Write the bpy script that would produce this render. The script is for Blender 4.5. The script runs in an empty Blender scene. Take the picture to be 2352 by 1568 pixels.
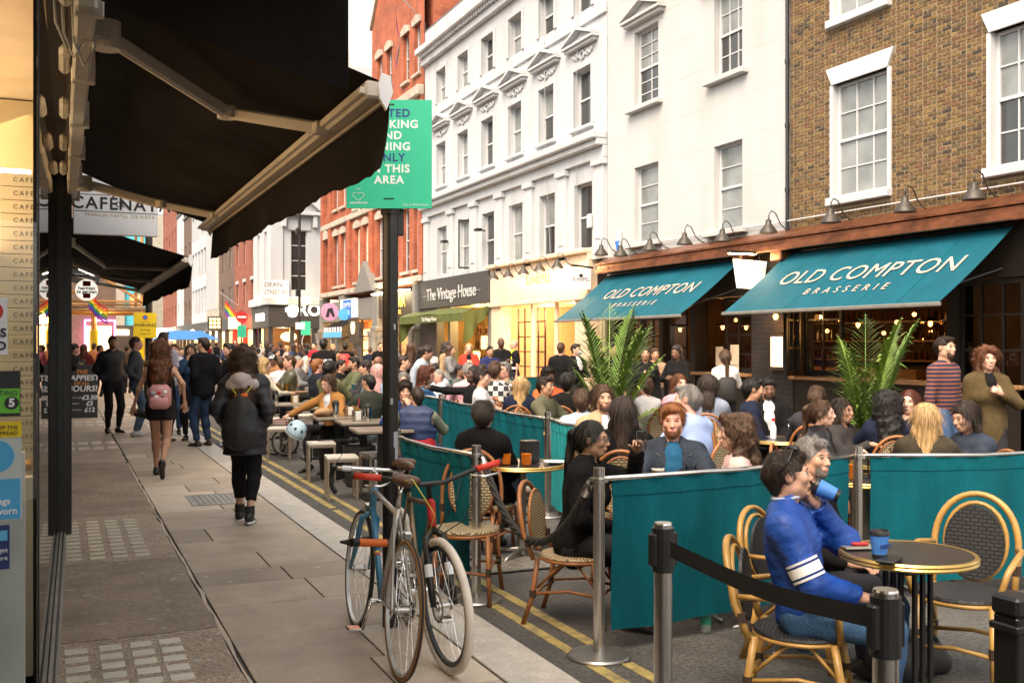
import bpy, math, random
import numpy as np
from mathutils import Vector, Matrix, Euler
R = math.radians
rnd = random.Random(7)
scene = bpy.context.scene
col = scene.collection
# ---------------------------------------------------------------- camera, sky, sun, exposure
FPX, CXP, HYP, CAMH = 2350.0, 1176.0, 790.0, 1.65
YAW = math.atan(1036 / 2350)
cd = bpy.data.cameras.new('camera'); cam = bpy.data.objects.new('camera', cd); col.objects.link(cam)
cam.location = (0, 0, CAMH); cam.rotation_euler = (R(90), 0, -YAW)
cd.sensor_width = 36; cd.lens = 36 * FPX / 2352; cd.shift_y = 6 / 2352
cd.clip_start = .05; cd.clip_end = 2000
cd.dof.use_dof = True; cd.dof.focus_distance = 6.2; cd.dof.aperture_fstop = 16
scene.camera = cam
SUN_EL, SUN_ROT = R(52), R(232)
w = bpy.data.worlds.new('World'); scene.world = w; w.use_nodes = True
nt = w.node_tree; nt.nodes.clear()
sky = nt.nodes.new('ShaderNodeTexSky'); sky.sky_type = 'NISHITA'; sky.sun_disc = False
sky.sun_elevation = SUN_EL; sky.sun_rotation = SUN_ROT
sky.air_density = 1.0; sky.dust_density = 4.0; sky.ozone_density = 1.0
hs = nt.nodes.new('ShaderNodeHueSaturation'); hs.inputs['Saturation'].default_value = .10
bg = nt.nodes.new('ShaderNodeBackground'); bg.inputs[1].default_value = .15
out = nt.nodes.new('ShaderNodeOutputWorld')
nt.links.new(sky.outputs[0], hs.inputs['Color']); tn = nt.nodes.new('ShaderNodeMix'); tn.data_type = 'RGBA'; tn.blend_type = 'MULTIPLY'; tn.inputs[0].default_value = 1; tn.inputs[7].default_value = (1, .965, .91, 1); nt.links.new(hs.outputs[0], tn.inputs[6]); nt.links.new(tn.outputs[2], bg.inputs[0]); nt.links.new(bg.outputs[0], out.inputs[0])
sl = bpy.data.lights.new('sun', 'SUN'); so = bpy.data.objects.new('sun', sl); col.objects.link(so)
sl.energy = 1.5; sl.angle = R(40); sl.color = (1, .71, .43)
so.rotation_euler = (R(90) - SUN_EL, 0, R(180) - SUN_ROT)
scene.view_settings.view_transform = 'Standard'; scene.view_settings.look = 'None'
scene.view_settings.exposure = 1.52; scene.view_settings.gamma = 1
scene.cycles.max_bounces = 8; scene.cycles.transparent_max_bounces = 12
scene.cycles.caustics_reflective = False; scene.cycles.caustics_refractive = False
scene.cycles.use_denoising = True
scene.cycles.sample_clamp_indirect = 6
# ---------------------------------------------------------------- helpers
CA, SA = math.cos(YAW), math.sin(YAW)
def at(u, v, z):
 "point at camera depth z seen at u, v"
 x = (u - CXP) / FPX * z
 return Vector((x * CA + z * SA, -x * SA + z * CA, CAMH + (HYP - v) / FPX * z))
def gnd(u, v, h=0.0): return at(u, v, FPX * (CAMH - h) / (v - HYP))
def dirY(u):
 t = math.atan((u - CXP) / FPX) + YAW
 return math.tan(t)
def onX(u, v, X):
 Y = X / dirY(u); z = X * SA + Y * CA
 return Vector((X, Y, CAMH + (HYP - v) / FPX * z))
def onY(u, v, Y):
 X = Y * dirY(u); z = X * SA + Y * CA
 return Vector((X, Y, CAMH + (HYP - v) / FPX * z))
ORD = 'first second third fourth fifth sixth seventh eighth ninth tenth eleventh twelfth thirteenth fourteenth fifteenth sixteenth seventeenth eighteenth nineteenth twentieth twenty-first twenty-second twenty-third twenty-fourth twenty-fifth twenty-sixth twenty-seventh twenty-eighth'.split()
class MB:
 def __init__(s): s.v = []; s.f = []; s.m = []; s.T = None; s.mi = 0
 def add(s, vs, fs):
  o = len(s.v)
  for p in vs:
   p = Vector(p)
   s.v.append(s.T @ p if s.T else p)
  for f in fs: s.f.append([o + i for i in f]); s.m.append(s.mi)
  return s
 def quad(s, a, b, c, d): return s.add([a, b, c, d], [(0, 1, 2, 3)])
 def box(s, c, d, b=0.0):
  x, y, z = c; hx, hy, hz = d[0] / 2, d[1] / 2, d[2] / 2
  b = min(b, hx * .9, hy * .9, hz * .9)
  if b <= 0:
   vs = [(x + i * hx, y + j * hy, z + k * hz) for i in (-1, 1) for j in (-1, 1) for k in (-1, 1)]
   return s.add(vs, [(0, 1, 3, 2), (4, 6, 7, 5), (0, 4, 5, 1), (2, 3, 7, 6), (0, 2, 6, 4), (1, 5, 7, 3)])
  vs = []; ix = {}
  for i in (-1, 1):
   for j in (-1, 1):
    for k in (-1, 1):
     for a in range(3):
      q = [hx - b, hy - b, hz - b]; q[a] += b
      ix[i, j, k, a] = len(vs); vs.append((x + i * q[0], y + j * q[1], z + k * q[2]))
  fs = []
  for a in range(3):
   o1, o2 = (a + 1) % 3, (a + 2) % 3
   for sg in (-1, 1):
    r = []
    for p, q in ((-1, -1), (1, -1), (1, 1), (-1, 1)):
     t = [0, 0, 0]; t[a] = sg; t[o1] = p; t[o2] = q; r.append(ix[t[0], t[1], t[2], a])
    fs.append(r if sg > 0 else r[::-1])
   for p in (-1, 1):
    for q in (-1, 1):
     t0 = [0, 0, 0]; t0[o1] = p; t0[o2] = q; t1 = list(t0); t0[a] = -1; t1[a] = 1
     r = [ix[tuple(t0) + (o1,)], ix[tuple(t1) + (o1,)], ix[tuple(t1) + (o2,)], ix[tuple(t0) + (o2,)]]
     fs.append(r if p * q < 0 else r[::-1])
  for i in (-1, 1):
   for j in (-1, 1):
    for k in (-1, 1):
     r = [ix[i, j, k, 0], ix[i, j, k, 1], ix[i, j, k, 2]]
     fs.append(r if i * j * k > 0 else r[::-1])
  return s.add(vs, fs)
 def bx(s, x0, x1, y0, y1, z0, z1, b=0.0):
  return s.box(((x0 + x1) / 2, (y0 + y1) / 2, (z0 + z1) / 2), (abs(x1 - x0), abs(y1 - y0), abs(z1 - z0)), b)
 def tube(s, pts, r, n=8, closed=False, flat=None):
  pts = [Vector(p) for p in pts]; k = len(pts)
  rs = r if isinstance(r, (list, tuple)) else [r] * k
  vs = []; up = None
  for i, p in enumerate(pts):
   if closed: t = pts[(i + 1) % k] - pts[i - 1]
   else: t = pts[min(i + 1, k - 1)] - pts[max(i - 1, 0)]
   t = t.normalized() if t.length > 1e-9 else Vector((0, 0, 1))
   if up is None: up = Vector((0, 0, 1)) if abs(t.z) < .9 else Vector((1, 0, 0))
   a = t.cross(up)
   if a.length < 1e-4: a = t.cross(Vector((.3, 1, .2)))
   a.normalize(); c = a.cross(t).normalized(); up = c
   for j in range(n):
    w_ = 2 * math.pi * (j + .5) / n
    vs.append(p + a * (math.cos(w_) * rs[i]) + c * (math.sin(w_) * rs[i] * (flat or 1)))
  fs = []
  for i in range(k if closed else k - 1):
   for j in range(n):
    A, B = i * n, ((i + 1) % k) * n
    fs.append((A + j, B + j, B + (j + 1) % n, A + (j + 1) % n))
  if not closed:
   fs.append(tuple(range(n))); fs.append(tuple(range((k - 1) * n, k * n))[::-1])
  return s.add(vs, fs)
 def cyl(s, a, b, r1, r2=None, n=12): return s.tube([a, b], [r1, r1 if r2 is None else r2], n)
 def lathe(s, prof, c=(0, 0, 0), n=16, sx=1, sy=1):
  vs = []; fs = []; c = Vector(c)
  for (r, z) in prof:
   for j in range(n):
    w_ = 2 * math.pi * j / n
    vs.append(c + Vector((r * math.cos(w_) * sx, r * math.sin(w_) * sy, z)))
  k = len(prof)
  for i in range(k - 1):
   for j in range(n): fs.append((i * n + j, i * n + (j + 1) % n, (i + 1) * n + (j + 1) % n, (i + 1) * n + j))
  if prof[0][0] > 1e-4 and prof[0] != prof[-1]: fs.append(tuple(range(n))[::-1])
  if prof[-1][0] > 1e-4 and prof[0] != prof[-1]: fs.append(tuple(range((k - 1) * n, k * n)))
  return s.add(vs, fs)
 def prism(s, poly, ax, d0, d1):
  "poly of (a, b) in the two other axes, extruded along axis ax from d0 to d1"
  n = len(poly); vs = []
  for d in (d0, d1):
   for (a, b) in poly:
    q = [0, 0, 0]; q[ax] = d; q[(ax + 1) % 3] = a; q[(ax + 2) % 3] = b; vs.append(q)
  fs = [tuple(range(n))[::-1], tuple(range(n, 2 * n))] + [(i, (i + 1) % n, n + (i + 1) % n, n + i) for i in range(n)]
  return s.add(vs, fs)
 def ball(s, c, r, n=10, m=6):
  rx, ry, rz = r if isinstance(r, (tuple, list)) else (r, r, r)
  prof = [(math.sin(math.pi * i / m), -math.cos(math.pi * i / m)) for i in range(m + 1)]
  vs = []; fs = []
  for (q, z) in prof:
   for j in range(n):
    w_ = 2 * math.pi * j / n
    vs.append((c[0] + rx * q * math.cos(w_), c[1] + ry * q * math.sin(w_), c[2] + rz * z))
  for i in range(m):
   for j in range(n): fs.append((i * n + j, i * n + (j + 1) % n, (i + 1) * n + (j + 1) % n, (i + 1) * n + j))
  return s.add(vs, fs)
 def grid(s, fn, nu, nv, th=0.0):
  vs = [fn(i / nu, j / nv) for i in range(nu + 1) for j in range(nv + 1)]
  fs = [(i * (nv + 1) + j, (i + 1) * (nv + 1) + j, (i + 1) * (nv + 1) + j + 1, i * (nv + 1) + j + 1) for i in range(nu) for j in range(nv)]
  s.add(vs, fs)
  return s
 def build(s, name, mats, parent=None, smooth=False, world=False, ang=None):
  me = bpy.data.meshes.new(name)
  vs = s.v
  if world and parent:
   Mx = parent.matrix_basis.copy(); q = parent.parent
   while q: Mx = q.matrix_basis @ Mx; q = q.parent
   Mi = Mx.inverted(); vs = [Mi @ p for p in vs]
  me.from_pydata([tuple(p) for p in vs], [], s.f)
  mats = mats if isinstance(mats, (list, tuple)) else [mats]
  for q in mats: me.materials.append(MAT(q))
  if len(mats) > 1: me.polygons.foreach_set('material_index', s.m)
  if smooth:
   me.polygons.foreach_set('use_smooth', [True] * len(me.polygons))
   if ang: me.set_sharp_from_angle(angle=R(ang))
  o = bpy.data.objects.new(name, me); col.objects.link(o)
  if parent: o.parent = parent
  return o
def tag(o, label=None, cat=None, group=None, kind=None):
 if label: o['label'] = label
 if cat: o['category'] = cat
 if group: o['group'] = group
 if kind: o['kind'] = kind
 return o
def thing(name, label, cat, loc=(0, 0, 0), rz=0.0, group=None):
 o = bpy.data.objects.new(name, None); col.objects.link(o); o.empty_display_size = .1
 o.location = loc; o.rotation_euler = (0, 0, rz)
 o.matrix_basis
 return tag(o, label, cat, group)
def copy_tree(o, parent=None, loc=None, rz=None, label=None, group=None):
 c = o.copy(); col.objects.link(c); c.parent = parent
 if loc is not None: c.location = loc
 if rz is not None: c.rotation_euler = (0, 0, rz)
 if label: c['label'] = label
 if group: c['group'] = group
 for ch in o.children: copy_tree(ch, c)
 return c
def one(mb, name, mats, label, cat, group=None, **k):
 return tag(mb.build(name, mats, **k), label, cat, group)
# ---------------------------------------------------------------- materials
MATS = {}; MDEF = {}
def MAT(k):
 if not isinstance(k, str): return k
 if k not in MATS: MATS[k] = MDEF[k](k)
 return MATS[k]
def base(name):
 m = bpy.data.materials.new(name); m.use_nodes = True
 n = m.node_tree.nodes; return m, n, m.node_tree.links, n['Principled BSDF']
def lin(c): return tuple((x / 12.92 if x <= .04045 else ((x + .055) / 1.055) ** 2.4) for x in c)
def pbr(colr, rough=.6, metal=0, var=.15, vs=6, bump=0, bs=60, emit=None, es=0, spec=.5, stretch=None, sheen=0, coat=0, obj=False, trans=0, sss=0, fine=0, dirt=0, dcol=(.05, .045, .04), ds=1.5):
 def mk(name):
  m, n, L, p = base(name)
  g = n.new('ShaderNodeTexCoord') if obj else n.new('ShaderNodeNewGeometry')
  src = g.outputs['Object'] if obj else g.outputs['Position']
  if stretch:
   mp = n.new('ShaderNodeMapping'); mp.inputs['Scale'].default_value = stretch; L.new(src, mp.inputs[0]); src = mp.outputs[0]
  def noise(sc, det=4):
   t = n.new('ShaderNodeTexNoise'); t.inputs['Scale'].default_value = sc; t.inputs['Detail'].default_value = det
   L.new(src, t.inputs['Vector']); return t.outputs[0]
  cur = None
  if var > 0:
   r = n.new('ShaderNodeValToRGB'); L.new(noise(vs), r.inputs[0])
   r.color_ramp.elements[0].position = .3; r.color_ramp.elements[1].position = .7
   r.color_ramp.elements[0].color = (*[c * (1 - var) for c in colr], 1); r.color_ramp.elements[1].color = (*[min(1, c * (1 + var)) for c in colr], 1)
   cur = r.outputs[0]
  def mixc(fac, ca, cb, mode='MIX'):
   x = n.new('ShaderNodeMix'); x.data_type = 'RGBA'; x.blend_type = mode
   if isinstance(fac, float): x.inputs[0].default_value = fac
   else: L.new(fac, x.inputs[0])
   for i, c in ((6, ca), (7, cb)):
    if isinstance(c, tuple): x.inputs[i].default_value = (*c, 1)
    else: L.new(c, x.inputs[i])
   return x.outputs[2]
  if fine > 0:
   r = n.new('ShaderNodeMapRange'); L.new(noise(vs * 14, 2), r.inputs[0])
   r.inputs[1].default_value = .3; r.inputs[2].default_value = .7; r.inputs[3].default_value = 1 - fine; r.inputs[4].default_value = 1 + fine
   cmb = n.new('ShaderNodeCombineColor')
   for i in range(3): L.new(r.outputs[0], cmb.inputs[i])
   cur = mixc(1.0, cur if cur else tuple(colr), cmb.outputs[0], 'MULTIPLY')
  if dirt > 0:
   r = n.new('ShaderNodeMapRange'); L.new(noise(ds, 7), r.inputs[0])
   r.inputs[1].default_value = .5; r.inputs[2].default_value = .75; r.inputs[4].default_value = dirt
   cur = mixc(r.outputs[0], cur if cur else tuple(colr), dcol)
  if cur: L.new(cur, p.inputs['Base Color'])
  else: p.inputs['Base Color'].default_value = (*colr, 1)
  p.inputs['Roughness'].default_value = rough; p.inputs['Metallic'].default_value = metal
  p.inputs['Specular IOR Level'].default_value = spec
  if sheen: p.inputs['Sheen Weight'].default_value = sheen
  if coat: p.inputs['Coat Weight'].default_value = coat
  if sss: p.inputs['Subsurface Weight'].default_value = sss; p.inputs['Subsurface Radius'].default_value = (1, .35, .2); p.inputs['Subsurface Scale'].default_value = .012
  if trans: p.inputs['Transmission Weight'].default_value = trans
  if emit:
   p.inputs['Emission Color'].default_value = (*emit, 1); p.inputs['Emission Strength'].default_value = es
  if bump:
   b = n.new('ShaderNodeBump'); b.inputs['Strength'].default_value = min(1, bump); b.inputs['Distance'].default_value = .01
   L.new(noise(bs, 5), b.inputs['Height']); L.new(b.outputs[0], p.inputs['Normal'])
  return m
 return mk
def D(name, *a, **k): MDEF[name] = pbr(*a, **k)
def glassy(tint=(1, 1, 1), rough=.0, ior=1.5, base_mix=0.0, bcol=(.02, .02, .02)):
 def mk(name):
  m, n, L, p = base(name); n.remove(p)
  t = n.new('ShaderNodeBsdfTransparent'); t.inputs[0].default_value = (*tint, 1)
  g = n.new('ShaderNodeBsdfGlossy'); g.inputs['Roughness'].default_value = rough
  f = n.new('ShaderNodeFresnel'); f.inputs[0].default_value = ior
  mx = n.new('ShaderNodeMixShader'); L.new(f.outputs[0], mx.inputs[0]); L.new(t.outputs[0], mx.inputs[1]); L.new(g.outputs[0], mx.inputs[2])
  L.new(mx.outputs[0], n['Material Output'].inputs[0])
  return m
 return mk
MDEF['glass'] = glassy((.93, .95, .93)); MDEF['clear'] = glassy((.9, .92, .92), ior=1.4)
def emis(c, s):
 def mk(name):
  m, n, L, p = base(name); p.inputs['Base Color'].default_value = (*[min(x, .8) for x in c], 1)
  p.inputs['Emission Color'].default_value = (*c, 1); p.inputs['Emission Strength'].default_value = s; p.inputs['Roughness'].default_value = .4
  return m
 return mk
def brickmat(cols, mortar, axes='yz', bw=.225, bh=.075, ms=.010, bump=.6, dirt=.25):
 def mk(name):
  m, n, L, p = base(name)
  g = n.new('ShaderNodeNewGeometry'); sp = n.new('ShaderNodeSeparateXYZ'); cb = n.new('ShaderNodeCombineXYZ')
  L.new(g.outputs['Position'], sp.inputs[0])
  if axes == 'auto':
   ad = n.new('ShaderNodeMath'); L.new(sp.outputs[0], ad.inputs[0]); L.new(sp.outputs[1], ad.inputs[1]); L.new(ad.outputs[0], cb.inputs[0])
  else: L.new(sp.outputs['xyz'.index(axes[0])], cb.inputs[0])
  L.new(sp.outputs[2], cb.inputs[1])
  b = n.new('ShaderNodeTexBrick'); L.new(cb.outputs[0], b.inputs['Vector'])
  b.inputs['Scale'].default_value = 1; b.inputs['Brick Width'].default_value = bw; b.inputs['Row Height'].default_value = bh
  b.inputs['Mortar Size'].default_value = ms; b.inputs['Mortar Smooth'].default_value = .2
  b.inputs['Color1'].default_value = (*cols[0], 1); b.inputs['Color2'].default_value = (*cols[1], 1); b.inputs['Mortar'].default_value = (*mortar, 1)
  t = n.new('ShaderNodeTexNoise'); t.inputs['Scale'].default_value = 1.7; t.inputs['Detail'].default_value = 7; L.new(g.outputs['Position'], t.inputs['Vector'])
  r = n.new('ShaderNodeMapRange'); L.new(t.outputs[0], r.inputs[0]); r.inputs[1].default_value = .35; r.inputs[2].default_value = .7; r.inputs[3].default_value = 1 - dirt; r.inputs[4].default_value = 1 + dirt
  x = n.new('ShaderNodeMix'); x.data_type = 'RGBA'; x.blend_type = 'MULTIPLY'; x.inputs[0].default_value = 1
  cc = n.new('ShaderNodeCombineColor')
  for i in range(3): L.new(r.outputs[0], cc.inputs[i])
  L.new(b.outputs[0], x.inputs[6]); L.new(cc.outputs[0], x.inputs[7]); L.new(x.outputs[2], p.inputs['Base Color'])
  p.inputs['Roughness'].default_value = .85
  bp = n.new('ShaderNodeBump'); bp.inputs['Strength'].default_value = bump; bp.inputs['Distance'].default_value = .008; bp.invert = True
  L.new(b.outputs['Fac'], bp.inputs['Height']); L.new(bp.outputs[0], p.inputs['Normal'])
  return m
 return mk
FONT_CACHE = {}
def text(s, size, M, mat, parent=None, ext=.0015, bold=0.0, shear=0.0, align='CENTER', space=1.0, name='lettering', sx=1.0, world=False):
 "flat lettering: M maps text plane (x right, y up) to its place"
 cu = bpy.data.curves.new('t', 'FONT'); cu.body = s; cu.size = size; cu.extrude = ext; cu.offset = bold; cu.shear = shear
 cu.align_x = align; cu.align_y = 'CENTER'; cu.space_character = space; cu.resolution_u = 3; cu.space_line = .95
 ob = bpy.data.objects.new('t', cu); me = bpy.data.meshes.new_from_object(ob)
 bpy.data.objects.remove(ob); bpy.data.curves.remove(cu)
 me.name = name; me.materials.clear(); me.materials.append(MAT(mat))
 me.transform(M @ Matrix.Diagonal((sx, 1, 1, 1)))
 if world and parent:
  Mx = parent.matrix_basis.copy(); q = parent.parent
  while q: Mx = q.matrix_basis @ Mx; q = q.parent
  me.transform(Mx.inverted())
 o = bpy.data.objects.new(name, me); col.objects.link(o)
 if parent: o.parent = parent
 return o
def frame(o, xa, ya):
 "matrix from an origin, an x axis and a y axis"
 xa = Vector(xa).normalized(); ya = Vector(ya); za = xa.cross(ya).normalized(); ya = za.cross(xa)
 return Matrix(((xa.x, ya.x, za.x, o[0]), (xa.y, ya.y, za.y, o[1]), (xa.z, ya.z, za.z, o[2]), (0, 0, 0, 1)))
def FX(y, z, x): return frame((x, y, z), (0, -1, 0), (0, 0, 1))
def FY(x, z, y): return frame((x, y, z), (1, 0, 0), (0, 0, 1))
def lamp(name, loc, energy, colr=(1, .62, .28), r=.05, kind='POINT', parent=None, rot=None, spot=None, size=None):
 l = bpy.data.lights.new(name, kind); l.energy = energy; l.color = colr
 if kind == 'AREA':
  l.shape = 'RECTANGLE'; l.size, l.size_y = size
 else: l.shadow_soft_size = r
 if spot: l.spot_size = spot; l.spot_blend = .5
 o = bpy.data.objects.new(name, l); col.objects.link(o); o.location = loc
 if rot: o.rotation_euler = rot
 if parent: o.parent = parent
 return o
# ---------------------------------------------------------------- material library
D('asphalt', (.088, .082, .075), .82, var=.28, vs=3, bump=.55, bs=160, fine=.45, dirt=.3, ds=.7, dcol=(.1, .092, .082))
D('slab', (.52, .415, .31), .62, var=.12, vs=4, bump=.12, bs=140, fine=.09, dirt=.6, ds=1.6, dcol=(.30, .255, .21))
D('slab_pale', (.68, .56, .43), .6, var=.1, vs=4, bump=.12, bs=140, fine=.08, dirt=.3, ds=1.6, dcol=(.3, .26, .21))
D('slab_dark', (.41, .325, .24), .6, var=.12, vs=4, bump=.12, bs=140, fine=.09, dirt=.4, ds=2, dcol=(.16, .14, .12))
D('granite', (.56, .51, .44), .55, var=.12, vs=9, bump=.15, bs=200, fine=.22, dirt=.3, ds=2, dcol=(.26, .23, .2))
D('joint', (.10, .09, .08), .9, var=.2, vs=20)
D('concrete_patch', (.35, .265, .19), .6, var=.22, vs=2.2, bump=.35, bs=120, fine=.2, dirt=.5, ds=1.4, dcol=(.17, .14, .115))
D('aggregate', (.48, .37, .27), .6, var=.15, vs=4, bump=.5, bs=220, fine=.5, dirt=.4, ds=2.5, dcol=(.14, .12, .1))
D('well_tile', (.75, .69, .55), .35, var=.14, vs=9, dirt=.35, ds=4, dcol=(.36, .32, .25))
D('gum', (.55, .50, .44), .7, var=.1)
D('yellow_paint', (.44, .33, .11), .6, var=.2, vs=8, dirt=.9, ds=9, dcol=(.11, .10, .08), fine=.3)
D('iron', (.085, .078, .07), .55, metal=.6, var=.2, vs=12, bump=.3, bs=90)
D('steel_plate', (.36, .34, .30), .45, metal=.5, var=.2, vs=10, bump=.2, bs=60)
D('steel', (.62, .60, .56), .24, metal=1, var=.06, vs=20)
D('steel_base', (.42, .40, .37), .38, metal=.9, var=.15, vs=9)
D('black_paint', (.012, .011, .010), .32, var=.3, vs=8, bump=.06, bs=40)
D('black_matt', (.018, .017, .016), .7, var=.2, vs=8)
D('white_render', (.46, .475, .49), .8, var=.05, vs=2, bump=.06, bs=60, dirt=.45, ds=1.3, dcol=(.33, .325, .31), stretch=(1, 1, .22))
D('white_render_b', (.45, .455, .45), .8, var=.04, vs=2, bump=.06, bs=60, dirt=.40, ds=1.1, dcol=(.34, .33, .30), stretch=(1, 1, .25))
D('white_paint', (.52, .525, .53), .45, var=.03, vs=8)
D('cream_paint', (.68, .55, .38), .55, var=.05, vs=4)
D('stone_trim', (.42, .37, .30), .8, var=.15, vs=5, bump=.2, bs=50, dirt=.4, ds=2)
D('grey_stone', (.17, .165, .15), .75, var=.12, vs=5, bump=.15, bs=60)
D('dark_fascia', (.05, .047, .044), .5, var=.12, vs=4)
D('dark_front', (.010, .008, .007), .5, spec=.25, var=.2, vs=4)
D('copper', (.30, .115, .055), .36, metal=.75, var=.3, vs=5, bump=.15, bs=30, dirt=.5, ds=4, dcol=(.1, .045, .03))
D('lead', (.12, .12, .125), .6, var=.2, vs=5)
D('slate', (.09, .095, .105), .6, var=.2, vs=8)
D('wood', (.24, .125, .055), .5, var=.25, vs=4, stretch=(1, 8, 8), bump=.1)
D('wood_dark', (.05, .032, .02), .5, var=.25, vs=5)
D('lamp_metal', (.06, .052, .044), .5, metal=.4, var=.25, vs=14)
D('pane', (.028, .03, .032), .06, var=.3, vs=1.2, spec=.9)
D('pane_pale', (.20, .215, .21), .1, var=.35, vs=1.5, spec=.8)
D('pane_warm', (.30, .17, .09), .15, var=.35, vs=1.2, emit=(1, .45, .15), es=.5)
D('blind', (.34, .345, .33), .6, var=.08, vs=3)
D('teal', (.001, .092, .118), .8, var=.2, vs=2.6, bump=.2, bs=220, fine=.10, spec=.15, stretch=(2, 2, .55), dirt=.3, ds=1.4, dcol=(.004, .06, .07))
D('teal_pale', (.02, .25, .27), .75, var=.08, vs=5, bump=.12, bs=220, fine=.08, spec=.15)
D('teal_awning', (.006, .085, .122), .7, var=.10, vs=2.5, bump=.10, bs=150, fine=.05, spec=.15, dirt=.25, ds=1.2, dcol=(.02, .07, .085))
D('awning_print', (.52, .39, .31), .7, var=.06, vs=5)
D('black_canvas', (.015, .0125, .011), .9, spec=.1, var=.3, vs=3, bump=.12, bs=90, fine=.12)
D('awning_metal', (.62, .56, .48), .4, metal=.0, var=.08, vs=5, dirt=.25, ds=5, dcol=(.3, .22, .13))
D('shop_timber', (.56, .45, .32), .5, var=.08, vs=4)
D('sign_white', (.80, .80, .82), .35, var=.02)
D('sign_green', (.035, .50, .30), .45, var=.03, vs=3)
D('sign_yellow', (.78, .55, .0), .5, var=.03)
D('print_black', (.02, .02, .02), .6, var=0)
D('print_blue', (.02, .05, .22), .6, var=0)
D('print_white', (.82, .82, .82), .6, var=0)
D('print_pale', (.5, .5, .5), .5, var=.05)
D('print_grey', (.35, .35, .36), .6, var=0)
D('print_orange', (.62, .22, .04), .6, var=0)
D('print_gold', (.55, .42, .16), .6, var=0)
D('red', (.55, .03, .025), .5, var=.05)
D('orange', (.75, .16, .03), .5, var=.05)
D('blue', (.02, .17, .55), .5, var=.05)
D('skyblue', (.10, .42, .70), .5, var=.05)
D('pink_sign', (.68, .30, .45), .5, var=.05)
D('tarp_blue', (.03, .15, .38), .6, var=.1)
D('leaf', (.20, .29, .05), .45, var=.4, vs=9, spec=.4)
D('leaf_dark', (.11, .19, .035), .45, var=.4, vs=9, spec=.4)
D('plastic_black', (.015, .015, .016), .4, var=.1)
D('rubber', (.018, .017, .016), .75, var=.15)
D('chrome', (.75, .74, .72), .14, metal=1, var=.03)
# ---------------------------------------------------------------- ground
mb = MB(); mb.quad((-400, -120, 0), (400, -120, 0), (400, 900, 0), (-400, 900, 0))
road = tag(mb.build('road', 'asphalt'), kind='structure'); road['label'] = 'dark asphalt roadway closed to traffic'
PV = .008
mb = MB(); mb.bx(-.4, 2.30, -6, 58, 0, .004); pavement = tag(mb.build('pavement', 'joint'), kind='structure')
mb = MB(); mb.bx(9.6, 12.5, -6, 51, 0, .05); far_pave = tag(mb.build('far_pavement', 'slab_dark'), kind='structure')
slab_mesh = {}
def slab(x0, x1, y0, y1, mt, name='paving_slab', parent=pavement, z=.004, th=.010):
 key = (round(x1 - x0, 2), round(y1 - y0, 2), mt)
 if key not in slab_mesh:
  q = MB(); q.box((0, 0, 0), (key[0] - .009, key[1] - .009, th), .003); o = q.build(name, mt, parent); slab_mesh[key] = o.data
 else:
  o = bpy.data.objects.new(name, slab_mesh[key]); col.objects.link(o); o.parent = parent
 o.location = ((x0 + x1) / 2, (y0 + y1) / 2, z + th / 2 + rnd.uniform(0, .0012))
 o.rotation_euler = (rnd.uniform(-.0012, .0012), rnd.uniform(-.0012, .0012), 0)
 return o
r2 = random.Random(3)
y = 3.4
rows = []
while y < 30:
 d = r2.choice((.60, .60, .75, .45, .60)); rows.append((y, y + d)); y += d
XL, XK = .86, 1.97
manhole_rows = []
for i, (ya, yb) in enumerate(rows):
 cut = [XL]
 x = XL + r2.choice((.30, .55, .70, .85)) if i % 2 else XL + r2.choice((.45, .62, .9))
 while x < XK - .22: cut.append(round(x, 2)); x += r2.choice((.6, .75, .9))
 cut.append(XK)
 for a, b in zip(cut, cut[1:]):
  if ya < 11.0 < yb + .1 and a > 1.2: pass
  slab(a, b, ya, yb, r2.choice(('slab', 'slab', 'slab', 'slab_pale', 'slab', 'slab_dark', 'slab')))
y = 3.0
while y < 30:
 d = r2.choice((.9, 1.05, 1.2)); slab(XK, 2.30, y, y + d, 'granite', 'kerb_stone', th=.016); y += d
mb = MB()
for (a, b) in ((.86, 1.97),):
 yy = 30
 while yy < 58: mb.box(((a + b) / 2, yy + .3, .009), (b - a - .01, .59, .010)); yy += .6
mb.bx(1.98, 2.30, 30, 58, .004, .02)
tag(mb.build('far_slabs', 'slab', pavement), kind='stuff')
def strip(y0, y1, mt, nm='concrete_patch', x1=.85):
 q = MB(); n = max(3, int((y1 - y0) / .35)); pts = []
 for i in range(n + 1):
  yy = y0 + (y1 - y0) * i / n; pts.append((x1 + r2.uniform(-.014, .014), yy))
 vs = []; fs = []
 for (xx, yy) in pts: vs += [(-.05, yy, .0045), (-.05, yy, .0135), (xx - .012, yy, .0135), (xx, yy, .0045)]
 for i in range(n):
  A, B = i * 4, i * 4 + 4
  for k in range(3): fs.append((A + k, A + k + 1, B + k + 1, B + k)[::-1])
 q.add(vs, fs); return q.build(nm, mt, pavement)
strip(3.0, 6.10, 'aggregate', 'pavement_light_panel', .835); strip(6.11, 8.24, 'concrete_patch', x1=.838)
strip(8.25, 10.5, 'aggregate', 'pavement_light_panel', .835); strip(10.51, 11.4, 'concrete_patch', x1=.84)
strip(11.41, 15.2, 'concrete_patch', x1=.84); strip(15.21, 58, 'slab', 'old_slab_strip', .84)
tile = None
def tiles(cols, y0, n, dy, w_, d_, lod=False):
 global tile
 for j in range(n):
  for x in cols:
   if tile is None:
    q = MB(); q.box((0, 0, 0), (.108, .092, .006), .002); tile = q.build('light_tile', 'well_tile', pavement); o = tile
   else: o = bpy.data.objects.new('light_tile', tile.data); col.objects.link(o); o.parent = pavement
   o.location = (x + r2.uniform(-.003, .003), y0 + j * dy + r2.uniform(-.003, .003), .0143); o.rotation_euler = (0, 0, r2.uniform(-.02, .02)); o.scale = (w_, d_, 1)
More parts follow.
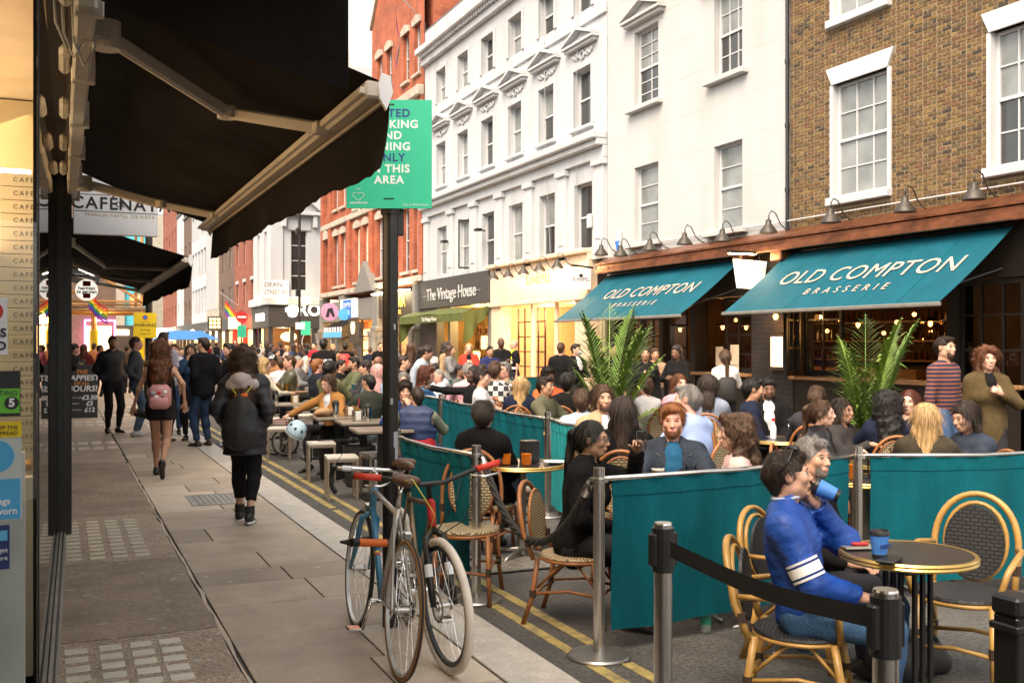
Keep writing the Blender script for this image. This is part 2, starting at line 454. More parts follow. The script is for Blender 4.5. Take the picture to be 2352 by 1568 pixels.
tiles((.075, .245, .40, .545), 4.44, 10, .165, 1.05, 1.0); tiles((.09, .26, .42, .58), 8.45, 11, .172, 1.0, 1.0)
tiles((.12, .33, .54, .75), 17.4, 2, .9, 1.4, 5.2); tiles((.12, .33, .54, .75), 22.4, 2, .9, 1.4, 5.2)
mb = MB()
for k in range(420):
 x, yy, r_ = r2.uniform(.02, 2.2), 4.2 + r2.random() ** 1.6 * 12, r2.uniform(.010, .026)
 if x > .85 and r2.random() < .72: continue
 mb.lathe([(r_, 0), (r_ * .7, .0016)], (x, yy, .0152 + (.0012 if x > .85 else 0)), 7, 1, r2.uniform(.6, 1.2))
tag(mb.build('trodden_gum', 'gum', pavement), kind='stuff')
mb = MB(); yy = 3.0
for xx in (.845,):
 pts = [(xx + r2.uniform(-.012, .012), 3.4 + i * .3, .012) for i in range(40)]
 mb.tube(pts, [r2.uniform(.004, .015) for _ in pts], 5, flat=.1)
mb.build('mortar_seam', 'slab_pale', pavement)
def cover(x0, x1, y0, y1, nm, lab):
 t = tag(thing(nm, lab, 'cover', ((x0 + x1) / 2, (y0 + y1) / 2, .016)), None)
 q = MB(); w_, d_ = x1 - x0, y1 - y0
 for s_ in (-1, 1):
  q.box((s_ * (w_ / 2 - .02), 0, .003), (.04, d_, .008)); q.box((0, s_ * (d_ / 2 - .02), .003), (w_ - .08, .04, .008))
 q.build('rim', 'steel_plate', t)
 q = MB(); q.box((0, 0, .0015), (w_ - .09, d_ - .09, .005)); q.build('plate', 'steel_plate', t)
 q = MB()
 for i in range(int(w_ / .055) - 1):
  for j in range(int(d_ / .055) - 1): q.box((-w_ / 2 + .075 + i * .055, -d_ / 2 + .075 + j * .055, .005), (.028, .028, .004))
 tag(q.build('raised_studs', 'steel_plate', t), kind='stuff')
cover(1.22, 1.86, 10.75, 11.5, 'manhole_cover', 'studded steel manhole cover set in the paving where a woman steps')
cover(2.75, 3.4, 6.75, 7.3, 'drain_cover', 'worn iron cover in the asphalt beside the rope barrier')
def line(x, y0, y1, nm, lab):
 q = MB(); yy = y0; k = 0
 while yy < y1:
  L_ = r2.uniform(.5, 1.6); yb = min(yy + L_, y1)
  a, b = r2.uniform(-.006, .006), r2.uniform(-.006, .006)
  q.bx(x - .034 + a, x + .034 + b, yy, yb, .0, .004); yy = yb + (r2.choice((0.0, .0, .05, .12)))
 o = tag(q.build(nm, 'yellow_paint'), lab, 'road marking', 'double yellow lines along the kerb'); o['kind'] = 'structure'
line(2.50, 3, 58, 'yellow_line', 'yellow line nearer the kerb on the asphalt'); line(2.68, 3, 58, 'yellow_line', 'second yellow line further from the kerb')
for k, (u, v) in enumerate(((1690, 1440), (1965, 1440), (2150, 1545), (1780, 1500))):
 p = gnd(u, v); q = MB(); q.add([(-.02, -.01, .004), (.018, -.012, .006), (.022, .01, .012), (-.012, .012, .005)], [(0, 1, 2, 3)])
 o = one(q, 'paper_scrap', 'print_white', 'tiny pale paper scrap on the asphalt ' + ('left of the near chair legs', 'behind the near chair legs', 'under the near table', 'between belt post and near chair')[k], 'litter', 'paper scraps on the asphalt'); o.location = p; o.rotation_euler = (0, 0, k * 1.3)
# ---------------------------------------------------------------- buildings opposite
XF = 12.5
MDEF['red_brick'] = brickmat(((.38, .085, .034), (.28, .06, .028)), (.34, .15, .08), 'auto', bh=.075)
MDEF['dark_brick'] = brickmat(((.15, .085, .055), (.10, .06, .045)), (.14, .11, .09), 'auto')
MDEF['rust_brick'] = brickmat(((.30, .07, .035), (.22, .055, .03)), (.2, .12, .08), 'auto')
MDEF['glazed_brick'] = brickmat(((.018, .012, .010), (.010, .008, .0075)), (.028, .022, .018), 'auto', bw=.23, bh=.095, ms=.008)
D('stock', (.2, .12, .05), .85)
STOCK = [(.27, .155, .055), (.22, .125, .047), (.30, .19, .07), (.17, .10, .05), (.25, .12, .055), (.105, .068, .042), (.34, .22, .075), (.19, .13, .055), (.075, .055, .04)]
STOCK = [tuple(x * y_ for x, y_ in zip(c, (.56, .55, .50))) for c in STOCK]
for i, c in enumerate(STOCK): D('stock_%d' % i, c, .85, var=.35, vs=16, bump=.3, bs=90, dirt=.35, ds=12, dcol=(.06, .045, .022))
D('mortar', (.27, .205, .13), .9, var=.15, vs=6, bump=.2, bs=120)
def wall_mesh(q, ya, yb, za, zb, holes, x, depth=.16):
 "street front at plane x facing -X, with openings (y0, y1, z0, z1) and their reveals"
 ys = sorted({ya, yb, *[h[0] for h in holes], *[h[1] for h in holes]}); zs = sorted({za, zb, *[h[2] for h in holes], *[h[3] for h in holes]})
 ys = [v for v in ys if ya <= v <= yb]; zs = [v for v in zs if za <= v <= zb]
 for i in range(len(ys) - 1):
  for j in range(len(zs) - 1):
   cy, cz = (ys[i] + ys[i + 1]) / 2, (zs[j] + zs[j + 1]) / 2
   if any(h[0] < cy < h[1] and h[2] < cz < h[3] for h in holes): continue
   q.quad((x, ys[i + 1], zs[j]), (x, ys[i], zs[j]), (x, ys[i], zs[j + 1]), (x, ys[i + 1], zs[j + 1]))
 for (a, b, c, d) in holes:
  X = x + depth
  q.quad((x, a, c), (X, a, c), (X, a, d), (x, a, d)); q.quad((X, b, c), (x, b, c), (x, b, d), (X, b, d))
  q.quad((x, b, c), (X, b, c), (X, a, c), (x, a, c)); q.quad((x, a, d), (X, a, d), (X, b, d), (x, b, d))
def win_part(parent, a, b, c, d, x, cols=2, rows=2, pane='pane', fr='white_paint', depth=.16, bar=.022, st=.05, open_=0.0, sash=True, blind=0.0):
 "sash window as a part with its panes as sub-parts; front of frame at x + depth - .05"
 X = x + depth - .055
 q = MB()
 q.bx(X, X + .07, a, a + st, c, d); q.bx(X, X + .07, b - st, b, c, d); q.bx(X, X + .07, a + st, b - st, d - st, d); q.bx(X, X + .07, a + st, b - st, c, c + st * 1.2)
 zc = (c + d) / 2
 if sash: q.bx(X - .012, X + .05, a + st, b - st, zc - .025, zc + .025)
 for i in range(1, cols):
  yy = a + st + (b - a - 2 * st) * i / cols; q.bx(X + .008, X + .04, yy - bar / 2, yy + bar / 2, c + st, d - st)
 for s0, s1 in (((c + st * 1.2, zc - .025), (zc + .025, d - st)) if sash else ((c + st * 1.2, d - st),)):
  for j in range(1, rows):
   zz = s0 + (s1 - s0) * j / rows; q.bx(X + .010, X + .038, a + st, b - st, zz - bar / 2, zz + bar / 2)
 o = q.build('window', fr, parent, world=True)
 q = MB()
 halves = ((c + st, zc), (zc, d - st)) if sash else ((c + st, d - st),)
 for k, (s0, s1) in enumerate(halves):
  q = MB(); xx = X + .030 + (.006 if k else 0); q.quad((xx, b - st, s0), (xx, a + st, s0), (xx, a + st, s1), (xx, b - st, s1)); q.build('pane', pane if isinstance(pane, str) else pane[k], o, world=True)
 if blind:
  q = MB(); n = 14; z0 = d - st - (d - c) * blind
  for k in range(n):
   zz = z0 + (d - st - z0) * k / n; q.bx(X + .055, X + .062, a + st, b - st, zz, zz + (d - st - z0) / n * .6)
  q.build('blind', 'blind', o, world=True)
 return o
def sill(parent, a, b, z, x, h=.10, out=.14, over=.1, mt='white_render', name='sill'):
 q = MB(); q.bx(x - out, x + .02, a - over, b + over, z - h, z, .012); return q.build(name, mt, parent, world=True)
def pediment(parent, a, b, z, x, mt='white_render', h=.34, out=.22, over=.22):
 q = MB(); q.bx(x - out, x + .01, a - over, b + over, z, z + .07, .008); q.bx(x - out * .7, x + .01, a - over * .7, b + over * .7, z - .08, z - .001, .008)
 y0, y1, ym = a - over, b + over, (a + b) / 2
 for s_, (p, r_) in ((1, (y0, ym)), (-1, (y1, ym))):
  n = Vector((0, -(h - .02), (ym - p))).normalized() * .07
  q.prism([(p, z + .07), (r_, z + .07 + h), (r_, z + .07 + h + .08), (p, z + .15)] if s_ > 0 else [(p, z + .07), (p, z + .15), (r_, z + .07 + h + .08), (r_, z + .07 + h)], 0, x - out - .01, x)
 q.prism([(y0 + .08, z + .071), (y1 - .08, z + .071), (ym, z + .06 + h)], 0, x - .06, x + .01)
 return q.build('pediment', mt, parent, world=True, name_=None) if False else q.build('pediment', mt, parent, world=True)
def swag(parent, a, b, z, x, mt='white_render'):
 q = MB(); m = (a + b) / 2; w_ = (b - a) / 2
 q.tube([(x - .03, m + .11 * math.cos(t * .7854), z + .11 * math.sin(t * .7854)) for t in range(8)], .028, 6, closed=True)
 for s_ in (-1, 1):
  for k in range(4):
   q.ball((x - .02, m + s_ * (.2 + k * w_ * .21), z + .05 * (k % 2) - .01), (.045, .075, .06), 7, 4)
  q.tube([(x - .02, m + s_ * .12, z + .02), (x - .03, m + s_ * w_ * .6, z - .07), (x - .02, m + s_ * w_ * .95, z + .06)], .02, 5)
 return q.build('garland_relief', mt, parent, world=True)
def body(parent, ya, yb, z0, zt, mt, x=XF, deep=9, roof='lead', skip_front=True):
 q = MB(); q.bx(x + .35, x + deep, ya + .01, yb - .01, z0, zt - .02); q.build('building_core', mt, parent, world=True)
 q = MB(); q.bx(x + .02, x + deep + .05, ya + .005, yb - .005, zt - .02, zt + .10); q.build('flat_roof', roof, parent, world=True)
 for s_, yy in (('a', ya), ('b', yb)):
  q = MB(); q.bx(x + .005, x + .36, yy + (.002 if s_ == 'a' else -.06), yy + (.06 if s_ == 'a' else -.002), z0, zt - .03); q.build('party_wall', mt, parent, world=True)
# ---- brick building (stock brick, right edge of the picture)
GZ = 3.62
bk = thing('brick_building', 'brown stock brick building with white painted window surrounds above the bistro', 'building', (XF, 12, 0))
BY0, BY1, BZ1 = 7.0, 15.42, 13.2
wins = []
for (ul, ur, vt, vb) in ((1915, 2040, 232, 462), (2278, 2425, 145, 400)):
 A = onX((ul + ur) / 2, vt, XF); B = onX((ul + ur) / 2, vb, XF); y1 = onX(ul, 0, XF).y; y0 = onX(ur, 0, XF).y
 wins.append([y0, y1, B.z, A.z])
wz0, wz1 = 4.22, 6.22
wins = [[w_[0], w_[1], wz0, wz1] for w_ in wins]
up = [[w_[0], w_[1], 7.35, 9.15] for w_ in wins]; up2 = [[w_[0], w_[1], 10.4, 12.0] for w_ in wins]
q = MB(); wall_mesh(q, BY0, BY1, GZ, BZ1, wins + up + up2, XF, .14); q.build('mortar_wall', 'mortar', bk, world=True)
body(bk, BY0, BY1, GZ, BZ1, 'stock_3')
for k, w_ in enumerate(wins + up + up2):
 a, b, c, d = w_
 q = MB(); q.prism([(b + .02, d - .0), (b + .16, d + .30), (a - .16, d + .30), (a - .02, d - .0)], 0, XF - .045, XF + .10); q.build('lintel', 'white_paint', bk, world=True)
 q = MB()
 q.bx(XF - .026, XF + .13, b - .001, b + .075, c, d - .002); q.bx(XF - .026, XF + .13, a - .075, a + .001, c, d - .002); q.build('surround', 'white_paint', bk, world=True)
 sill(bk, a, b, c, XF, .14, .13, .09, 'white_paint')
 win_part(bk, a, b, c, d, XF, 3, 2, ('pane_pale', 'pane_pale') if k != 1 else ('pane', 'pane_pale'), blind=(.0 if k != 1 else .35))
bmesh_cache = {}
CH, BW, HW = .055, .180, .086
occ = [(a - .09, b + .09, c - .15, d + .0) for a, b, c, d in wins + up + up2]
def blocked(y0, y1, z0, z1):
 for (a, b, c, d) in occ:
  if y1 > a and y0 < b and z1 > c and z0 < d: return (a, b)
 for (a, b, c, d) in wins + up + up2:
  if z1 > d and z0 < d + .30:
   e = .02 + .14 * ((z0 + z1) / 2 - d) / .30 + .01
   if y1 > a - e and y0 < b + e: return (a - e, b + e)
 return None
cands = []
z = GZ + .02; row = 0
br = random.Random(11)
while z < BZ1 - .1:
 yy = BY0 + (0 if row % 2 else -.082); k = row % 2
 while yy < BY1 - .06:
  L_ = BW if k % 2 == 0 else HW
  y0, y1 = max(yy, BY0) + .004, min(yy + L_, BY1) - .004
  bl = blocked(y0, y1, z, z + CH)
  if bl:
   if y0 < bl[0] - .03: y1 = min(y1, bl[0] - .004)
   elif y1 > bl[1] + .03: y0 = max(y0, bl[1] + .004)
   else: y1 = y0
  if y1 - y0 > .025:
   cz, cy = z + CH / 2, (y0 + y1) / 2
   dep = XF * SA + cy * CA; xx = XF * CA - cy * SA
   u = CXP + FPX * xx / dep; v = HYP - FPX * (cz - CAMH) / dep
   vis = 1805 < u < 2352 and 0 < v < 560
   cands.append((-(y1 - y0) / dep ** 2 if vis else 1, y0, y1, z))
  yy += L_ + .009; k += 1
 z += CH + .009 * .9; row += 1
cands.sort()
rest = MB(); nst = len(STOCK)
wts = [6, 6, 3, 4, 4, 2, 2, 4, 1]
for i, (k, y0, y1, z) in enumerate(cands):
 mi = br.choices(range(nst), wts)[0]; pr = br.uniform(.004, .011)
 if i < 300 and k < 0:
  key = (round((y1 - y0) / .01), mi)
  if key not in bmesh_cache:
   q = MB(); q.box((0, 0, 0), (.05, y1 - y0, CH - .003), .004); o = q.build('brick', 'stock_%d' % mi, bk); bmesh_cache[key] = o.data
  else:
   o = bpy.data.objects.new('brick', bmesh_cache[key]); col.objects.link(o); o.parent = bk
  o.location = (.025 - pr, (y0 + y1) / 2 - 12, z + CH / 2)
  o.rotation_euler = (br.uniform(-.008, .008), 0, br.uniform(-.01, .01))
 else:
  rest.mi = mi; rest.bx(XF - pr, XF + .03, y0, y1, z, z + CH - .004, .003 if k < 0 else 0)
tag(rest.build('brickwork', ['stock_%d' % i for i in range(nst)], bk, world=True), kind='stuff')
q = MB(); q.cyl((XF - .05, 15.46, 3.7), (XF - .05, 15.46, 13), .035, n=8)
for zz in (4.5, 5.7, 6.9, 8.1, 9.3): q.cyl((XF - .05, 15.46, zz), (XF - .05, 15.46, zz + .08), .048, n=8)
one(q, 'rainwater_pipe', 'black_paint', 'thin black pipe running down between the brick and the white building', 'pipe')
# ---- plain white rendered building
pw = thing('white_rendered_building', 'plain white rendered building with small sash windows beside the brick one', 'building', (XF, 19, 0))
PY0, PY1, PZ1 = 15.5, 22.42, 13.6
def pxw(ul, ur, vt, vb):
 uc = (ul + ur) / 2; return [onX(ur, 0, XF).y, onX(ul, 0, XF).y, onX(uc, vb, XF).z, onX(uc, vt, XF).z]
ws = [pxw(1640, 1705, 328, 528), pxw(1457, 1512, 378, 556), pxw(1640, 1705, -30, 172), pxw(1457, 1512, 62, 240)]
ws += [[ws[0][0], ws[0][1], 10.6, 12.2], [ws[1][0], ws[1][1], 10.6, 12.2]]
q = MB(); wall_mesh(q, PY0, PY1, GZ, PZ1, ws, XF, .2); q.build('wall', 'white_render_b', pw, world=True)
body(pw, PY0, PY1, GZ, PZ1, 'white_render_b')
for k, (a, b, c, d) in enumerate(ws):
 win_part(pw, a, b, c, d, XF, (1, 1, 3, 2, 3, 3)[k], (2, 2, 2, 3, 2, 2)[k], ('pane_pale', 'pane_pale') if k < 2 else ('pane', 'pane_pale'), depth=.2, blind=(0, .6, 0, 0, 0, 0)[k])
 sill(pw, a, b, c, XF, .11, .17, .2, 'white_render_b')
pediment(pw, ws[3][0] - .12, ws[3][1] + .12, ws[3][3] + .22, XF, 'white_render_b', .30); pediment(pw, ws[2][0] - .12, ws[2][1] + .12, ws[2][3] + .22, XF, 'white_render_b', .30)
q = MB(); q.bx(XF - .25, XF + .1, PY0, PY1, 12.9, 13.2, .03); q.build('cornice', 'white_render_b', pw, world=True)
q = MB()
zz = GZ + .5
while zz < 12.8:
 for (ya, yb) in ((PY0 + .02, ws[0][0] - .3), (ws[0][1] + .3, ws[1][0] - .3), (ws[1][1] + .3, PY1 - .02)):
  q.bx(XF - .0022, XF + .01, ya, yb, zz, zz + .006)
 zz += .84
tag(q.build('ashlar_lines', 'white_render_b', pw, world=True), kind='stuff')
# ---- ornate white stucco building
ow = thing('stucco_building', 'ornate white stucco building with pedimented windows and pilasters', 'building', (XF, 29, 0))
OY0, OY1, OZ1 = 22.45, 36.45, 13.3
yc = [23.75 + 2.17 * i for i in range(6)]
hw = .50
w1 = [[y_ - hw, y_ + hw, 4.12, 5.85] for y_ in yc]; w2 = [[y_ - hw, y_ + hw, 7.32, 8.85] for y_ in yc]; w3 = [[y_ - hw, y_ + hw, 10.35, 11.5] for y_ in yc]
q = MB(); wall_mesh(q, OY0, OY1, GZ + .2, OZ1, w1 + w2 + w3, XF, .22); q.build('wall', 'white_render', ow, world=True)
body(ow, OY0, OY1, GZ + .2, OZ1, 'white_render')
pn = ['pane_pale', 'pane', 'pane', 'pane_pale', 'pane', 'pane_pale']
for i, y_ in enumerate(yc):
 for (a, b, c, d), kk in ((w1[i], 1), (w2[i], 1), (w3[i], 1)):
  win_part(ow, a, b, c, d, XF, 1, 1, (pn[(i + kk) % 6], pn[(i * 2 + 1) % 6]), depth=.22)
 for (a, b, c, d) in (w2[i], w3[i]):
  q = MB(); q.bx(XF - .05, XF + .02, a - .13, a, c, d + .12, .01); q.bx(XF - .05, XF + .02, b, b + .13, c, d + .12, .01); q.bx(XF - .052, XF + .02, a, b, d, d + .12, .01); q.build('architrave', 'white_render', ow, world=True)
 pediment(ow, w2[i][0] - .16, w2[i][1] + .16, w2[i][3] + .62, XF, h=.30)
 swag(ow, w2[i][0] + .0, w2[i][1] - .0, w2[i][3] + .36, XF)
 sill(ow, w2[i][0], w2[i][1], w2[i][2], XF, .09, .12, .12)
for i in range(7):
 yy = yc[0] - 1.085 + 2.17 * i if i < 6 else OY1 - .32
 yy = max(yy, OY0 + .3)
 q = MB(); q.bx(XF - .10, XF + .01, yy - .24, yy + .24, 3.9, 6.15, .012); q.bx(XF - .17, XF + .01, yy - .31, yy + .31, 6.15, 6.32, .02); q.bx(XF - .125, XF + .01, yy - .15, yy + .15, 4.3, 5.9, .01); q.build('pilaster', 'white_render', ow, world=True)
q = MB(); q.bx(XF - .12, XF + .01, OY0, OY1, 6.33, 6.62, .01); q.bx(XF - .30, XF + .01, OY0, OY1, 6.621, 6.78, .02); q.bx(XF - .42, XF + .01, OY0, OY1, 6.781, 6.98, .03); q.build('string_cornice', 'white_render', ow, world=True)
q = MB(); q.bx(XF - .07, XF + .01, OY0, OY1, 9.95, 10.2, .01); q.build('string_band', 'white_render', ow, world=True)
q = MB(); q.bx(XF - .18, XF + .01, OY0, OY1, 12.0, 12.25, .02); q.bx(XF - .42, XF + .01, OY0, OY1, 12.38, 12.62, .03); q.build('main_cornice', 'white_render', ow, world=True)
q = MB(); yy = OY0 + .1
while yy < OY1 - .1: q.bx(XF - .30, XF + .01, yy, yy + .11, 12.251, 12.378); yy += .22
tag(q.build('dentils', 'white_render', ow, world=True), kind='stuff')
q = MB()
for (ya, yb) in ((23.9, 23.95), (26.0, 25.6), (28.4, 28.1)): q.tube([(XF - .05, ya, 12.3), (XF - .12, (ya + yb) / 2, 7.2), (XF - .05, yb, 4.2)], .008, 4)
one(q, 'hanging_cable', 'print_grey', 'thin grey cables drooping down the ornate white facade', 'cable')
q = MB(); c0 = w1[4]; q.bx(XF - .34, XF + .1, c0[0] - .02, c0[0] + .01, c0[2] + .05, c0[2] + .10); q.bx(XF - .34, XF + .1, c0[0] - .02, c0[0] + .01, c0[3] - .1, c0[3] - .05); q.bx(XF - .38, XF - .34, c0[0] - .02, c0[0] + .01, c0[2] + .05, c0[3] - .05)
q.build('open_casement', 'black_paint', ow, world=True)
for (u, v, nm, lb, cl) in ((1358, 508, 'alarm_box', 'white alarm box on the ornate facade by the nearest pilaster', 'white_paint'), (980, 600, 'alarm_box', 'small pale alarm box at the far end of the ornate facade', 'white_paint'), (1425, 549, 'alarm_box', 'white and blue alarm box on the plain facade above the lamps', 'white_paint')):
 p = onX(u, v, XF); q = MB(); q.bx(p.x - .09, p.x - .003, p.y - .1, p.y + .1, p.z - .18, p.z + .18, .02); o = one(q, nm, cl, lb, 'alarm box')
 if u == 1425:
  q = MB(); q.prism([(p.y - .1, p.z - .05), (p.y + .1, p.z - .05), (p.y, p.z - .3)], 0, p.x - .1, p.x - .02); q.build('blue_point', 'blue', o)
for (u, v) in ((1020, 555), (1098, 528)):
 p = onX(u, v, XF - .25); q = MB(); q.box((p.x, p.y, p.z), (.2, .24, .09), .01); q.cyl((p.x, p.y, p.z), (XF, p.y, p.z - .02), .02, n=6); one(q, 'floodlight', 'black_paint', 'small black floodlight %s on the ornate facade' % ('at the far end' if u < 1050 else 'over the open casement'), 'floodlight')
# ---- red brick building at the street corner
rb = thing('red_brick_building', 'orange red brick corner building with stone trim and gables', 'building', (XF, 44, 0))
RY0, RY1, RZ1 = 36.5, 52.8, 13.0
ry = [37.35, 38.75, 41.0, 42.4, 44.6, 46.0, 48.6, 50.0]
h1 = [[y_ - .40, y_ + .40, 4.5, 7.0] for y_ in ry]; h2 = [[y_ - .40, y_ + .40, 8.3, 10.6] for y_ in ry]; h3 = [[y_ - .36, y_ + .36, 12.0, 13.9] for y_ in ry[:4]]
ce = [[51.6, 52.3, 4.3, 6.9], [51.6, 52.3, 8.2, 10.2]]
q = MB(); wall_mesh(q, RY0, RY1, GZ + .35, 11.2, h1 + h2 + ce, XF, .2); wall_mesh(q, RY0, 43.6, 11.2, 15.4, h3, XF, .2); q.build('wall', 'red_brick', rb, world=True)
q = MB(); q.quad((XF, RY1, GZ + .35), (XF, RY1, 11.2), (XF + 9, RY1, 11.2), (XF + 9, RY1, GZ + .35)); q.build('side_wall', 'red_brick', rb, world=True)
body(rb, RY0, RY1, GZ + .35, 11.2, 'red_brick')
q = MB(); q.bx(XF + .36, XF + 7, RY0, 43.5, 11.31, 15.3); q.build('attic_block', 'red_brick', rb, world=True)
for i, hset in enumerate((h1, h2, h3)):
 for k, (a, b, c, d) in enumerate(hset):
  win_part(rb, a, b, c, d, XF, 2, 2, ('pane_warm' if (i == 0 and k in (4, 5)) else ('pane' if k % 3 else 'pane_pale')), depth=.2)
  q = MB(); q.prism([(a - .14, d), (b + .14, d), (b + .14, d + .22), ((a + b) / 2, d + .36), (a - .14, d + .22)], 0, XF - .08, XF + .02); q.build('stone_head', 'stone_trim', rb, world=True)
  sill(rb, a, b, c, XF, .12, .12, .1, 'stone_trim')
for (a, b, c, d) in ce:
 win_part(rb, a, b, c, d, XF, 2, 2, 'pane', depth=.2)
 q = MB(); q.lathe([(.42, -.08), (.46, -.04), (.46, .02)], (0, 0, 0), 16); q.T = None
 q = MB(); q.prism([((a + b) / 2 + .52 * math.cos(t * .3142), d + .1 + .52 * math.sin(t * .3142)) for t in range(11)], 0, XF - .12, XF + .02); q.build('round_head', 'stone_trim', rb, world=True)
for zz, hh, o_ in ((7.45, .3, .14), (11.0, .4, .3), (4.0, .25, .2)):
 q = MB(); q.bx(XF - o_, XF + .01, RY0, RY1, zz, zz + hh, .04); q.build('stone_band', 'stone_trim', rb, world=True)
for yy in (36.7, 40.0, 43.5, 47.3, 51.0, 52.6):
 q = MB(); q.bx(XF - .13, XF + .01, yy - .22, yy + .22, 4.26, 10.99, .02); q.build('brick_pier', 'red_brick', rb, world=True)
for (ya, yb, z0, zp) in ((36.6, 43.5, 15.4, 19.5), (48.9, 51.6, 11.4, 16.6)):
 ym = (ya + yb) / 2; w_ = (yb - ya) / 2
 if ya > 45:
  q = MB(); wall_mesh(q, ya, yb, z0, 14.6, [[ym - .4, ym + .4, 12.1, 13.9]], XF, .2); q.bx(XF + .2, XF + 3, ya, yb, z0, 14.6); q.build('gable_wall', 'red_brick', rb, world=True); win_part(rb, ym - .4, ym + .4, 12.1, 13.9, XF, 2, 2, 'pane_pale', depth=.2); z0 = 14.6
 q = MB(); q.prism([(ya, z0), (yb, z0), (ym + w_ * .35, zp - .5), (ym, zp), (ym - w_ * .35, zp - .5)], 0, XF + .005, XF + .5); q.build('gable', 'red_brick', rb, world=True)
 q = MB()
 for s_ in (-1, 1): q.prism([(ym, zp), (ym, zp + .25), (ym + s_ * w_ * 1.05, z0 + .2), (ym + s_ * w_ * 1.05, z0)], 0, XF - .1, XF + .6)
 q.build('gable_coping', 'stone_trim', rb, world=True)
q = MB(); q.prism([(43.5, 11.3), (52.7, 11.3), (52.7, 11.5), (51.7, 14.5), (43.5, 14.5)], 0, XF + 1.2, XF + 6); q.build('slate_roof', 'slate', rb, world=True)
q = MB()
for k in range(9): q.ball((XF - .1, 47.0 + .0 + k * .0, 7.9), .0001, 4, 2) if False else None
for yy in (44.6, 46.0, 41.7, 38.0):
 q.prism([(yy - .5, 7.76), (yy + .5, 7.76), (yy + .32, 8.02), (yy, 8.2), (yy - .32, 8.02)], 0, XF - .16, XF - .01)
q.build('carved_crest', 'stone_trim', rb, world=True)
for (u, v) in ((855, 590),):
 p = onX(u, v, XF); q = MB(); q.bx(p.x - .1, p.x - .003, p.y - .13, p.y + .13, p.z - .25, p.z + .25, .03); one(q, 'alarm_box', 'white_paint', 'white alarm box on the red brick front between windows', 'alarm box')
# ---- white corner building across the side street
cw = thing('white_corner_building', 'tall white stucco corner building with pedimented window across the side street', 'building', (12.4, 64, 0))
CX0, CY0 = 11.6, 62.5
hb = [[4.9, 8.6], [10.3, 13.6]]
q = MB()
def wall_y(q, xa, xb, za, zb, holes, y, depth=.2):
 "front that faces -Y"
 xs = sorted({xa, xb, *[h[0] for h in holes], *[h[1] for h in holes]}); zs = sorted({za, zb, *[h[2] for h in holes], *[h[3] for h in holes]})
 for i in range(len(xs) - 1):
  for j in range(len(zs) - 1):
   cx, cz = (xs[i] + xs[i + 1]) / 2, (zs[j] + zs[j + 1]) / 2
   if any(h[0] < cx < h[1] and h[2] < cz < h[3] for h in holes): continue
   q.quad((xs[i], y, zs[j]), (xs[i + 1], y, zs[j]), (xs[i + 1], y, zs[j + 1]), (xs[i], y, zs[j + 1]))
 for (a, b, c, d) in holes:
  Y = y + depth
  q.quad((a, y, c), (a, Y, c), (a, Y, d), (a, y, d)); q.quad((b, Y, c), (b, y, c), (b, y, d), (b, Y, d)); q.quad((a, y, d), (a, Y, d), (b, Y, d), (b, y, d)); q.quad((a, Y, c), (a, y, c), (b, y, c), (b, Y, c))
xa = onY(668, 0, CY0).x; xb = onY(706, 0, CY0).x
hy = [[xa, xb, c, d] for c, d in hb]
wall_y(q, CX0, 24, 4.0, 19, hy, CY0)
hx = [[CY0 + 1.3 + 2.4 * i, CY0 + 2.2 + 2.4 * i, c, d] for i in range(2) for c, d in hb]
wall_mesh(q, CY0, CY0 + 6, 4.0, 19, hx, CX0, .2); q.build('wall', 'white_render', cw, world=True)
q = MB(); q.bx(CX0 + .4, 24, CY0 + .4, CY0 + 6, 3.9, 19); q.build('building_core', 'white_render', cw, world=True)
def win_y(parent, a, b, c, d, y, cols=2, rows=2, pane='pane', fr='white_paint', depth=.2):
 q = MB(); Y = y + depth - .06; st = .07
 q.bx(a, a + st, Y, Y + .08, c, d); q.bx(b - st, b, Y, Y + .08, c, d); q.bx(a + st, b - st, Y, Y + .08, c, c + st); q.bx(a + st, b - st, Y, Y + .08, d - st, d)
 for i in range(1, cols): xx = a + (b - a) * i / cols; q.bx(xx - .02, xx + .02, Y + .01, Y + .05, c + st, d - st)
 for j in range(1, rows): zz = c + (d - c) * j / rows; q.bx(a + st, b - st, Y + .012, Y + .048, zz - .025, zz + .025)
 o = q.build('window', fr, parent, world=True)
 q = MB(); q.quad((a, Y + .04, c), (b, Y + .04, c), (b, Y + .04, d), (a, Y + .04, d)); q.build('pane', pane, o, world=True)
for h in hy: win_y(cw, *h, CY0, 1, 4)
for h in hx: win_part(cw, *h, CX0, 1, 2, 'pane_pale', depth=.2)
q = MB(); m_ = (xa + xb) / 2; zt = 9.5
q.bx(xa - .75, xb + .75, CY0 - .45, CY0 + .02, zt, zt + .2, .02); q.prism([(zt + .2, xa - .75), (zt + .2, xb + .75), (zt + 1.25, m_)], 1, CY0 - .14, CY0 + .02)
for s_ in (-1, 1):
 e = m_ + s_ * ((xb - xa) / 2 + .8)
 q.prism([(zt + .2, e), (zt + .42, e), (zt + 1.52, m_), (zt + 1.28, m_)], 1, CY0 - .5, CY0 + .02)
 q.bx(m_ + s_ * .95 - .14, m_ + s_ * .95 + .14, CY0 - .35, CY0 + .02, 8.75, zt, .04)
q.bx(xa - .2, xb + .2, CY0 - .08, CY0 + .02, 8.6, 9.2)
q.build('pediment', 'white_render', cw, world=True)
for (z0, z1, o_) in ((4.0, 4.5, .35), (9.9, 10.1, .12), (14.6, 15.2, .5)):
 q = MB(); q.bx(CX0 - o_, 24, CY0 - o_, CY0 + 6, z0, z1, .05); q.build('cornice_band', 'white_render', cw, world=True)
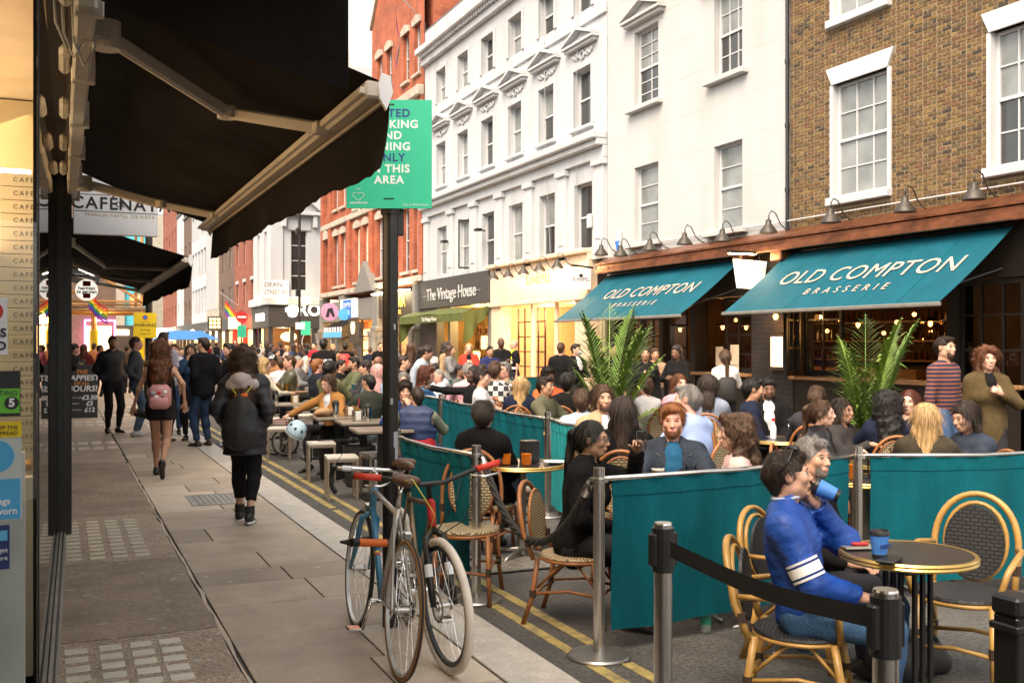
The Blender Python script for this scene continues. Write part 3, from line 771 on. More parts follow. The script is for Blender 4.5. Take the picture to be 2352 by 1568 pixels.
for xx in (CX0 + .35, 15.9):
 q = MB(); q.bx(xx - .4, xx + .4, CY0 - .1, CY0 + .02, 4.5, 14.6, .03); q.build('corner_pilaster', 'white_render', cw, world=True)
q = MB(); p = onY(634, 665, CY0); q.bx(p.x - .75, p.x + .75, CY0 - .13, CY0 - .05, p.z - .55, p.z + .55); sg = one(q, 'street_name_sign', 'sign_white', 'white street name plate on the white corner building', 'sign')
text('DEAN', .4, FY(p.x - .2, p.z + .28, CY0 - .14), 'print_black', sg); text('STREET W1', .4, FY(p.x, p.z - .18, CY0 - .14), 'print_black', sg, sx=.72)
q = MB(); p = onX(744, 650, XF) if False else Vector((XF - .02, 52.6, 0)); q.bx(XF - .06, XF - .002, 51.2, 52.55, 4.7, 5.6) if False else None
q = MB(); q.bx(CX0 - .15, 24, CY0 - .15, CY0 + 5.9, 2.65, 3.98, .02); q.build('fascia', 'dark_fascia', cw, world=True)
q = MB()
for xx in (CX0, 12.9, 14.2, 16.5): q.bx(xx - .12, xx + .12, CY0 - .05, CY0 + .2, 0, 2.65)
q.bx(14.3, 24, CY0, CY0 + .2, 0, 2.65)
for yy in (CY0 + 2, CY0 + 4, CY0 + 5.9): q.bx(CX0 - .05, CX0 + .15, yy - .12, yy + .12, 0, 2.65)
q.build('shop_frame', 'dark_fascia', cw, world=True)
D('prowler_in', (.10, .05, .025), .8, var=.5, vs=2)
q = MB(); q.quad((CX0 + .1, CY0 + 3, 0), (24, CY0 + 3, 0), (24, CY0 + 3, 2.7), (CX0 + .1, CY0 + 3, 2.7)); q.build('back_wall', 'prowler_in', cw, world=True)
MDEF['white_glow'] = emis((1, .93, .8), 1.3); MDEF['warm_glow'] = emis((1, .62, .24), 1.4); MDEF['warm_glow2'] = emis((1, .5, .16), 2.2); MDEF['lamp_glow'] = emis((1, .72, .38), 30.0); MDEF['strip_glow'] = emis((1, .85, .6), 6.0)
MDEF['bulb_glow'] = emis((1, .36, .07), 4.0)
MDEF['pink_glow'] = emis((1, .12, .6), 5.0); MDEF['gold_print'] = emis((.9, .52, .1), .25)
p0 = onY(700, 713, CY0 - .2)
text('PROWLER', 1.0, FY(p0.x + 1.35, p0.z, CY0 - .18), 'white_glow', cw, ext=.02, bold=.02, world=True)
q = MB(); pp = onY(672, 716, CY0 - .2)
q.ball((pp.x, CY0 - .2, pp.z - .12), (.3, .03, .22), 12, 6)
for (dx, dz) in ((-.34, .12), (-.13, .34), (.13, .34), (.34, .12)): q.ball((pp.x + dx, CY0 - .2, pp.z + dz), (.11, .03, .16), 8, 5)
q.build('paw_emblem', 'white_glow', cw, world=True)
text('PROWLER', .62, frame((CX0 - .18, CY0 + 2.6, 3.3), (0, -1, 0), (0, 0, 1)), 'white_glow', cw, ext=.02, bold=.02, world=True)
for (xx, yy) in ((12.2, CY0 - .5), (13.6, CY0 - .5), (15, CY0 - .5), (CX0 - .5, CY0 + 2), (CX0 - .5, CY0 + 4)):
 lamp('fascia_light', (xx, yy, 4.3), 12, (1, .6, .22), .1)
lamp('shop_light', (12.6, CY0 + 1.5, 2.3), 120, (1, .6, .25), .2)
q = MB(); q.ball((12.75, CY0 + .3, 2.1), (.5, .06, .3), 14, 8); one(q, 'lit_shop_sign', 'warm_glow', 'glowing oval sign inside the black corner shop', 'sign')
pc = onY(727, 770, CY0 - .03); q = MB(); q.tube([(pc.x + .9 * math.cos(t * .2618), CY0 - .06, 1.75 + .9 * math.sin(t * .2618)) for t in range(24)], .03, 5, closed=True); q.build('white_ring', 'white_paint', cw, world=True)
# ---- the terrace further down the street
def terrace(name, label, y0, y1, h, mt, x=XF, nwin=2, floors=3, wmat='white_paint', pane='pane', ww=.9, wh=1.6, z0=4.4, fh=2.9, shop='dark_fascia', glow='warm_glow2', roof='lead', head=None):
 t = thing(name, label, 'building', (x, (y0 + y1) / 2, 0)); hs_ = []
 for f in range(floors):
  for i in range(nwin):
   yy = y0 + (y1 - y0) * (i + .5) / nwin; z = z0 + f * fh
   if z + wh < h - .3: hs_.append([yy - ww / 2, yy + ww / 2, z, z + wh])
 q = MB(); wall_mesh(q, y0, y1, 3.6, h, hs_, x, .18); q.build('wall', mt, t, world=True)
 q = MB(); q.bx(x + .25, x + 8, y0, y1, 3.5, h - .02); q.build('building_core', mt, t, world=True)
 q = MB(); q.bx(x - .15, x + 8, y0, y1, h - .01, h + .25, .03); q.build('parapet', roof, t, world=True)
 for k, hh in enumerate(hs_):
  win_part(t, *hh, x, 2, 2, pane if k % 4 else 'pane_pale', fr=wmat, depth=.18, st=.08, bar=.04)
  if head:
   q = MB(); q.bx(x - .06, x + .02, hh[0] - .1, hh[1] + .1, hh[3], hh[3] + .22); q.build('window_head', head, t, world=True)
 q = MB(); q.bx(x - .12, x + .3, y0 + .05, y1 - .05, 2.75, 3.6, .02); q.build('fascia', shop, t, world=True)
 q = MB()
 for yy in (y0 + .15, (y0 + y1) / 2, y1 - .15): q.bx(x - .1, x + .2, yy - .14, yy + .14, 0, 2.75)
 q.bx(x, x + .15, y0, y1, 0, .5); q.build('shop_piers', shop, t, world=True)
 q = MB(); q.quad((x + 1.2, y1, .3), (x + 1.2, y0, .3), (x + 1.2, y0, 2.7), (x + 1.2, y1, 2.7)); q.build('lit_interior', glow, t, world=True)
 q = MB(); q.quad((x + .08, y1, .5), (x + .08, y0, .5), (x + .08, y0, 2.75), (x + .08, y1, 2.75)); q.build('shop_window', 'glass', t, world=True)
 return t
X2 = 11.8
terrace('rust_brick_house', 'rust red brick house with white window heads next to the white corner building', 68.6, 78, 15.5, 'rust_brick', X2, 3, 4, head='white_paint', shop='red')
terrace('brown_brick_house', 'narrow brown brick house with pale sash windows', 78.05, 86, 16, 'dark_brick', X2, 2, 4)
q = terrace('concrete_office', 'pale concrete office with dark vertical fins', 86.05, 94, 15, 'stone_trim', X2, 1, 1, ww=6.2, wh=8.5, z0=4.6, wmat='black_paint')
mbq = MB()
for k in range(13): mbq.bx(X2 - .12, X2 + .1, 86.9 + k * .5, 87.02 + k * .5, 4.6, 13.2)
mbq.build('fins', 'white_paint', q, world=True)
terrace('white_office', 'white framed office block with tiers of wide windows', 94.05, 105, 19, 'white_render', X2, 5, 4, ww=1.7, wh=2.4, fh=3.5)
terrace('grey_brick_house', 'slim grey brown house beyond the white office block', 105.05, 112, 14.5, 'dark_brick', X2, 2, 3)
terrace('pale_rendered_house', 'pale rendered house wall far down the street', 112.05, 119, 15.5, 'white_render', X2, 2, 3)
terrace('tall_red_house', 'tall red brick house with plain rendered flank far down the street', 119.05, 136, 23, 'rust_brick', X2, 5, 5, shop='stone_trim')
q = MB(); q.bx(X2 + 1, X2 + 7, 118.6, 119.04, 15.6, 22.5); one(q, 'rendered_flank_wall', 'stone_trim', 'beige rendered flank of the tall red house above its neighbour', 'wall')
te = thing('turquoise_house', 'bright turquoise painted house closing the end of the street', 'building', (5, 150, 0))
hx_ = [[2.2 + i * 3.2, 3.6 + i * 3.2, z, z + 3.0] for i in range(3) for z in (5.6, 10.4)]
D('turquoise', (.10, .50, .60), .8, var=.06, vs=2); D('brown_render', (.13, .09, .065), .8, var=.2)
q = MB(); wall_y(q, .5, 11.4, 4.2, 16.5, hx_, 150); q.bx(.5, 11.4, 150.3, 158, 0, 16.4); q.build('wall', 'turquoise', te, world=True)
q = MB(); q.bx(4.4, 8.0, 149.7, 150, 4.2, 16.6); q.build('stone_bay', 'stone_trim', te, world=True)
for h in hx_: win_y(te, h[0], h[1], h[2], h[3], 149.68 if 4.4 < h[0] < 8 else 150, 2, 3, 'pane_warm' if h[2] < 6 else 'pane')
q = MB(); q.bx(-2, 11.5, 149.6, 150.2, 0, 4.2); q.build('pub_front', 'wood_dark', te, world=True)
q = MB(); q.bx(3.5, 8.5, 149.4, 149.6, 2.9, 3.6); q.build('lit_pub_sign', 'strip_glow', te, world=True)
tb = thing('brown_house', 'brown house beside the turquoise one at the street end', 'building', (-4, 148, 0))
hx_ = [[-2.6, -1.4, 6, 9], [-2.6, -1.4, 11, 14], [-5.6, -4.4, 6, 9]]
q = MB(); wall_y(q, -9, .45, 0, 18, hx_, 148); q.bx(-9, .45, 148.3, 156, 0, 17.9); q.build('wall', 'brown_render', tb, world=True)
for h in hx_: win_y(tb, *h, 148, 2, 2, 'pane_pale')
q = MB(); q.bx(8.0, 30, 170, 180, 0, 22); o = one(q, 'distant_block', 'stone_trim', 'distant pale block behind the far roofs', 'building')
q = MB()
for k in range(9): q.bx(13.5, 13.7, 121 + k * .0, 121.3, 23, 23.2) if False else None
for k in range(7): q.bx(12.6, 17, 124, 124.2, 23.2 + k * .62, 23.5 + k * .62)
q.bx(12.6, 12.8, 124.2, 131, 23.2, 27.5); one(q, 'roof_plant_screen', 'white_paint', 'white louvred plant screen on the far roof', 'roof plant')
# ---------------------------------------------------------------- shop fronts opposite
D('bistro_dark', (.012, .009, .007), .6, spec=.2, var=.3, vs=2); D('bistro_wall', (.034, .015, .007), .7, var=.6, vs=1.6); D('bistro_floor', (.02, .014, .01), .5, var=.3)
bs = thing('bistro_front', 'dark bistro shop front with open windows and glazed brick pier under the teal awnings', 'shop front', (XF, 15, 0))
for (a, b) in ((7.0, 10.3), (15.36, 16.6), (22.1, 22.44)): q = MB(); q.bx(XF, XF + .5, a, b, 0, 3.3); q.build('glazed_pier', 'glazed_brick', bs, world=True)
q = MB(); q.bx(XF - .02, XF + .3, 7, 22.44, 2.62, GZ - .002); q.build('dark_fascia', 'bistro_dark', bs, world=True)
q = MB(); q.bx(XF - .30, XF - .021, 7, 22.44, 3.43, 3.60, .02); q.bx(XF - .36, XF - .30, 7, 22.44, 3.38, 3.50, .015); q.build('copper_gutter', 'copper', bs, world=True)
q = MB(); q.prism([(3.601, XF - .34), (3.601, XF - .003), (3.80, XF - .003), (3.64, XF - .34)], 1, 7, 22.44); q.build('copper_flashing', 'copper', bs, world=True)
q = MB(); q.bx(XF - .33, XF - .02, 15.30, 15.62, 3.2, 3.43, .02); q.bx(XF - .33, XF - .02, 16.5, 16.8, 3.2, 3.43, .02); q.build('copper_bracket', 'copper', bs, world=True)
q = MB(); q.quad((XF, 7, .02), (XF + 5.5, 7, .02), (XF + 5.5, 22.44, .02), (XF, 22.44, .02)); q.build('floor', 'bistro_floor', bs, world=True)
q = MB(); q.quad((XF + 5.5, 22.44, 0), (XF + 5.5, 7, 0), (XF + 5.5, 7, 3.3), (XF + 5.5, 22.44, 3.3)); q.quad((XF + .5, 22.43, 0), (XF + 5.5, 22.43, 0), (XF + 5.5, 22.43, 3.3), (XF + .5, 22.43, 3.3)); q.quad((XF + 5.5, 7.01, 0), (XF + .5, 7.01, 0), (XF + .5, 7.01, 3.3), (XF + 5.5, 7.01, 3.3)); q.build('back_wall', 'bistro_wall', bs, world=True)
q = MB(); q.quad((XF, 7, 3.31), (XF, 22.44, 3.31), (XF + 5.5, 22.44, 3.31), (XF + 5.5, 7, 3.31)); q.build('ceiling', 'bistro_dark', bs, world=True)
for (a, b) in ((10.3, 15.36), (16.6, 18.6), (19.9, 22.1)):
 q = MB(); q.bx(XF + .02, XF + .2, a, b, 0, 1.0); q.build('stall_riser', 'dark_front', bs, world=True)
 q = MB(); q.bx(XF - .12, XF + .32, a, b, 1.0, 1.06, .012); q.build('timber_ledge', 'wood', bs, world=True)
def leaf_frame(y0, y1, x0, x1, z0, z1, cols, rows, nm='folded_window'):
 "glazed leaf standing between two plan points"
 a, b = Vector((x0, y0, 0)), Vector((x1, y1, 0)); d = (b - a); L_ = d.length; d.normalize()
 T = Matrix(((d.x, -d.y, 0, a.x), (d.y, d.x, 0, a.y), (0, 0, 1, 0), (0, 0, 0, 1)))
 q = MB(); q.T = T; s_ = .07
 q.bx(0, s_, -.03, .03, z0, z1); q.bx(L_ - s_, L_, -.03, .03, z0, z1); q.bx(s_, L_ - s_, -.03, .03, z0, z0 + s_ * 1.5); q.bx(s_, L_ - s_, -.03, .03, z1 - s_, z1)
 for i in range(1, cols): q.bx(L_ * i / cols - .018, L_ * i / cols + .018, -.02, .02, z0, z1)
 for j in range(1, rows): zz = z0 + (z1 - z0) * j / rows; q.bx(0, L_, -.021, .021, zz - .018, zz + .018)
 o = q.build(nm, 'dark_front', bs, world=True)
 q = MB(); q.T = T; q.quad((0, 0, z0), (L_, 0, z0), (L_, 0, z1), (0, 0, z1)); q.build('pane', 'glass', o, world=True)
leaf_frame(15.3, 14.9, XF + .1, XF - .55, 1.07, 2.6, 2, 3); leaf_frame(15.2, 14.2, XF + .16, XF + .16, 1.07, 2.6, 2, 3); leaf_frame(11.5, 10.35, XF + .05, XF + .05, 0, 2.6, 3, 5, 'door'); leaf_frame(22.05, 20.9, XF + .1, XF + .1, 1.07, 2.6, 3, 4); leaf_frame(17.6, 16.65, XF + .1, XF + .1, 1.07, 2.6, 2, 4); leaf_frame(19.9, 19.4, XF + .1, XF + .9, 0, 2.6, 2, 5, 'door'); leaf_frame(20.85, 20.0, XF + .1, XF + .1, 1.07, 2.6, 2, 4)
for (a, b) in ((11.5, 11.72), (18.55, 18.75), (19.85, 20.0)):
 q = MB(); q.bx(XF - .02, XF + .3, a, b, 0, 2.65); q.build('door_post', 'dark_front', bs, world=True)
q = MB()
for zz in (1.25, 1.7, 2.15): q.bx(XF + 5.1, XF + 5.48, 16.5, 21.5, zz, zz + .04)
q.bx(XF + 4.2, XF + 4.8, 16.5, 21, 0, 1.1); q.build('back_bar', 'wood', bs, world=True)
D('bottle_amber', (.12, .045, .01), .15, var=.4, vs=3); D('mirror', (.8, .55, .3), .06, metal=1, var=.02); D('paper_warm', (.62, .5, .36), .8, var=.05)
q = MB()
for zz in (1.29, 1.74, 2.19):
 for k in range(26): q.lathe([(.035, 0), (.035, .17), (.012, .22), (.012, .27)], (XF + 5.25, 16.7 + k * .18 + rnd.uniform(-.03, .03), zz), 6)
tag(q.build('bottles_on_shelf', 'bottle_amber', bs, world=True), kind='stuff')
for i, (u, v, r_) in enumerate(((2095, 757, 12), (2140, 760, 13), (2184, 760, 13), (2118, 780, 9), (2162, 784, 9), (2205, 780, 10), (2118, 737, 9), (2162, 735, 9))):
 p = onX(u, v, XF + 5.4); q = MB(); s_ = r_ / FPX * (p.x * SA + p.y * CA); q.T = Matrix.Translation(p) @ Matrix.Rotation(R(-90), 4, 'Y')
 q.lathe([(s_ * 1.08, -.02), (s_ * 1.08, .015), (s_, .018)], n=20, sx=1.25); o = q.build('round_mirror', 'mirror', bs, world=True, smooth=True, ang=30)
pend = None
for i, (u, v, X, lab) in enumerate(((1562, 756, 14.2, 'leftmost pendant lamp glowing inside the bistro'), (1660, 751, 14.4, 'saucer pendant lamp over the waitress in white'), (1714, 751, 14.6, 'saucer pendant lamp just left of the menu case'), (1971, 745, 14.0, 'saucer pendant lamp behind the big palm'), (2137, 742, 14.6, 'saucer pendant lamp in front of the round mirrors'))):
 p = onX(u, v, X)
 if pend is None:
  t = thing('pendant_lamp', lab, 'lamp', p, 0, 'pendant lamps in the bistro'); pend = t
  q = MB(); q.lathe([(.17, .03), (.165, .045), (.05, .09), (.02, .12)], n=18); q.build('shade', 'lamp_metal', t, smooth=True, ang=40)
  q = MB(); q.ball((0, 0, 0), (.04, .04, .06), 10, 6); q.build('bulb', 'bulb_glow', t, smooth=True)
  q = MB(); q.cyl((0, 0, .12), (0, 0, 3.3 - p.z), .006, n=5); q.build('cord', 'plastic_black', t)
 else: t = copy_tree(pend, loc=p, label=lab)
 lamp('pendant_light', (0, 0, -.09), 9, (1, .46, .13), .05, parent=t)
for k, (u, v, X) in enumerate(((1600, 742, 15.5), (1630, 765, 16.5), (1690, 735, 16), (1740, 765, 17), (1900, 760, 16.5), (1930, 735, 15.5), (2030, 765, 17), (2060, 740, 15.8), (2100, 722, 16.4), (1545, 735, 16))):
 p = onX(u, v, X); q = MB(); q.ball(p, .045, 8, 5); one(q, 'bulb', 'bulb_glow', '%s small bare bulb glowing inside the bistro, from the left' % ORD[(1, 2, 3, 4, 5, 6, 7, 8, 9, 0)[k]], 'lamp', 'bare bulbs in the bistro')
for (u, v) in ((1782, 727), (1814, 727)):
 p = onX(u, v, XF - .16); t = thing('wall_lantern', 'small lit wall lantern at the top of the glazed pier, %s one' % ('left' if u < 1800 else 'right'), 'lamp', p, 0, 'lanterns on the pier')
 q = MB(); q.ball((0, 0, 0), (.045, .045, .06), 10, 6); q.build('bulb', 'bulb_glow', t, smooth=True)
 q = MB(); q.cyl((0, 0, .05), (0, 0, .11), .05, .03, 10); q.cyl((0, 0, .1), (.16, 0, .1), .012, n=6); q.build('bracket', 'lamp_metal', t)
 lamp('lantern_light', (-.08, 0, -.02), 9, (1, .5, .16), .05, parent=t)
p = onX(1794, 810, XF); t = thing('menu_case', 'backlit menu case on the glazed brick pier', 'menu case', (XF, p.y, p.z))
q = MB(); q.box((-.05, 0, 0), (.1, .46, .66), .012); q.build('case', 'wood_dark', t)
MDEF['menu_glow'] = emis((1, .72, .42), 1.6)
q = MB(); q.box((-.103, 0, .02), (.004, .34, .56)); q.build('lit_sheet', 'menu_glow', t)
for (u, v, w_, h_) in ((1690, 815, .28, .42), (1690, 860, .28, .4), (1655, 818, .25, .4)):
 p = onX(u, v, XF + .05); q = MB(); q.box((0, 0, 0), (.006, w_, h_)); o = q.build('notice', 'paper_warm', bs); o.location = (p.x - XF - .03, p.y - 15, p.z)
def teal_awning(y0, y1, lab, size, cy):
 t = thing('teal_awning', lab, 'awning', (XF, (y0 + y1) / 2, 0))
 XT, ZT, XB, ZB = XF - .05, 3.36, 10.98, 2.22
 def fn(u, v):
  sag = -.035 * math.sin(math.pi * u) * (1 if True else 0) - .006 * abs(math.sin(v * math.pi * 5))
  return (XT + (XB - XT) * u, y0 + (y1 - y0) * v, ZT + (ZB - ZT) * u + sag)
 q = MB(); q.grid(fn, 10, 30); q.grid(lambda u, v: tuple(Vector(fn(u, v)) - Vector((0, 0, .006))), 10, 30); q.build('canopy', 'teal_awning', t, world=True, smooth=True)
 q = MB(); q.bx(XB - .03, XB + .03, y0 - .03, y1 + .03, ZB - .05, ZB + .01, .012); q.build('front_bar', 'grey_stone', t, world=True)
 q = MB(); q.cyl((XT, y0, ZT), (XT, y1, ZT), .05, n=10); q.build('roller', 'black_paint', t, world=True)
 for yy in (y0 + .25, y1 - .25):
  q = MB(); el = (XF - .75, yy + (.45 if yy < (y0 + y1) / 2 else -.45), 2.45); q.tube([(XF - .02, yy, 2.75), el, (XB + .03, yy, ZB - .03)], .018, 6); q.build('folding_arm', 'black_paint', t, world=True)
 for k in range(1, 6):
  q = MB(); yy = k / 6; q.grid(lambda u, v: tuple(Vector(fn(u, yy + (v - .5) * .006)) + Vector((-.002, 0, .003))), 10, 1); q.build('seam', 'teal', t, world=True)
 n = Vector((-(ZT - ZB), 0, (XT - XB))).normalized(); sl_ = Vector((XT - XB, 0, ZT - ZB)).normalized()
 m = Vector(fn(.47, .5)) + n * .018; m.y = cy
 text('OLD COMPTON', size, frame(m, (0, -1, 0), sl_), 'awning_print', t, ext=.001, shear=-.0, space=1.06, world=True, sx=.95)
 m = Vector(fn(.72, .5)) + n * .018; m.y = cy
 text('BRASSERIE', size * .42, frame(m, (0, -1, 0), sl_), 'awning_print', t, ext=.001, space=1.9, world=True)
 return t
teal_awning(10.45, 15.42, 'large teal awning in front of the brick building', .55, 12.75)
teal_awning(16.85, 22.3, 'teal awning in front of the plain white building', .52, 19.3)
YS = 16.1
t = thing('projecting_sign', 'lit white projecting sign between the two teal awnings', 'sign', (XF, YS, 3.0))
q = MB(); q.prism([(2.72, XF - .70), (2.70, XF - .14), (3.24, XF - .05), (3.26, XF - .79)], 1, YS - .04, YS + .04)
MDEF['sign_glow'] = emis((1, .92, .74), .3)
q.build('panel', 'sign_glow', t, world=True)
text('OLD COMPTON', .115, FY(XF - .42, 3.06, YS - .043), 'print_black', t, ext=.001, world=True, sx=.86); text('BRASSERIE', .045, FY(XF - .42, 2.95, YS - .043), 'print_orange', t, ext=.001, space=1.5, world=True)
q = MB(); q.bx(XF - .95, XF - .0, YS - .10, YS - .02, 3.37, 3.42); q.build('lamp_bar', 'black_paint', t, world=True)
q = MB(); q.bx(XF - .94, XF - .35, YS - .095, YS - .025, 3.355, 3.369); q.build('light_strip', 'lamp_glow', t, world=True)
q = MB(); q.cyl((XF - .65, YS, 3.26), (XF - .65, YS, 3.37), .008, n=5); q.cyl((XF - .2, YS, 3.26), (XF - .2, YS, 3.37), .008, n=5); q.build('hanger', 'black_paint', t, world=True)
lamp('sign_light', (XF - .5 - XF, -.3, .2), 4, (1, .8, .5), .1, parent=t)
def swan(nm, lab, p, group, lit=0):
 t = thing(nm, lab, 'lamp', p, 0, group)
 q = MB(); pts = [(.62, 0, -.06), (.45, .0, -.04), (.28, 0, .06), (.14, 0, .26), (.02, 0, .30), (-.05, 0, .22), (-.05, 0, .13)]
 q.tube([(a * .8, b, c) for a, b, c in pts], .012, 6); q.build('arm', 'lamp_metal', t, smooth=True)
 q = MB(); q.lathe([(.17, -.12), (.165, -.09), (.11, -.01), (.06, .05), (.05, .12), (.02, .14)], (-.05, 0, 0), 14); q.build('shade', 'lamp_metal', t, smooth=True, ang=35)
 if lit:
  q = MB(); q.ball((-.05, 0, -.06), .045, 8, 5); q.build('bulb', 'lamp_glow', t, smooth=True)
 return t
first = None
for i, (u, v) in enumerate(((1385, 575), (1430, 577), (1497, 563), (1577, 549), (1664, 541), (1770, 521), (1913, 496), (2084, 470), (2243, 440))):
 p = onX(u, v, XF - .45)
 lab = ['%s swan-neck lamp over the copper gutter, counted from the far end' % w_ for w_ in ('first', 'second', 'third', 'fourth', 'fifth', 'sixth', 'seventh', 'eighth', 'ninth')][i]
 first = swan('swan_neck_lamp', lab, p, 'swan-neck lamps above the bistro') if first is None else copy_tree(first, loc=p, label=lab)
 if first is None: pass
q = MB(); q.cyl((XF - .06, 7.2, 3.92), (XF - .06, 22.2, 3.98), .014, n=6); one(q, 'conduit', 'white_paint', 'thin pale conduit running along above the copper gutter', 'pipe')
# ---- cream clothing shop
cs = thing('cream_shop_front', 'warmly lit cream shop front with swan-neck lamps', 'shop front', (XF, 26.5, 0))
D('cream_front', (.66, .54, .40), .5, var=.04, vs=3)
q = MB(); q.bx(XF - .10, XF + .2, 23.3, 29.85, 2.95, 4.0, .02); q.build('fascia', 'cream_front', cs, world=True)
q = MB(); q.bx(XF - .26, XF + .2, 23.3, 29.9, 4.001, 4.12, .02); q.bx(XF - .16, XF + .2, 23.3, 29.9, 2.80, 2.949, .02); q.build('cornice', 'cream_front', cs, world=True)
for (a, b) in ((29.1, 29.85), (23.3, 24.1), (22.46, 22.7)):
 q = MB(); q.bx(XF - .06, XF + .3, a, b, 0, 2.8, .01); q.bx(XF - .09, XF - .05, a + .12, b - .12 if b - a > .4 else a + .14, .5, 2.5, .01); q.build('pilaster', 'cream_front', cs, world=True)
q = MB(); q.bx(XF + .05, XF + .2, 24.1, 27.0, 0, .45); q.build('stall_riser', 'cream_front', cs, world=True)
q = MB(); q.bx(XF + .02, XF + .12, 24.1, 24.18, .45, 2.8); q.bx(XF + .02, XF + .12, 25.4, 25.48, .45, 2.8); q.bx(XF + .02, XF + .12, 26.9, 27.05, 0, 2.8); q.build('window_frame', 'cream_front', cs, world=True)
q = MB(); q.quad((XF + .1, 27, .45), (XF + .1, 24.1, .45), (XF + .1, 24.1, 2.8), (XF + .1, 27, 2.8)); q.build('shop_window', 'glass', cs, world=True)
q = MB()
for i in range(5): q.bx(XF + .5, XF + .55, 27.1 + i * .48, 27.14 + i * .48, 0, 2.75)
for j in range(6): q.bx(XF + .502, XF + .548, 27.1, 29.06, j * .45 + .05, j * .45 + .09)
q.build('grid_door', 'black_paint', cs, world=True)
D('peach_wall', (.62, .40, .22), .7, var=.1, vs=1)
q = MB(); q.quad((XF + 3, 30, 0), (XF + 3, 22.5, 0), (XF + 3, 22.5, 3), (XF + 3, 30, 3)); q.quad((XF + .3, 29.5, 0), (XF + 3, 29.5, 0), (XF + 3, 29.5, 3), (XF + .3, 29.5, 3)); q.quad((XF, 22.5, 2.81), (XF, 30, 2.81), (XF + 3, 30, 2.81), (XF + 3, 22.5, 2.81)); q.quad((XF, 22.5, .03), (XF + 3, 22.5, .03), (XF + 3, 30, .03), (XF, 30, .03)); q.build('interior', 'peach_wall', cs, world=True)
lamp('shop_interior_light', (1.2, -.5, 2.5), 110, (1, .6, .3), .25, parent=cs); lamp('shop_interior_light', (1.2, 1.8, 2.5), 80, (1, .6, .3), .25, parent=cs)
q = MB(); MDEF['neon'] = emis((.95, 1, .8), 6)  # emissive bars stand in for white lettering reflected in the shop window
for j in range(3):
 for k in range(7): q.bx(XF + .9, XF + .92, 24.6 + k * .13, 24.66 + k * .13, 1.35 + j * .2, 1.35 + j * .2 + (.17 if j == 1 else .08))
tag(q.build('window_reflection', 'neon', cs, world=True), kind='stuff')
text('SUNSPEL', .36, FX(26.3, 3.48, XF - .106), 'print_orange', cs, ext=.004, bold=.004, space=1.25, world=True)
f2 = None
for i, (u, v) in enumerate(((1137, 633), (1171, 628), (1206, 621), (1243, 613), (1284, 606))):
 p = onX(u, v, XF - .55); lab = '%s swan-neck lamp over the cream shop, from the left' % ('first', 'second', 'third', 'fourth', 'fifth')[i]
 f2 = swan('shop_lamp', lab, p, 'swan-neck lamps over the cream shop', 1) if f2 is None else copy_tree(f2, loc=p, label=lab)
 lamp('swan_neck_light', (-.05, 0, -.12), 13, (1, .58, .25), .06, parent=f2, kind='POINT')
YS = 23.2
t = thing('hanging_shop_sign', 'square white hanging sign on a black bracket beside the cream shop', 'sign', (XF, YS, 3))
p0, p1 = onY(1310, 615, YS), onY(1357, 665, YS)
q = MB(); q.bx(p0.x, p1.x, YS - .02, YS + .02, p1.z, p0.z, .004); q.build('panel', 'sign_white', t, world=True)
text('SUNSPEL', .125, FY((p0.x + p1.x) / 2, (p0.z + p1.z) / 2 - .02, YS - .023), 'print_black', t, ext=.001, world=True)
q = MB(); cxx = (p0.x + p1.x) / 2; q.bx(cxx - .05, cxx + .05, YS - .024, YS - .021, p0.z - .23, p0.z - .15); q.build('crest', 'print_black', t, world=True)
q = MB(); q.cyl((p0.x - .1, YS, p0.z + .08), (XF, YS, p0.z + .02), .03, n=8); q.cyl((p0.x + .1, YS, p0.z), (p0.x + .1, YS, p0.z + .08), .006, n=5); q.cyl((p1.x - .1, YS, p0.z), (p1.x - .1, YS, p0.z + .06), .006, n=5); q.build('bracket', 'black_paint', t, world=True)
q = MB(); q.ball((p0.x - .12, YS - .05, p0.z + .0), .07, 10, 6); q.build('lamp', 'lamp_glow', t, world=True)
# ---- wine shop with green awning
vs_ = thing('wine_shop_front', 'grey wine shop front with bright window and bottles', 'shop front', (XF, 33.5, 0))
q = MB(); q.bx(XF - .12, XF + .2, 29.92, 36.9, 2.95, 4.0, .02); q.build('fascia', 'dark_fascia', vs_, world=True)
for (a, b) in ((29.92, 30.15), (33.6, 33.8), (36.4, 36.9), (35.0, 36.4)):
 q = MB(); q.bx(XF - .06, XF + .25, a, b, 0, 2.95, .01); q.build('pier', 'grey_stone' if a < 35 else 'dark_fascia', vs_, world=True)
q = MB(); q.bx(XF, XF + .2, 30.15, 33.6, 0, .5); q.build('stall_riser', 'dark_fascia', vs_, world=True)
q = MB(); q.quad((XF + .08, 33.6, .5), (XF + .08, 30.15, .5), (XF + .08, 30.15, 2.95), (XF + .08, 33.6, 2.95)); q.build('shop_window', 'glass', vs_, world=True)
D('wine_wall', (.6, .38, .13), .7, var=.45, vs=1.4)
q = MB(); q.quad((XF + 2.2, 37, 0), (XF + 2.2, 29.92, 0), (XF + 2.2, 29.92, 3), (XF + 2.2, 37, 3)); q.quad((XF, 29.92, 2.951), (XF, 37, 2.951), (XF + 2.2, 37, 2.951), (XF + 2.2, 29.92, 2.951)); q.quad((XF + .2, 36.9, 0), (XF + 2.2, 36.9, 0), (XF + 2.2, 36.9, 3), (XF + .2, 36.9, 3)); q.build('interior', 'wine_wall', vs_, world=True)
for zz in (1.0, 1.5, 2.0):
 q = MB(); q.bx(XF + .4, XF + .7, 30.2, 32.6, zz - .03, zz); q.build('glass_shelf', 'wood', vs_, world=True)
q = MB()
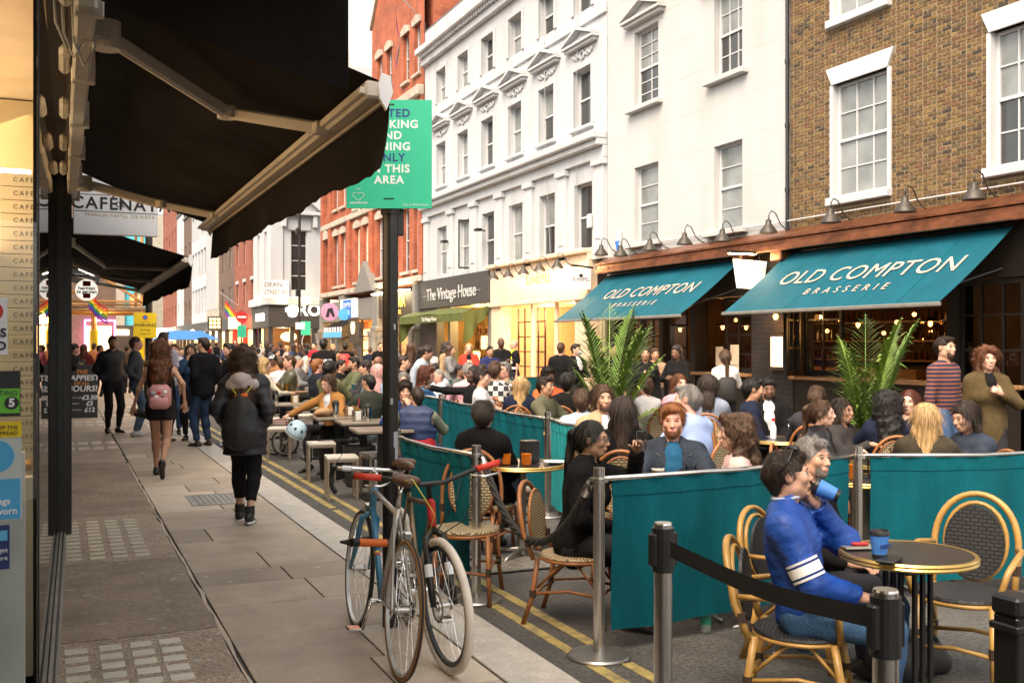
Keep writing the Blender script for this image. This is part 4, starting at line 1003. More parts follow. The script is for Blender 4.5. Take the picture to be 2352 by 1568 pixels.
for zz in (.52, 1.0, 1.5, 2.0):
 for k in range(14): q.lathe([(.04, 0), (.04, .19), (.014, .25), (.014, .31)], (XF + .5 + rnd.uniform(-.08, .08), 30.3 + k * .165, zz), 6)
tag(q.build('bottles', 'bottle_amber', vs_, world=True), kind='stuff')
for yy in (30.9, 32.0, 33.2): lamp('window_light', (.9, yy - 33.5, 2.6), 60, (1, .7, .3), .12, parent=vs_)
q = MB(); q.box((XF + .5, 31.6, 1.7), (.3, .3, .45), .03); q.box((XF + .6, 32.9, 1.2), (.3, .3, .4), .03); q.build('lit_lampshade', 'warm_glow', vs_, world=True)
text('The Vintage House', .62, FX(33.4, 3.42, XF - .14), 'print_pale', vs_, ext=.008, bold=.004, world=True, sx=1.02)
q = MB(); q.bx(XF - .135, XF - .125, 30.6, 36.4, 3.40, 3.42); q.build('lettering_rail', 'print_grey', vs_, world=True)
D('green_canvas', (.075, .095, .018), .8, var=.15, vs=3, bump=.1, bs=90)
t = thing('green_awning', 'olive green awning with hanging ends on the wine shop', 'awning', (XF, 33, 2.8))
q = MB(); q.grid(lambda u, v: (XF - .1 - .85 * u, 29.95 + 6.7 * v, 2.86 - .22 * u * u - .03 * math.sin(v * 9)), 6, 20); q.build('canopy', 'green_canvas', t, world=True, smooth=True)
q = MB(); q.grid(lambda u, v: (XF - .95 - .02 * math.sin(v * 60), 29.95 + 6.7 * v, 2.64 - .26 * u), 2, 80); q.build('valance', 'green_canvas', t, world=True, smooth=True)
for yy in (29.95, 36.65):
 q = MB(); q.grid(lambda u, v: (XF - .95 + .85 * v + .02 * math.sin(u * 5 + v * 12), yy + .05 * math.sin(v * 14) * u, 2.66 + .2 * v - (1.0 + .1 * math.sin(v * 7)) * u * (1 - .75 * v)), 6, 14); q.build('hanging_end', 'green_canvas', t, world=True, smooth=True)
text('The Vintage House', .2, FX(33.2, 2.5, XF - .98), 'print_white', t, ext=.001, world=True)
# ---- restaurant and newsagent in the red brick building
def front(nm, lab, y0, y1, fas, inn, glow, zf=(2.75, 3.7)):
 t = thing(nm, lab, 'shop front', (XF, (y0 + y1) / 2, 0))
 q = MB(); q.bx(XF - .15, XF + .2, y0 + .35, y1 - .35, zf[0], zf[1], .02); q.build('fascia', fas, t, world=True)
 for yy in (y0 + .18, y1 - .18):
  q = MB(); q.bx(XF - .22, XF + .3, yy - .17, yy + .17, 0, 3.95, .02); q.bx(XF - .30, XF + .2, yy - .21, yy + .21, 2.2, 2.4, .03); q.bx(XF - .30, XF + .2, yy - .21, yy + .21, 0, .5, .02)
  q.lathe([(.17, .5), (.14, .62), (.14, 1.9), (.2, 2.2)], (XF - .3, yy, 0), 12); q.build('stone_column', 'grey_stone', t, world=True)
 q = MB(); q.bx(XF - .02, XF + .15, y0 + .35, y1 - .35, 0, .45); q.build('stall_riser', 'grey_stone', t, world=True)
 q = MB(); m = (y0 + y1) / 2; q.bx(XF, XF + .1, m - .04, m + .04, .45, 2.75); q.bx(XF + .005, XF + .095, y0 + .35, y1 - .35, 1.95, 2.03); q.build('window_bar', 'dark_fascia', t, world=True)
 q = MB(); q.quad((XF + .06, y1, .45), (XF + .06, y0, .45), (XF + .06, y0, 2.75), (XF + .06, y1, 2.75)); q.build('shop_window', 'glass', t, world=True)
 q = MB(); q.quad((XF + 2, y1, 0), (XF + 2, y0, 0), (XF + 2, y0, 3), (XF + 2, y1, 3)); q.quad((XF, y0, 2.8), (XF, y1, 2.8), (XF + 2, y1, 2.8), (XF + 2, y0, 2.8)); q.build('interior', inn, t, world=True)
 lamp('shop_light', (1.0, 0, 2.4), glow, (1, .58, .22), .2, parent=t)
 return t
D('orange_wall', (.5, .2, .07), .7, var=.35, vs=1.5); D('stock_wall', (.3, .24, .2), .7, var=.8, vs=4)
t = front('pizzeria_front', 'restaurant front with gold lettering behind the black pole', 37.0, 42.4, 'wood_dark', 'orange_wall', 160)
text('PIZZERIA', .62, FX(39.6, 3.32, XF - .17), 'gold_print', t, ext=.01, bold=.012, world=True); text('RISTORANTE', .24, FX(39.6, 2.92, XF - .17), 'gold_print', t, ext=.01, world=True)
q = MB(); q.bx(XF - .5, XF - .2, 37.6, 42, 3.72, 3.76); q.build('light_strip', 'strip_glow', t, world=True)
lamp('fascia_light', (-.55, 0, 3.6), 14, (1, .85, .45), .2, parent=t)
t = front('newsagent_front', 'grey stone newsagent front with pediment and lit fridges', 42.5, 48.2, 'grey_stone', 'stock_wall', 120)
q = MB(); q.prism([(42.4, 3.95), (45.4, 3.95), (43.9, 5.3)], 0, XF - .35, XF + .02); q.build('pediment', 'grey_stone', t, world=True)
q = MB(); q.bx(XF - .3, XF - .16, 45.3, 48.0, 2.8, 3.75); q.build('sign_board', 'sign_white', t, world=True)
q = MB(); q.bx(XF - .32, XF - .301, 46.0, 47.4, 2.85, 3.7); q.build('blue_sign', 'blue', t, world=True)
text('COMPTON', .3, FX(46.7, 3.45, XF - .325), 'print_white', t, ext=.003, world=True, sx=.85); text('NEWS', .34, FX(46.7, 3.1, XF - .325), 'print_white', t, ext=.003, world=True)
q = MB(); q.grid(lambda u, v: (XF - .2 - .9 * u, 44.6 + 3.4 * v, 2.8 - .4 * u), 2, 14); q.mi = 1
for k in range(7): q.bx(XF - 1.12, XF - 1.1, 44.6 + k * .5, 44.85 + k * .5, 2.2, 2.42)
t2 = one(q, 'striped_awning', ['black_canvas', 'sign_white'], 'small striped awning with blue valance over the newsagent', 'awning')
q = MB(); q.bx(XF - 1.13, XF - 1.10, 44.6, 48.0, 1.95, 2.2); q.build('valance', 'skyblue', t2)
q = MB()
for zz in (.4, .9, 1.4, 1.9): q.bx(XF + .2, XF + .5, 45.1, 45.7, zz, zz + .42)
q.build('lit_fridge', 'warm_glow2', t, world=True)
t = front('corner_shop_front', 'grey stone front at the corner of the red building', 48.3, 52.7, 'grey_stone', 'orange_wall', 90)
q = MB(); q.bx(XF - .9, XF - .86, 42.6, 44.2, 1.7, 2.8); t = one(q, 'emblem_sign', 'wood_dark', 'dark hanging board with a lit gold emblem', 'sign')
q = MB(); q.ball((XF - .92, 43.4, 2.25), (.02, .3, .18), 10, 6); q.prism([(43.1, 2.35), (43.7, 2.35), (43.55, 2.62), (43.4, 2.5), (43.25, 2.62)], 0, XF - .94, XF - .9); q.build('emblem', 'warm_glow', t)
p = onY(757, 716, 47.5); q = MB(); q.T = Matrix.Translation(p) @ Matrix.Rotation(R(90), 4, 'X'); q.lathe([(.42, -.03), (.42, .03)], n=24); t = one(q, 'round_pink_sign', 'pink_sign', 'round pink hanging sign with a black heeled figure near the corner', 'sign')
q = MB(); q.prism([(p.z - .25, p.x - .2), (p.z - .25, p.x - .05), (p.z + .0, p.x + .0), (p.z - .25, p.x + .15), (p.z - .22, p.x + .25), (p.z + .2, p.x + .12), (p.z + .15, p.x - .1)], 1, p.y - .04, p.y - .031); q.build('figure', 'print_black', t, world=True)
p = onY(790, 722, 46.5); q = MB(); q.T = Matrix.Translation(p) @ Matrix.Rotation(R(90), 4, 'X'); q.lathe([(.28, -.03), (.28, .03)], n=20); one(q, 'round_blue_sign', 'skyblue', 'small round blue and white sign beside the pink one', 'sign')
# ---------------------------------------------------------------- left side: cafe terrace
XG = -.06
lt = thing('cafe_building', 'cafe building along the near pavement with timber soffit and glass front', 'building', (-4, 5, 0))
D('left_wall', (.42, .36, .30), .8, var=.1, vs=2)
q = MB(); q.bx(-9, XG - .05, -8, 11.5, 3.45, 5.4); q.build('unseen_upper_wall', 'left_wall', lt, world=True)  # out of view; height cut down so more skylight reaches the pavement
q = MB(); q.bx(-9, XG - .05, 11.5, 42, 3.45, 5.8); q.build('unseen_upper_wall', 'rust_brick', lt, world=True)  # also out of view and kept low to brighten the street
q = MB(); q.bx(-9, -5, -8, 42, 0, 3.45); q.build('rear_wall', 'left_wall', lt, world=True)
q = MB(); q.bx(-6, .10, -8, 11.5, 3.16, 3.45); q.build('timber_soffit', 'shop_timber', lt, world=True)
q = MB(); q.bx(-.06, .03, 3.5, 9.58, 3.14, 3.161); q.build('soffit_groove', 'wood_dark', lt, world=True)
q = MB(); q.bx(-.085, .085, 9.60, 9.80, 0, 3.159, .012); q.bx(-.03, .02, 9.57, 9.60, .02, 3.15, .006); q.build('black_post', 'black_paint', lt, world=True)
q = MB(); gl = lambda o, w_: [(-.0772 + o, 3.95), (-.0772 + o + w_, 3.95), (-.0085 + o + w_, 9.57), (-.0085 + o, 9.57)]
for o_, w_, z0_, z1_ in ((.004, .018, .014, .046), (-.028, .012, .014, .040), (.034, .012, .014, .040), (-.032, .085, .004, .0155)): q.prism(gl(o_, w_), 2, z0_, z1_)
q.build('door_track', 'steel_plate', lt, world=True)
q = MB(); q.prism(gl(-.012, .012), 2, .045, 3.14); q.build('glass_front', 'glass', lt, world=True)
q = MB(); q.quad((-5, -8, .004), (-.09, -8, .004), (-.09, 42, .004), (-5, 42, .004)); q.build('shop_floor', 'wood_dark', lt, world=True)
YD = 2.98; ZD = YD * CA
q = MB(); q.bx(-1.0, -.0585, YD, YD + .012, .02, 3.15); gd = q.build('glass_door', 'glass', lt, world=True)
q = MB(); q.bx(-.0575, -.052, YD - .004, YD + .016, .02, 3.15); q.build('door_edge', 'black_paint', lt, world=True)
def dp(u, v): return onY(u, v, YD - .004)
def plate(name, u0, u1, v0, v1, mt, off=0.0):
 a, b = dp(u0, v0), dp(u1, v1); q = MB(); q.bx(a.x, b.x, YD - .0025 - off, YD - .0005 - off, b.z, a.z); return q.build(name, mt, gd, world=True)
def dtext(s_, u, v, px, mt, align='RIGHT', bold=0.0, sx=1.0):
 p = dp(u, v); text(s_, px / FPX * 2.77 * 1.35, FY(p.x, p.z, YD - .0062), mt, gd, ext=.0003, align=align, bold=bold, world=True, sx=sx)
plate('dog_notice', -60, 17, 682, 814, 'sign_white'); dtext('NO DOGS', 15, 765, 20, 'print_black', bold=.001); dtext('ALLOWED', 15, 795, 20, 'print_black', bold=.001)
a = dp(-18, 715); q = MB(); q.T = Matrix.Translation((a.x, YD - .004, a.z)) @ Matrix.Rotation(R(90), 4, 'X'); q.lathe([(.026, -.0012), (.026, .0012)], n=20); q.build('red_disc', 'red', gd, world=True)
D('sticker_green', (.12, .5, .02), .4, var=0)
plate('hygiene_sticker', -50, 47, 852, 955, 'print_black'); plate('hygiene_green', -50, 45, 893, 948, 'sticker_green', .002); dtext('RATING', 41, 902, 12, 'print_black')
a = dp(27, 925); q = MB(); q.T = Matrix.Translation((a.x, YD - .0055, a.z)) @ Matrix.Rotation(R(90), 4, 'X'); q.lathe([(.017, -.001), (.017, .001)], n=18); q.build('black_disc', 'print_black', gd, world=True)
a = dp(27, 925); text('5', .030, FY(a.x, a.z, YD - .0072), 'print_white', gd, ext=.0003, bold=.0012, world=True)
D('sticker_grey', (.5, .53, .5), .4, var=0); D('sticker_blue', (.06, .36, .66), .4, var=0); D('sticker_navy', (.01, .02, .12), .4, var=0)
plate('mask_poster', -60, 50, 970, 1192, 'sticker_grey'); plate('yellow_strip', -60, 50, 970, 1003, 'sign_yellow', .002); dtext('STOP THE', 42, 981, 9, 'print_black'); dtext('SPREAD', 42, 994, 9, 'print_black')
plate('blue_panel', -60, 47, 1103, 1190, 'sticker_blue', .002); dtext('Face coverings', 24, 1150, 15, 'print_white', bold=.0006); dtext('must be worn', 40, 1172, 15, 'print_white', bold=.0006)
a = dp(-8, 1048); q = MB(); q.T = Matrix.Translation((a.x, YD - .0045, a.z)) @ Matrix.Rotation(R(90), 4, 'X'); q.lathe([(.042, -.001), (.042, .001)], n=24); q.build('blue_disc', 'sticker_blue', gd, world=True)
plate('navy_sticker', -60, 22, 1210, 1306, 'sticker_navy'); plate('navy_stripe', -60, 17, 1222, 1240, 'skyblue', .002); dtext('Budget', 18, 1262, 11, 'print_white'); dtext('here', 18, 1280, 11, 'print_white')
D('marble', (.62, .61, .58), .25, var=.06, vs=2, dirt=.5, ds=2.2, dcol=(.3, .3, .3)); D('cafe_wall', (.55, .43, .25), .6, var=.08, vs=2); D('box_white', (.42, .40, .32), .6, var=.04); D('pastry', (.6, .3, .07), .6, var=.5, vs=40)
q = MB(); q.bx(-1.0, -.0935, 3.2, 3.25, 0, 1.345); q.build('marble_panel', 'marble', lt, world=True)
ct = thing('cafe_counter', 'marble cafe counter behind the glass door', 'counter', (-.8, 5.8, 0))
q = MB(); q.bx(-2.4, -.12, 5.6, 6.3, 0, 1.0, .01); q.build('marble_front', 'marble', ct, world=True)
q = MB(); q.bx(-2.4, -.12, 5.62, 5.63, 1.0, 1.3); q.build('glass_screen', 'glass', ct, world=True)
q = MB()
for k in range(24): q.ball((-.16 - (k % 8) * .07, 5.7 + (k // 8) * .09, 1.03), (.032, .032, .022), 8, 4)
tag(q.build('custard_tarts', 'pastry', ct, world=True), kind='stuff')
q = MB(); q.bx(-5, -.13, 7.0, 7.1, 0, 3.15); q.build('cafe_back_wall', 'cafe_wall', lt, world=True)
for k in range(22):
 z = 1.08 + k * .0725
 if z > 2.55: break
 q = MB(); q.box((0, 0, 0), (.17, .12, .070), .003); o = one(q, 'cake_box', 'box_white', 'white printed cafe box, %s from the bottom of the stack behind the glass door' % ORD[k], 'box', 'stacked cafe boxes'); o.location = (-.215, 6.15, z)
 text('CAFÉ', .034, FY(.03, 0, -.0615), 'print_black', o, ext=.0004, space=1.4)
for k, zz in enumerate((2.62, 2.35)):
 q = MB(); q.bx(-1.6, -.16, 6.5, 6.56, zz, zz + .03); o = one(q, 'light_strip', 'strip_glow', 'lit strip lamp %s in the cafe interior' % ('high' if k == 0 else 'lower'), 'lamp')
lamp('cafe_ceiling_light', (-.55, 7.0, 2.9), 17, (1, .66, .36), .1, kind='AREA', size=(.8, 5), rot=(0, R(-25), 0))
lamp('display_light', (-.45, 7.0, 2.3), 16, (1, .56, .25), .1, kind='AREA', size=(.4, 5), rot=(0, R(-130), 0))
lamp('cafe_ceiling_light', (-.9, 4.6, 2.95), 9, (1, .74, .45), .1, kind='AREA', size=(1.2, 2.0), rot=(0, R(-15), 0))
def black_awning(nm, lab, y0, y1, xr, zr, xf, zf, arms, drop=.27, mid=.42):
 t = thing(nm, lab, 'awning', (0, (y0 + y1) / 2, zr))
 q = MB(); q.bx(xr - .03, xr + .05, y0 - .05, y1, zr - .06, zr + .06, .012); q.build('rear_rail', 'awning_metal', t, world=True)
 k = 0; yy = y0
 while yy < y1 + .1:
  q = MB(); q.bx(xr - .035, xr + .075, yy - .02, yy + .02, zr - .075, zr + .085, .006); q.bx(xr - .09, xr - .035, yy - .17, yy + .17, zr - .0, zr + .07, .02); q.build('bracket', 'awning_metal', t, world=True); yy += 1.12
 def fn(u, v): return (xr + .06 + (xf - xr - .06) * u, y0 + (y1 - y0) * v, zr + .22 + (zf + .03 - zr - .22) * u - .02 * math.sin(math.pi * u) + .006 * math.sin(v * 37) * u)
 q = MB(); q.grid(fn, 8, 30); q.grid(lambda u, v: tuple(Vector(fn(u, v)) - Vector((0, 0, .004))), 8, 30); q.build('canopy', 'black_canvas', t, world=True, smooth=True)
 q = MB(); q.bx(xf - .06, xf + .02, y0, y1, zf - .05, zf + .03, .012); q.bx(xf - .085, xf - .06, y0, y1, zf - .035, zf - .005, .004); q.bx(xf + .02, xf + .045, y0, y1, zf - .06, zf - .02, .006); q.build('front_rail', 'awning_metal', t, world=True)
 q = MB(); n = 90; q.grid(lambda u, v: (xf + .048 + .02 * math.sin(v * 23) * u - .05 * u * u * max(0, 1 - v * 14), y0 + (y1 - y0) * v - .05 * u * u * (v < .02), zf - .045 - u * (drop + .005 * math.sin(v * 61) + .004 * math.sin(v * 140) + .03 * (1 - v) ** 6)), 6, n); q.build('valance', 'black_canvas', t, world=True, smooth=True)
 for yy in (y0 - .004, y1 + .004):
  q = MB(); q.prism([(zf - .05, xf + .0), (zf - .10, xf + .03), (zf - .02, xf + .06), (zf + .05, xf + .045), (zf + .06, xf + .01), (zf + .0, xf - .005)], 1, yy - .012, yy + .012); q.build('end_cap', 'sign_white', t, world=True)
 for (ya, ye, yb) in arms:
  e = Vector((xr + (xf - xr) * mid, ye, zr - .03 + (zf - zr) * mid)); a = Vector((xr + .1, ya, zr - .02)); b = Vector((xf - .09, yb, zf - .03))
  for nm_, p0_, p1_ in (('upper_arm', a, e), ('lower_arm', e, b)):
   d = (p1_ - p0_); L_ = d.length; q = MB(); q.T = frame(p0_, d, Vector((0, 0, 1))) ; q.box((L_ / 2, 0, 0), (L_, .075 if nm_ == 'upper_arm' else .06, .035), .012); q.build(nm_, 'awning_metal', t, world=True)
  q = MB(); q.cyl(e - Vector((0, 0, .03)), e + Vector((0, 0, .03)), .05, n=12); q.build('elbow_joint', 'awning_metal', t, world=True)
  q = MB(); q.cyl(a + Vector((0, 0, -.06)), a + Vector((0, 0, .06)), .06, n=12); q.box(a + Vector((-.04, 0, -.03)), (.12, .12, .03), .01); q.build('shoulder_joint', 'awning_metal', t, world=True)
  q = MB(); q.box(b + Vector((.02, 0, 0)), (.09, .11, .06), .012); q.build('arm_foot', 'awning_metal', t, world=True)
 return t
black_awning('black_awning', 'large black awning on pale folding arms over the near pavement', 4.32, 10.05, .08, 3.0, 1.27, 2.77, ((4.75, 5.39, 5.12), (9.2, 9.15, 8.95)), mid=.588)
black_awning('black_awning', 'second black awning further down the near pavement', 13.7, 22.3, .02, 3.0, 1.5, 2.74, ((14.6, 17.2, 15.2), (18.2, 19.6, 18.4), (21.9, 22.0, 21.6)))
t = thing('near_awning', 'black awning flap hanging at the very top of the picture', 'awning', (0, 3.9, 3.2))
q = MB(); q.grid(lambda u, v: (.02 + 1.0 * v, 3.9 + .015 * math.sin(v * 11), (2.905 - .27 * v - .02 * math.sin(v * 3.1)) * (1 - u) + u * (3.75 - .5 * v)), 8, 20); q.build('side_flap', 'black_canvas', t, world=True, smooth=True)
q = MB(); q.grid(lambda u, v: (.02 + 1.0 * v, 1.2 + 2.7 * u, 3.75 - .5 * v), 2, 4); q.build('canopy', 'black_canvas', t, world=True)
q = MB(); q.bx(.98, 1.06, 1.2, 3.92, 3.19, 3.27, .015); q.bx(.96, 1.08, 3.9, 3.93, 3.14, 3.30, .012); q.build('front_rail', 'awning_metal', t, world=True)
q = MB()
for (x_, z_, s_) in ((.06, 2.86, 1), (.03, 2.9, .8), (.10, 2.83, 1.15)):
 q.tube([(x_ - .06, 4.7, 3.2), (x_ - .05, 4.7, z_ + .1), (x_ - .01, 4.71, z_), (x_ + .03, 4.7, z_ + .08), (x_ + .03 * s_, 4.69, 3.2)], .006, 6)
one(q, 'looped_cable', 'print_grey', 'looped grey cables hanging from the timber soffit', 'cable')
YS = 10.8; p0, p1 = onY(168, 420, YS), onY(362, 545, YS)
t = thing('cafe_blade_sign', 'white projecting cafe sign under the first black awning', 'sign', (.4, YS, 2.9))
q = MB(); q.bx(p0.x, p1.x, YS - .03, YS + .03, p1.z, p0.z + .22, .006); q.build('panel', 'sign_white', t, world=True)
c = onY(268, 470, YS - .032); text('CAFÉ', .165, FY(c.x - .20, c.z, YS - .033), 'print_black', t, ext=.001, bold=.003, space=1.15, world=True); text('DE', .07, FY(c.x + .035, c.z, YS - .033), 'print_black', t, ext=.001, world=True); text('NATA', .165, FY(c.x + .26, c.z, YS - .033), 'print_black', t, ext=.001, bold=.003, space=1.15, world=True)
text('PREMIUM PASTEL DE NATA', .042, FY(c.x + .03, c.z - .11, YS - .033), 'print_gold', t, ext=.001, space=1.3, world=True)
q = MB(); q.bx(c.x - .38, c.x + .46, YS - .034, YS - .031, c.z - .078, c.z - .073); q.bx(c.x - .38, c.x - .06, YS - .034, YS - .031, c.z + .085, c.z + .09); q.bx(c.x + .1, c.x + .46, YS - .034, YS - .031, c.z + .085, c.z + .09); q.build('ruled_lines', 'print_black', t, world=True)
for k in range(3):
 q = MB(); q.ball((c.x - .06 + k * .08, YS - .033, c.z + .125), (.018, .002, .018), 5, 4); q.build('star', 'print_gold', t, world=True)
nf = thing('bar_front', 'dark bar front beyond the black post on the near side', 'shop front', (-.1, 20, 0))
for k, yy in enumerate((11.4, 14.5, 18, 22, 26, 30)):
 q = MB(); q.bx(-.25, -.04, yy, yy + .35, 0, 3.45, .01); q.build('pier', 'black_paint', nf, world=True)
q = MB(); q.bx(XG - .012, XG, 9.8, 30, .05, 2.9); q.build('glass_front', 'glass', nf, world=True)
q = MB(); q.bx(-.3, -.03, 9.8, 30.3, 2.9, 3.45); q.build('fascia', 'dark_front', nf, world=True)
q = MB(); q.bx(-1.4, -1.3, 9.8, 30, 0, 3.4); q.build('inner_wall', 'wood_dark', nf, world=True)
def disc_sign(u, v, Y, r_, nm, lab):
 p = onY(u, v, Y); t = thing(nm, lab, 'sign', p)
 q = MB(); q.T = Matrix.Rotation(R(90), 4, 'X'); q.lathe([(r_, -.04), (r_, .04)], n=28); MDEF['disc_glow'] = emis((1, .93, .8), .35); q.build('disc', 'disc_glow', t); return t, p
t, p = disc_sign(199, 666, 21.0, .20, 'round_hanging_sign', 'round white hanging sign with red sausage figure')
q = MB(); q.box((0, -.045, .12), (.14, .006, .10), .02); q.box((0, -.045, -.11), (.13, .006, .09), .03); q.build('red_figure', 'red', t)
text('herman', .098, FY(.0, .032, -.045), 'print_black', t, ext=.001, bold=.003); text('ze german', .085, FY(.0, -.035, -.045), 'print_black', t, ext=.001, bold=.003)
q = MB(); q.cyl((-.6, 0, .27), (.1, 0, .27), .015, n=6); q.build('bracket', 'black_paint', t)
p = onY(196, 630, 24.0); t = thing('shield_sign', 'dark shield shaped bar sign behind the round white one', 'sign', p)
q = MB(); q.prism([(-.16, -.28), (-.26, 0), (-.16, .28), (.14, .33), (.2, 0), (.14, -.33)], 1, -.03, .03); q.build('board', 'dark_fascia', t)
text('WINGERS', .1, FY(0, -.02, -.035), 'print_white', t, ext=.001)
for k in range(4):
 p = onY(187 + k * 9, 616 + k * 4, 22.0); q = MB(); q.ball(p, (.07, .03, .045), 8, 5); one(q, 'strip_lamp', 'strip_glow', '%s of the four small lit lamps under the second awning' % ('first', 'second', 'third', 'fourth')[k], 'lamp', 'lamps under the second awning')
sc_ = thing('scaffold_tower', 'orange lit scaffold tower over the pavement further down', 'scaffold', (1.4, 44, 0))
D('scaffold_pole', (.50, .26, .09), .5, metal=.3, var=.2); D('scaffold_board', (.22, .15, .09), .7, var=.2)
for x_ in (-.1, 1.2, 2.9):
 for yy in (42.5, 46): q = MB(); q.cyl((x_, yy, 0), (x_, yy, 9.5), .06, n=6); q.build('upright', 'scaffold_pole', sc_, world=True); q = MB(); q.cyl((x_, yy, 0), (x_, yy, 2.2), .11, n=8); q.build('yellow_sleeve', 'sign_yellow', sc_, world=True)
for zz in (2.9, 3.3, 5.2, 7.4):
 for yy in (42.5, 46): q = MB(); q.cyl((-.4, yy, zz), (3.1, yy, zz), .05, n=6); q.build('ledger', 'scaffold_pole', sc_, world=True)
for (a, b) in (((-.1, 3.3), (2.9, 5.2)), ((-.1, 5.2), (2.9, 3.3)), ((-.1, 5.2), (2.9, 7.4))):
 q = MB(); q.cyl((a[0], 42.45, a[1]), (b[0], 42.45, b[1]), .05, n=6); q.build('brace', 'scaffold_pole', sc_, world=True)
for zz in (3.0, 5.3, 7.5): q = MB(); q.bx(-.4, 3.1, 42.4, 46.1, zz, zz + .1); q.build('board_deck', 'scaffold_board', sc_, world=True)
lamp('scaffold_light', (0, -1.5, 2.6), 60, (1, .6, .2), .2, parent=sc_)
t = thing('neon_doorway', 'bright shop doorway outlined in pink neon under the scaffold', 'shop front', (1.2, 52, 0))
q = MB(); q.bx(1.0, 1.07, 51.9, 52, 0, 2.8); q.bx(2.3, 2.37, 51.9, 52, 0, 2.8); q.bx(1.07, 2.3, 51.9, 52, 2.73, 2.8); q.build('neon_frame', 'pink_glow', t, world=True)
q = MB(); q.bx(1.1, 2.2, 52.1, 52.2, 0, 2.5); q.build('lit_doorway', 'warm_glow', t, world=True)
q = MB(); q.bx(-5, 2.4, 52.25, 60, 0, 11); q.build('wall', 'brown_render', t, world=True)
# ---------------------------------------------------------------- figures: implicit surfaces turned into meshes
def surf(V, org, h):
 s = V < 0
 nx, ny, nz = V.shape
 cnt = np.zeros((nx - 1, ny - 1, nz - 1), np.int8)
 cor = [(i, j, k) for i in (0, 1) for j in (0, 1) for k in (0, 1)]
 for (i, j, k) in cor: cnt += s[i:nx - 1 + i, j:ny - 1 + j, k:nz - 1 + k]
 idx = np.argwhere((cnt > 0) & (cnt < 8))
 if len(idx) == 0: return np.zeros((0, 3)), np.zeros((0, 4), int)
 c = np.stack([V[idx[:, 0] + i, idx[:, 1] + j, idx[:, 2] + k] for (i, j, k) in cor], 1)
 acc = np.zeros((len(idx), 3)); n = np.zeros(len(idx))
 for a in range(8):
  for b in range(a + 1, 8):
   da = np.array(cor[b]) - np.array(cor[a])
   if abs(da).sum() != 1: continue
   m = (c[:, a] < 0) != (c[:, b] < 0)
   t = np.where(m, c[:, a] / np.where(m, c[:, a] - c[:, b], 1), 0)
   acc += np.where(m[:, None], np.array(cor[a]) + da * t[:, None], 0); n += m
 P = org + (idx + acc / n[:, None]) * h
 vid = -np.ones(cnt.shape, np.int64); vid[idx[:, 0], idx[:, 1], idx[:, 2]] = np.arange(len(idx))
 F = []
 for ax in range(3):
  o1, o2 = (ax + 1) % 3, (ax + 2) % 3
  A = [slice(1, -1)] * 3; B = [slice(1, -1)] * 3; A[ax] = slice(0, -1); B[ax] = slice(1, None)
  sa, sb = s[tuple(A)], s[tuple(B)]
  e = np.argwhere(sa != sb)
  if not len(e): continue
  e0 = e.copy(); e0[:, o1] += 1; e0[:, o2] += 1
  def cell(d1, d2):
   q = e0.copy(); q[:, o1] -= d1; q[:, o2] -= d2; return vid[q[:, 0], q[:, 1], q[:, 2]]
  f = np.stack([cell(1, 1), cell(0, 1), cell(0, 0), cell(1, 0)], 1)
  flip = ~sa[e[:, 0], e[:, 1], e[:, 2]]
  f[flip] = f[flip][:, ::-1]; F.append(f)
 F = np.concatenate(F); F = F[(F >= 0).all(1)]
 return P, F
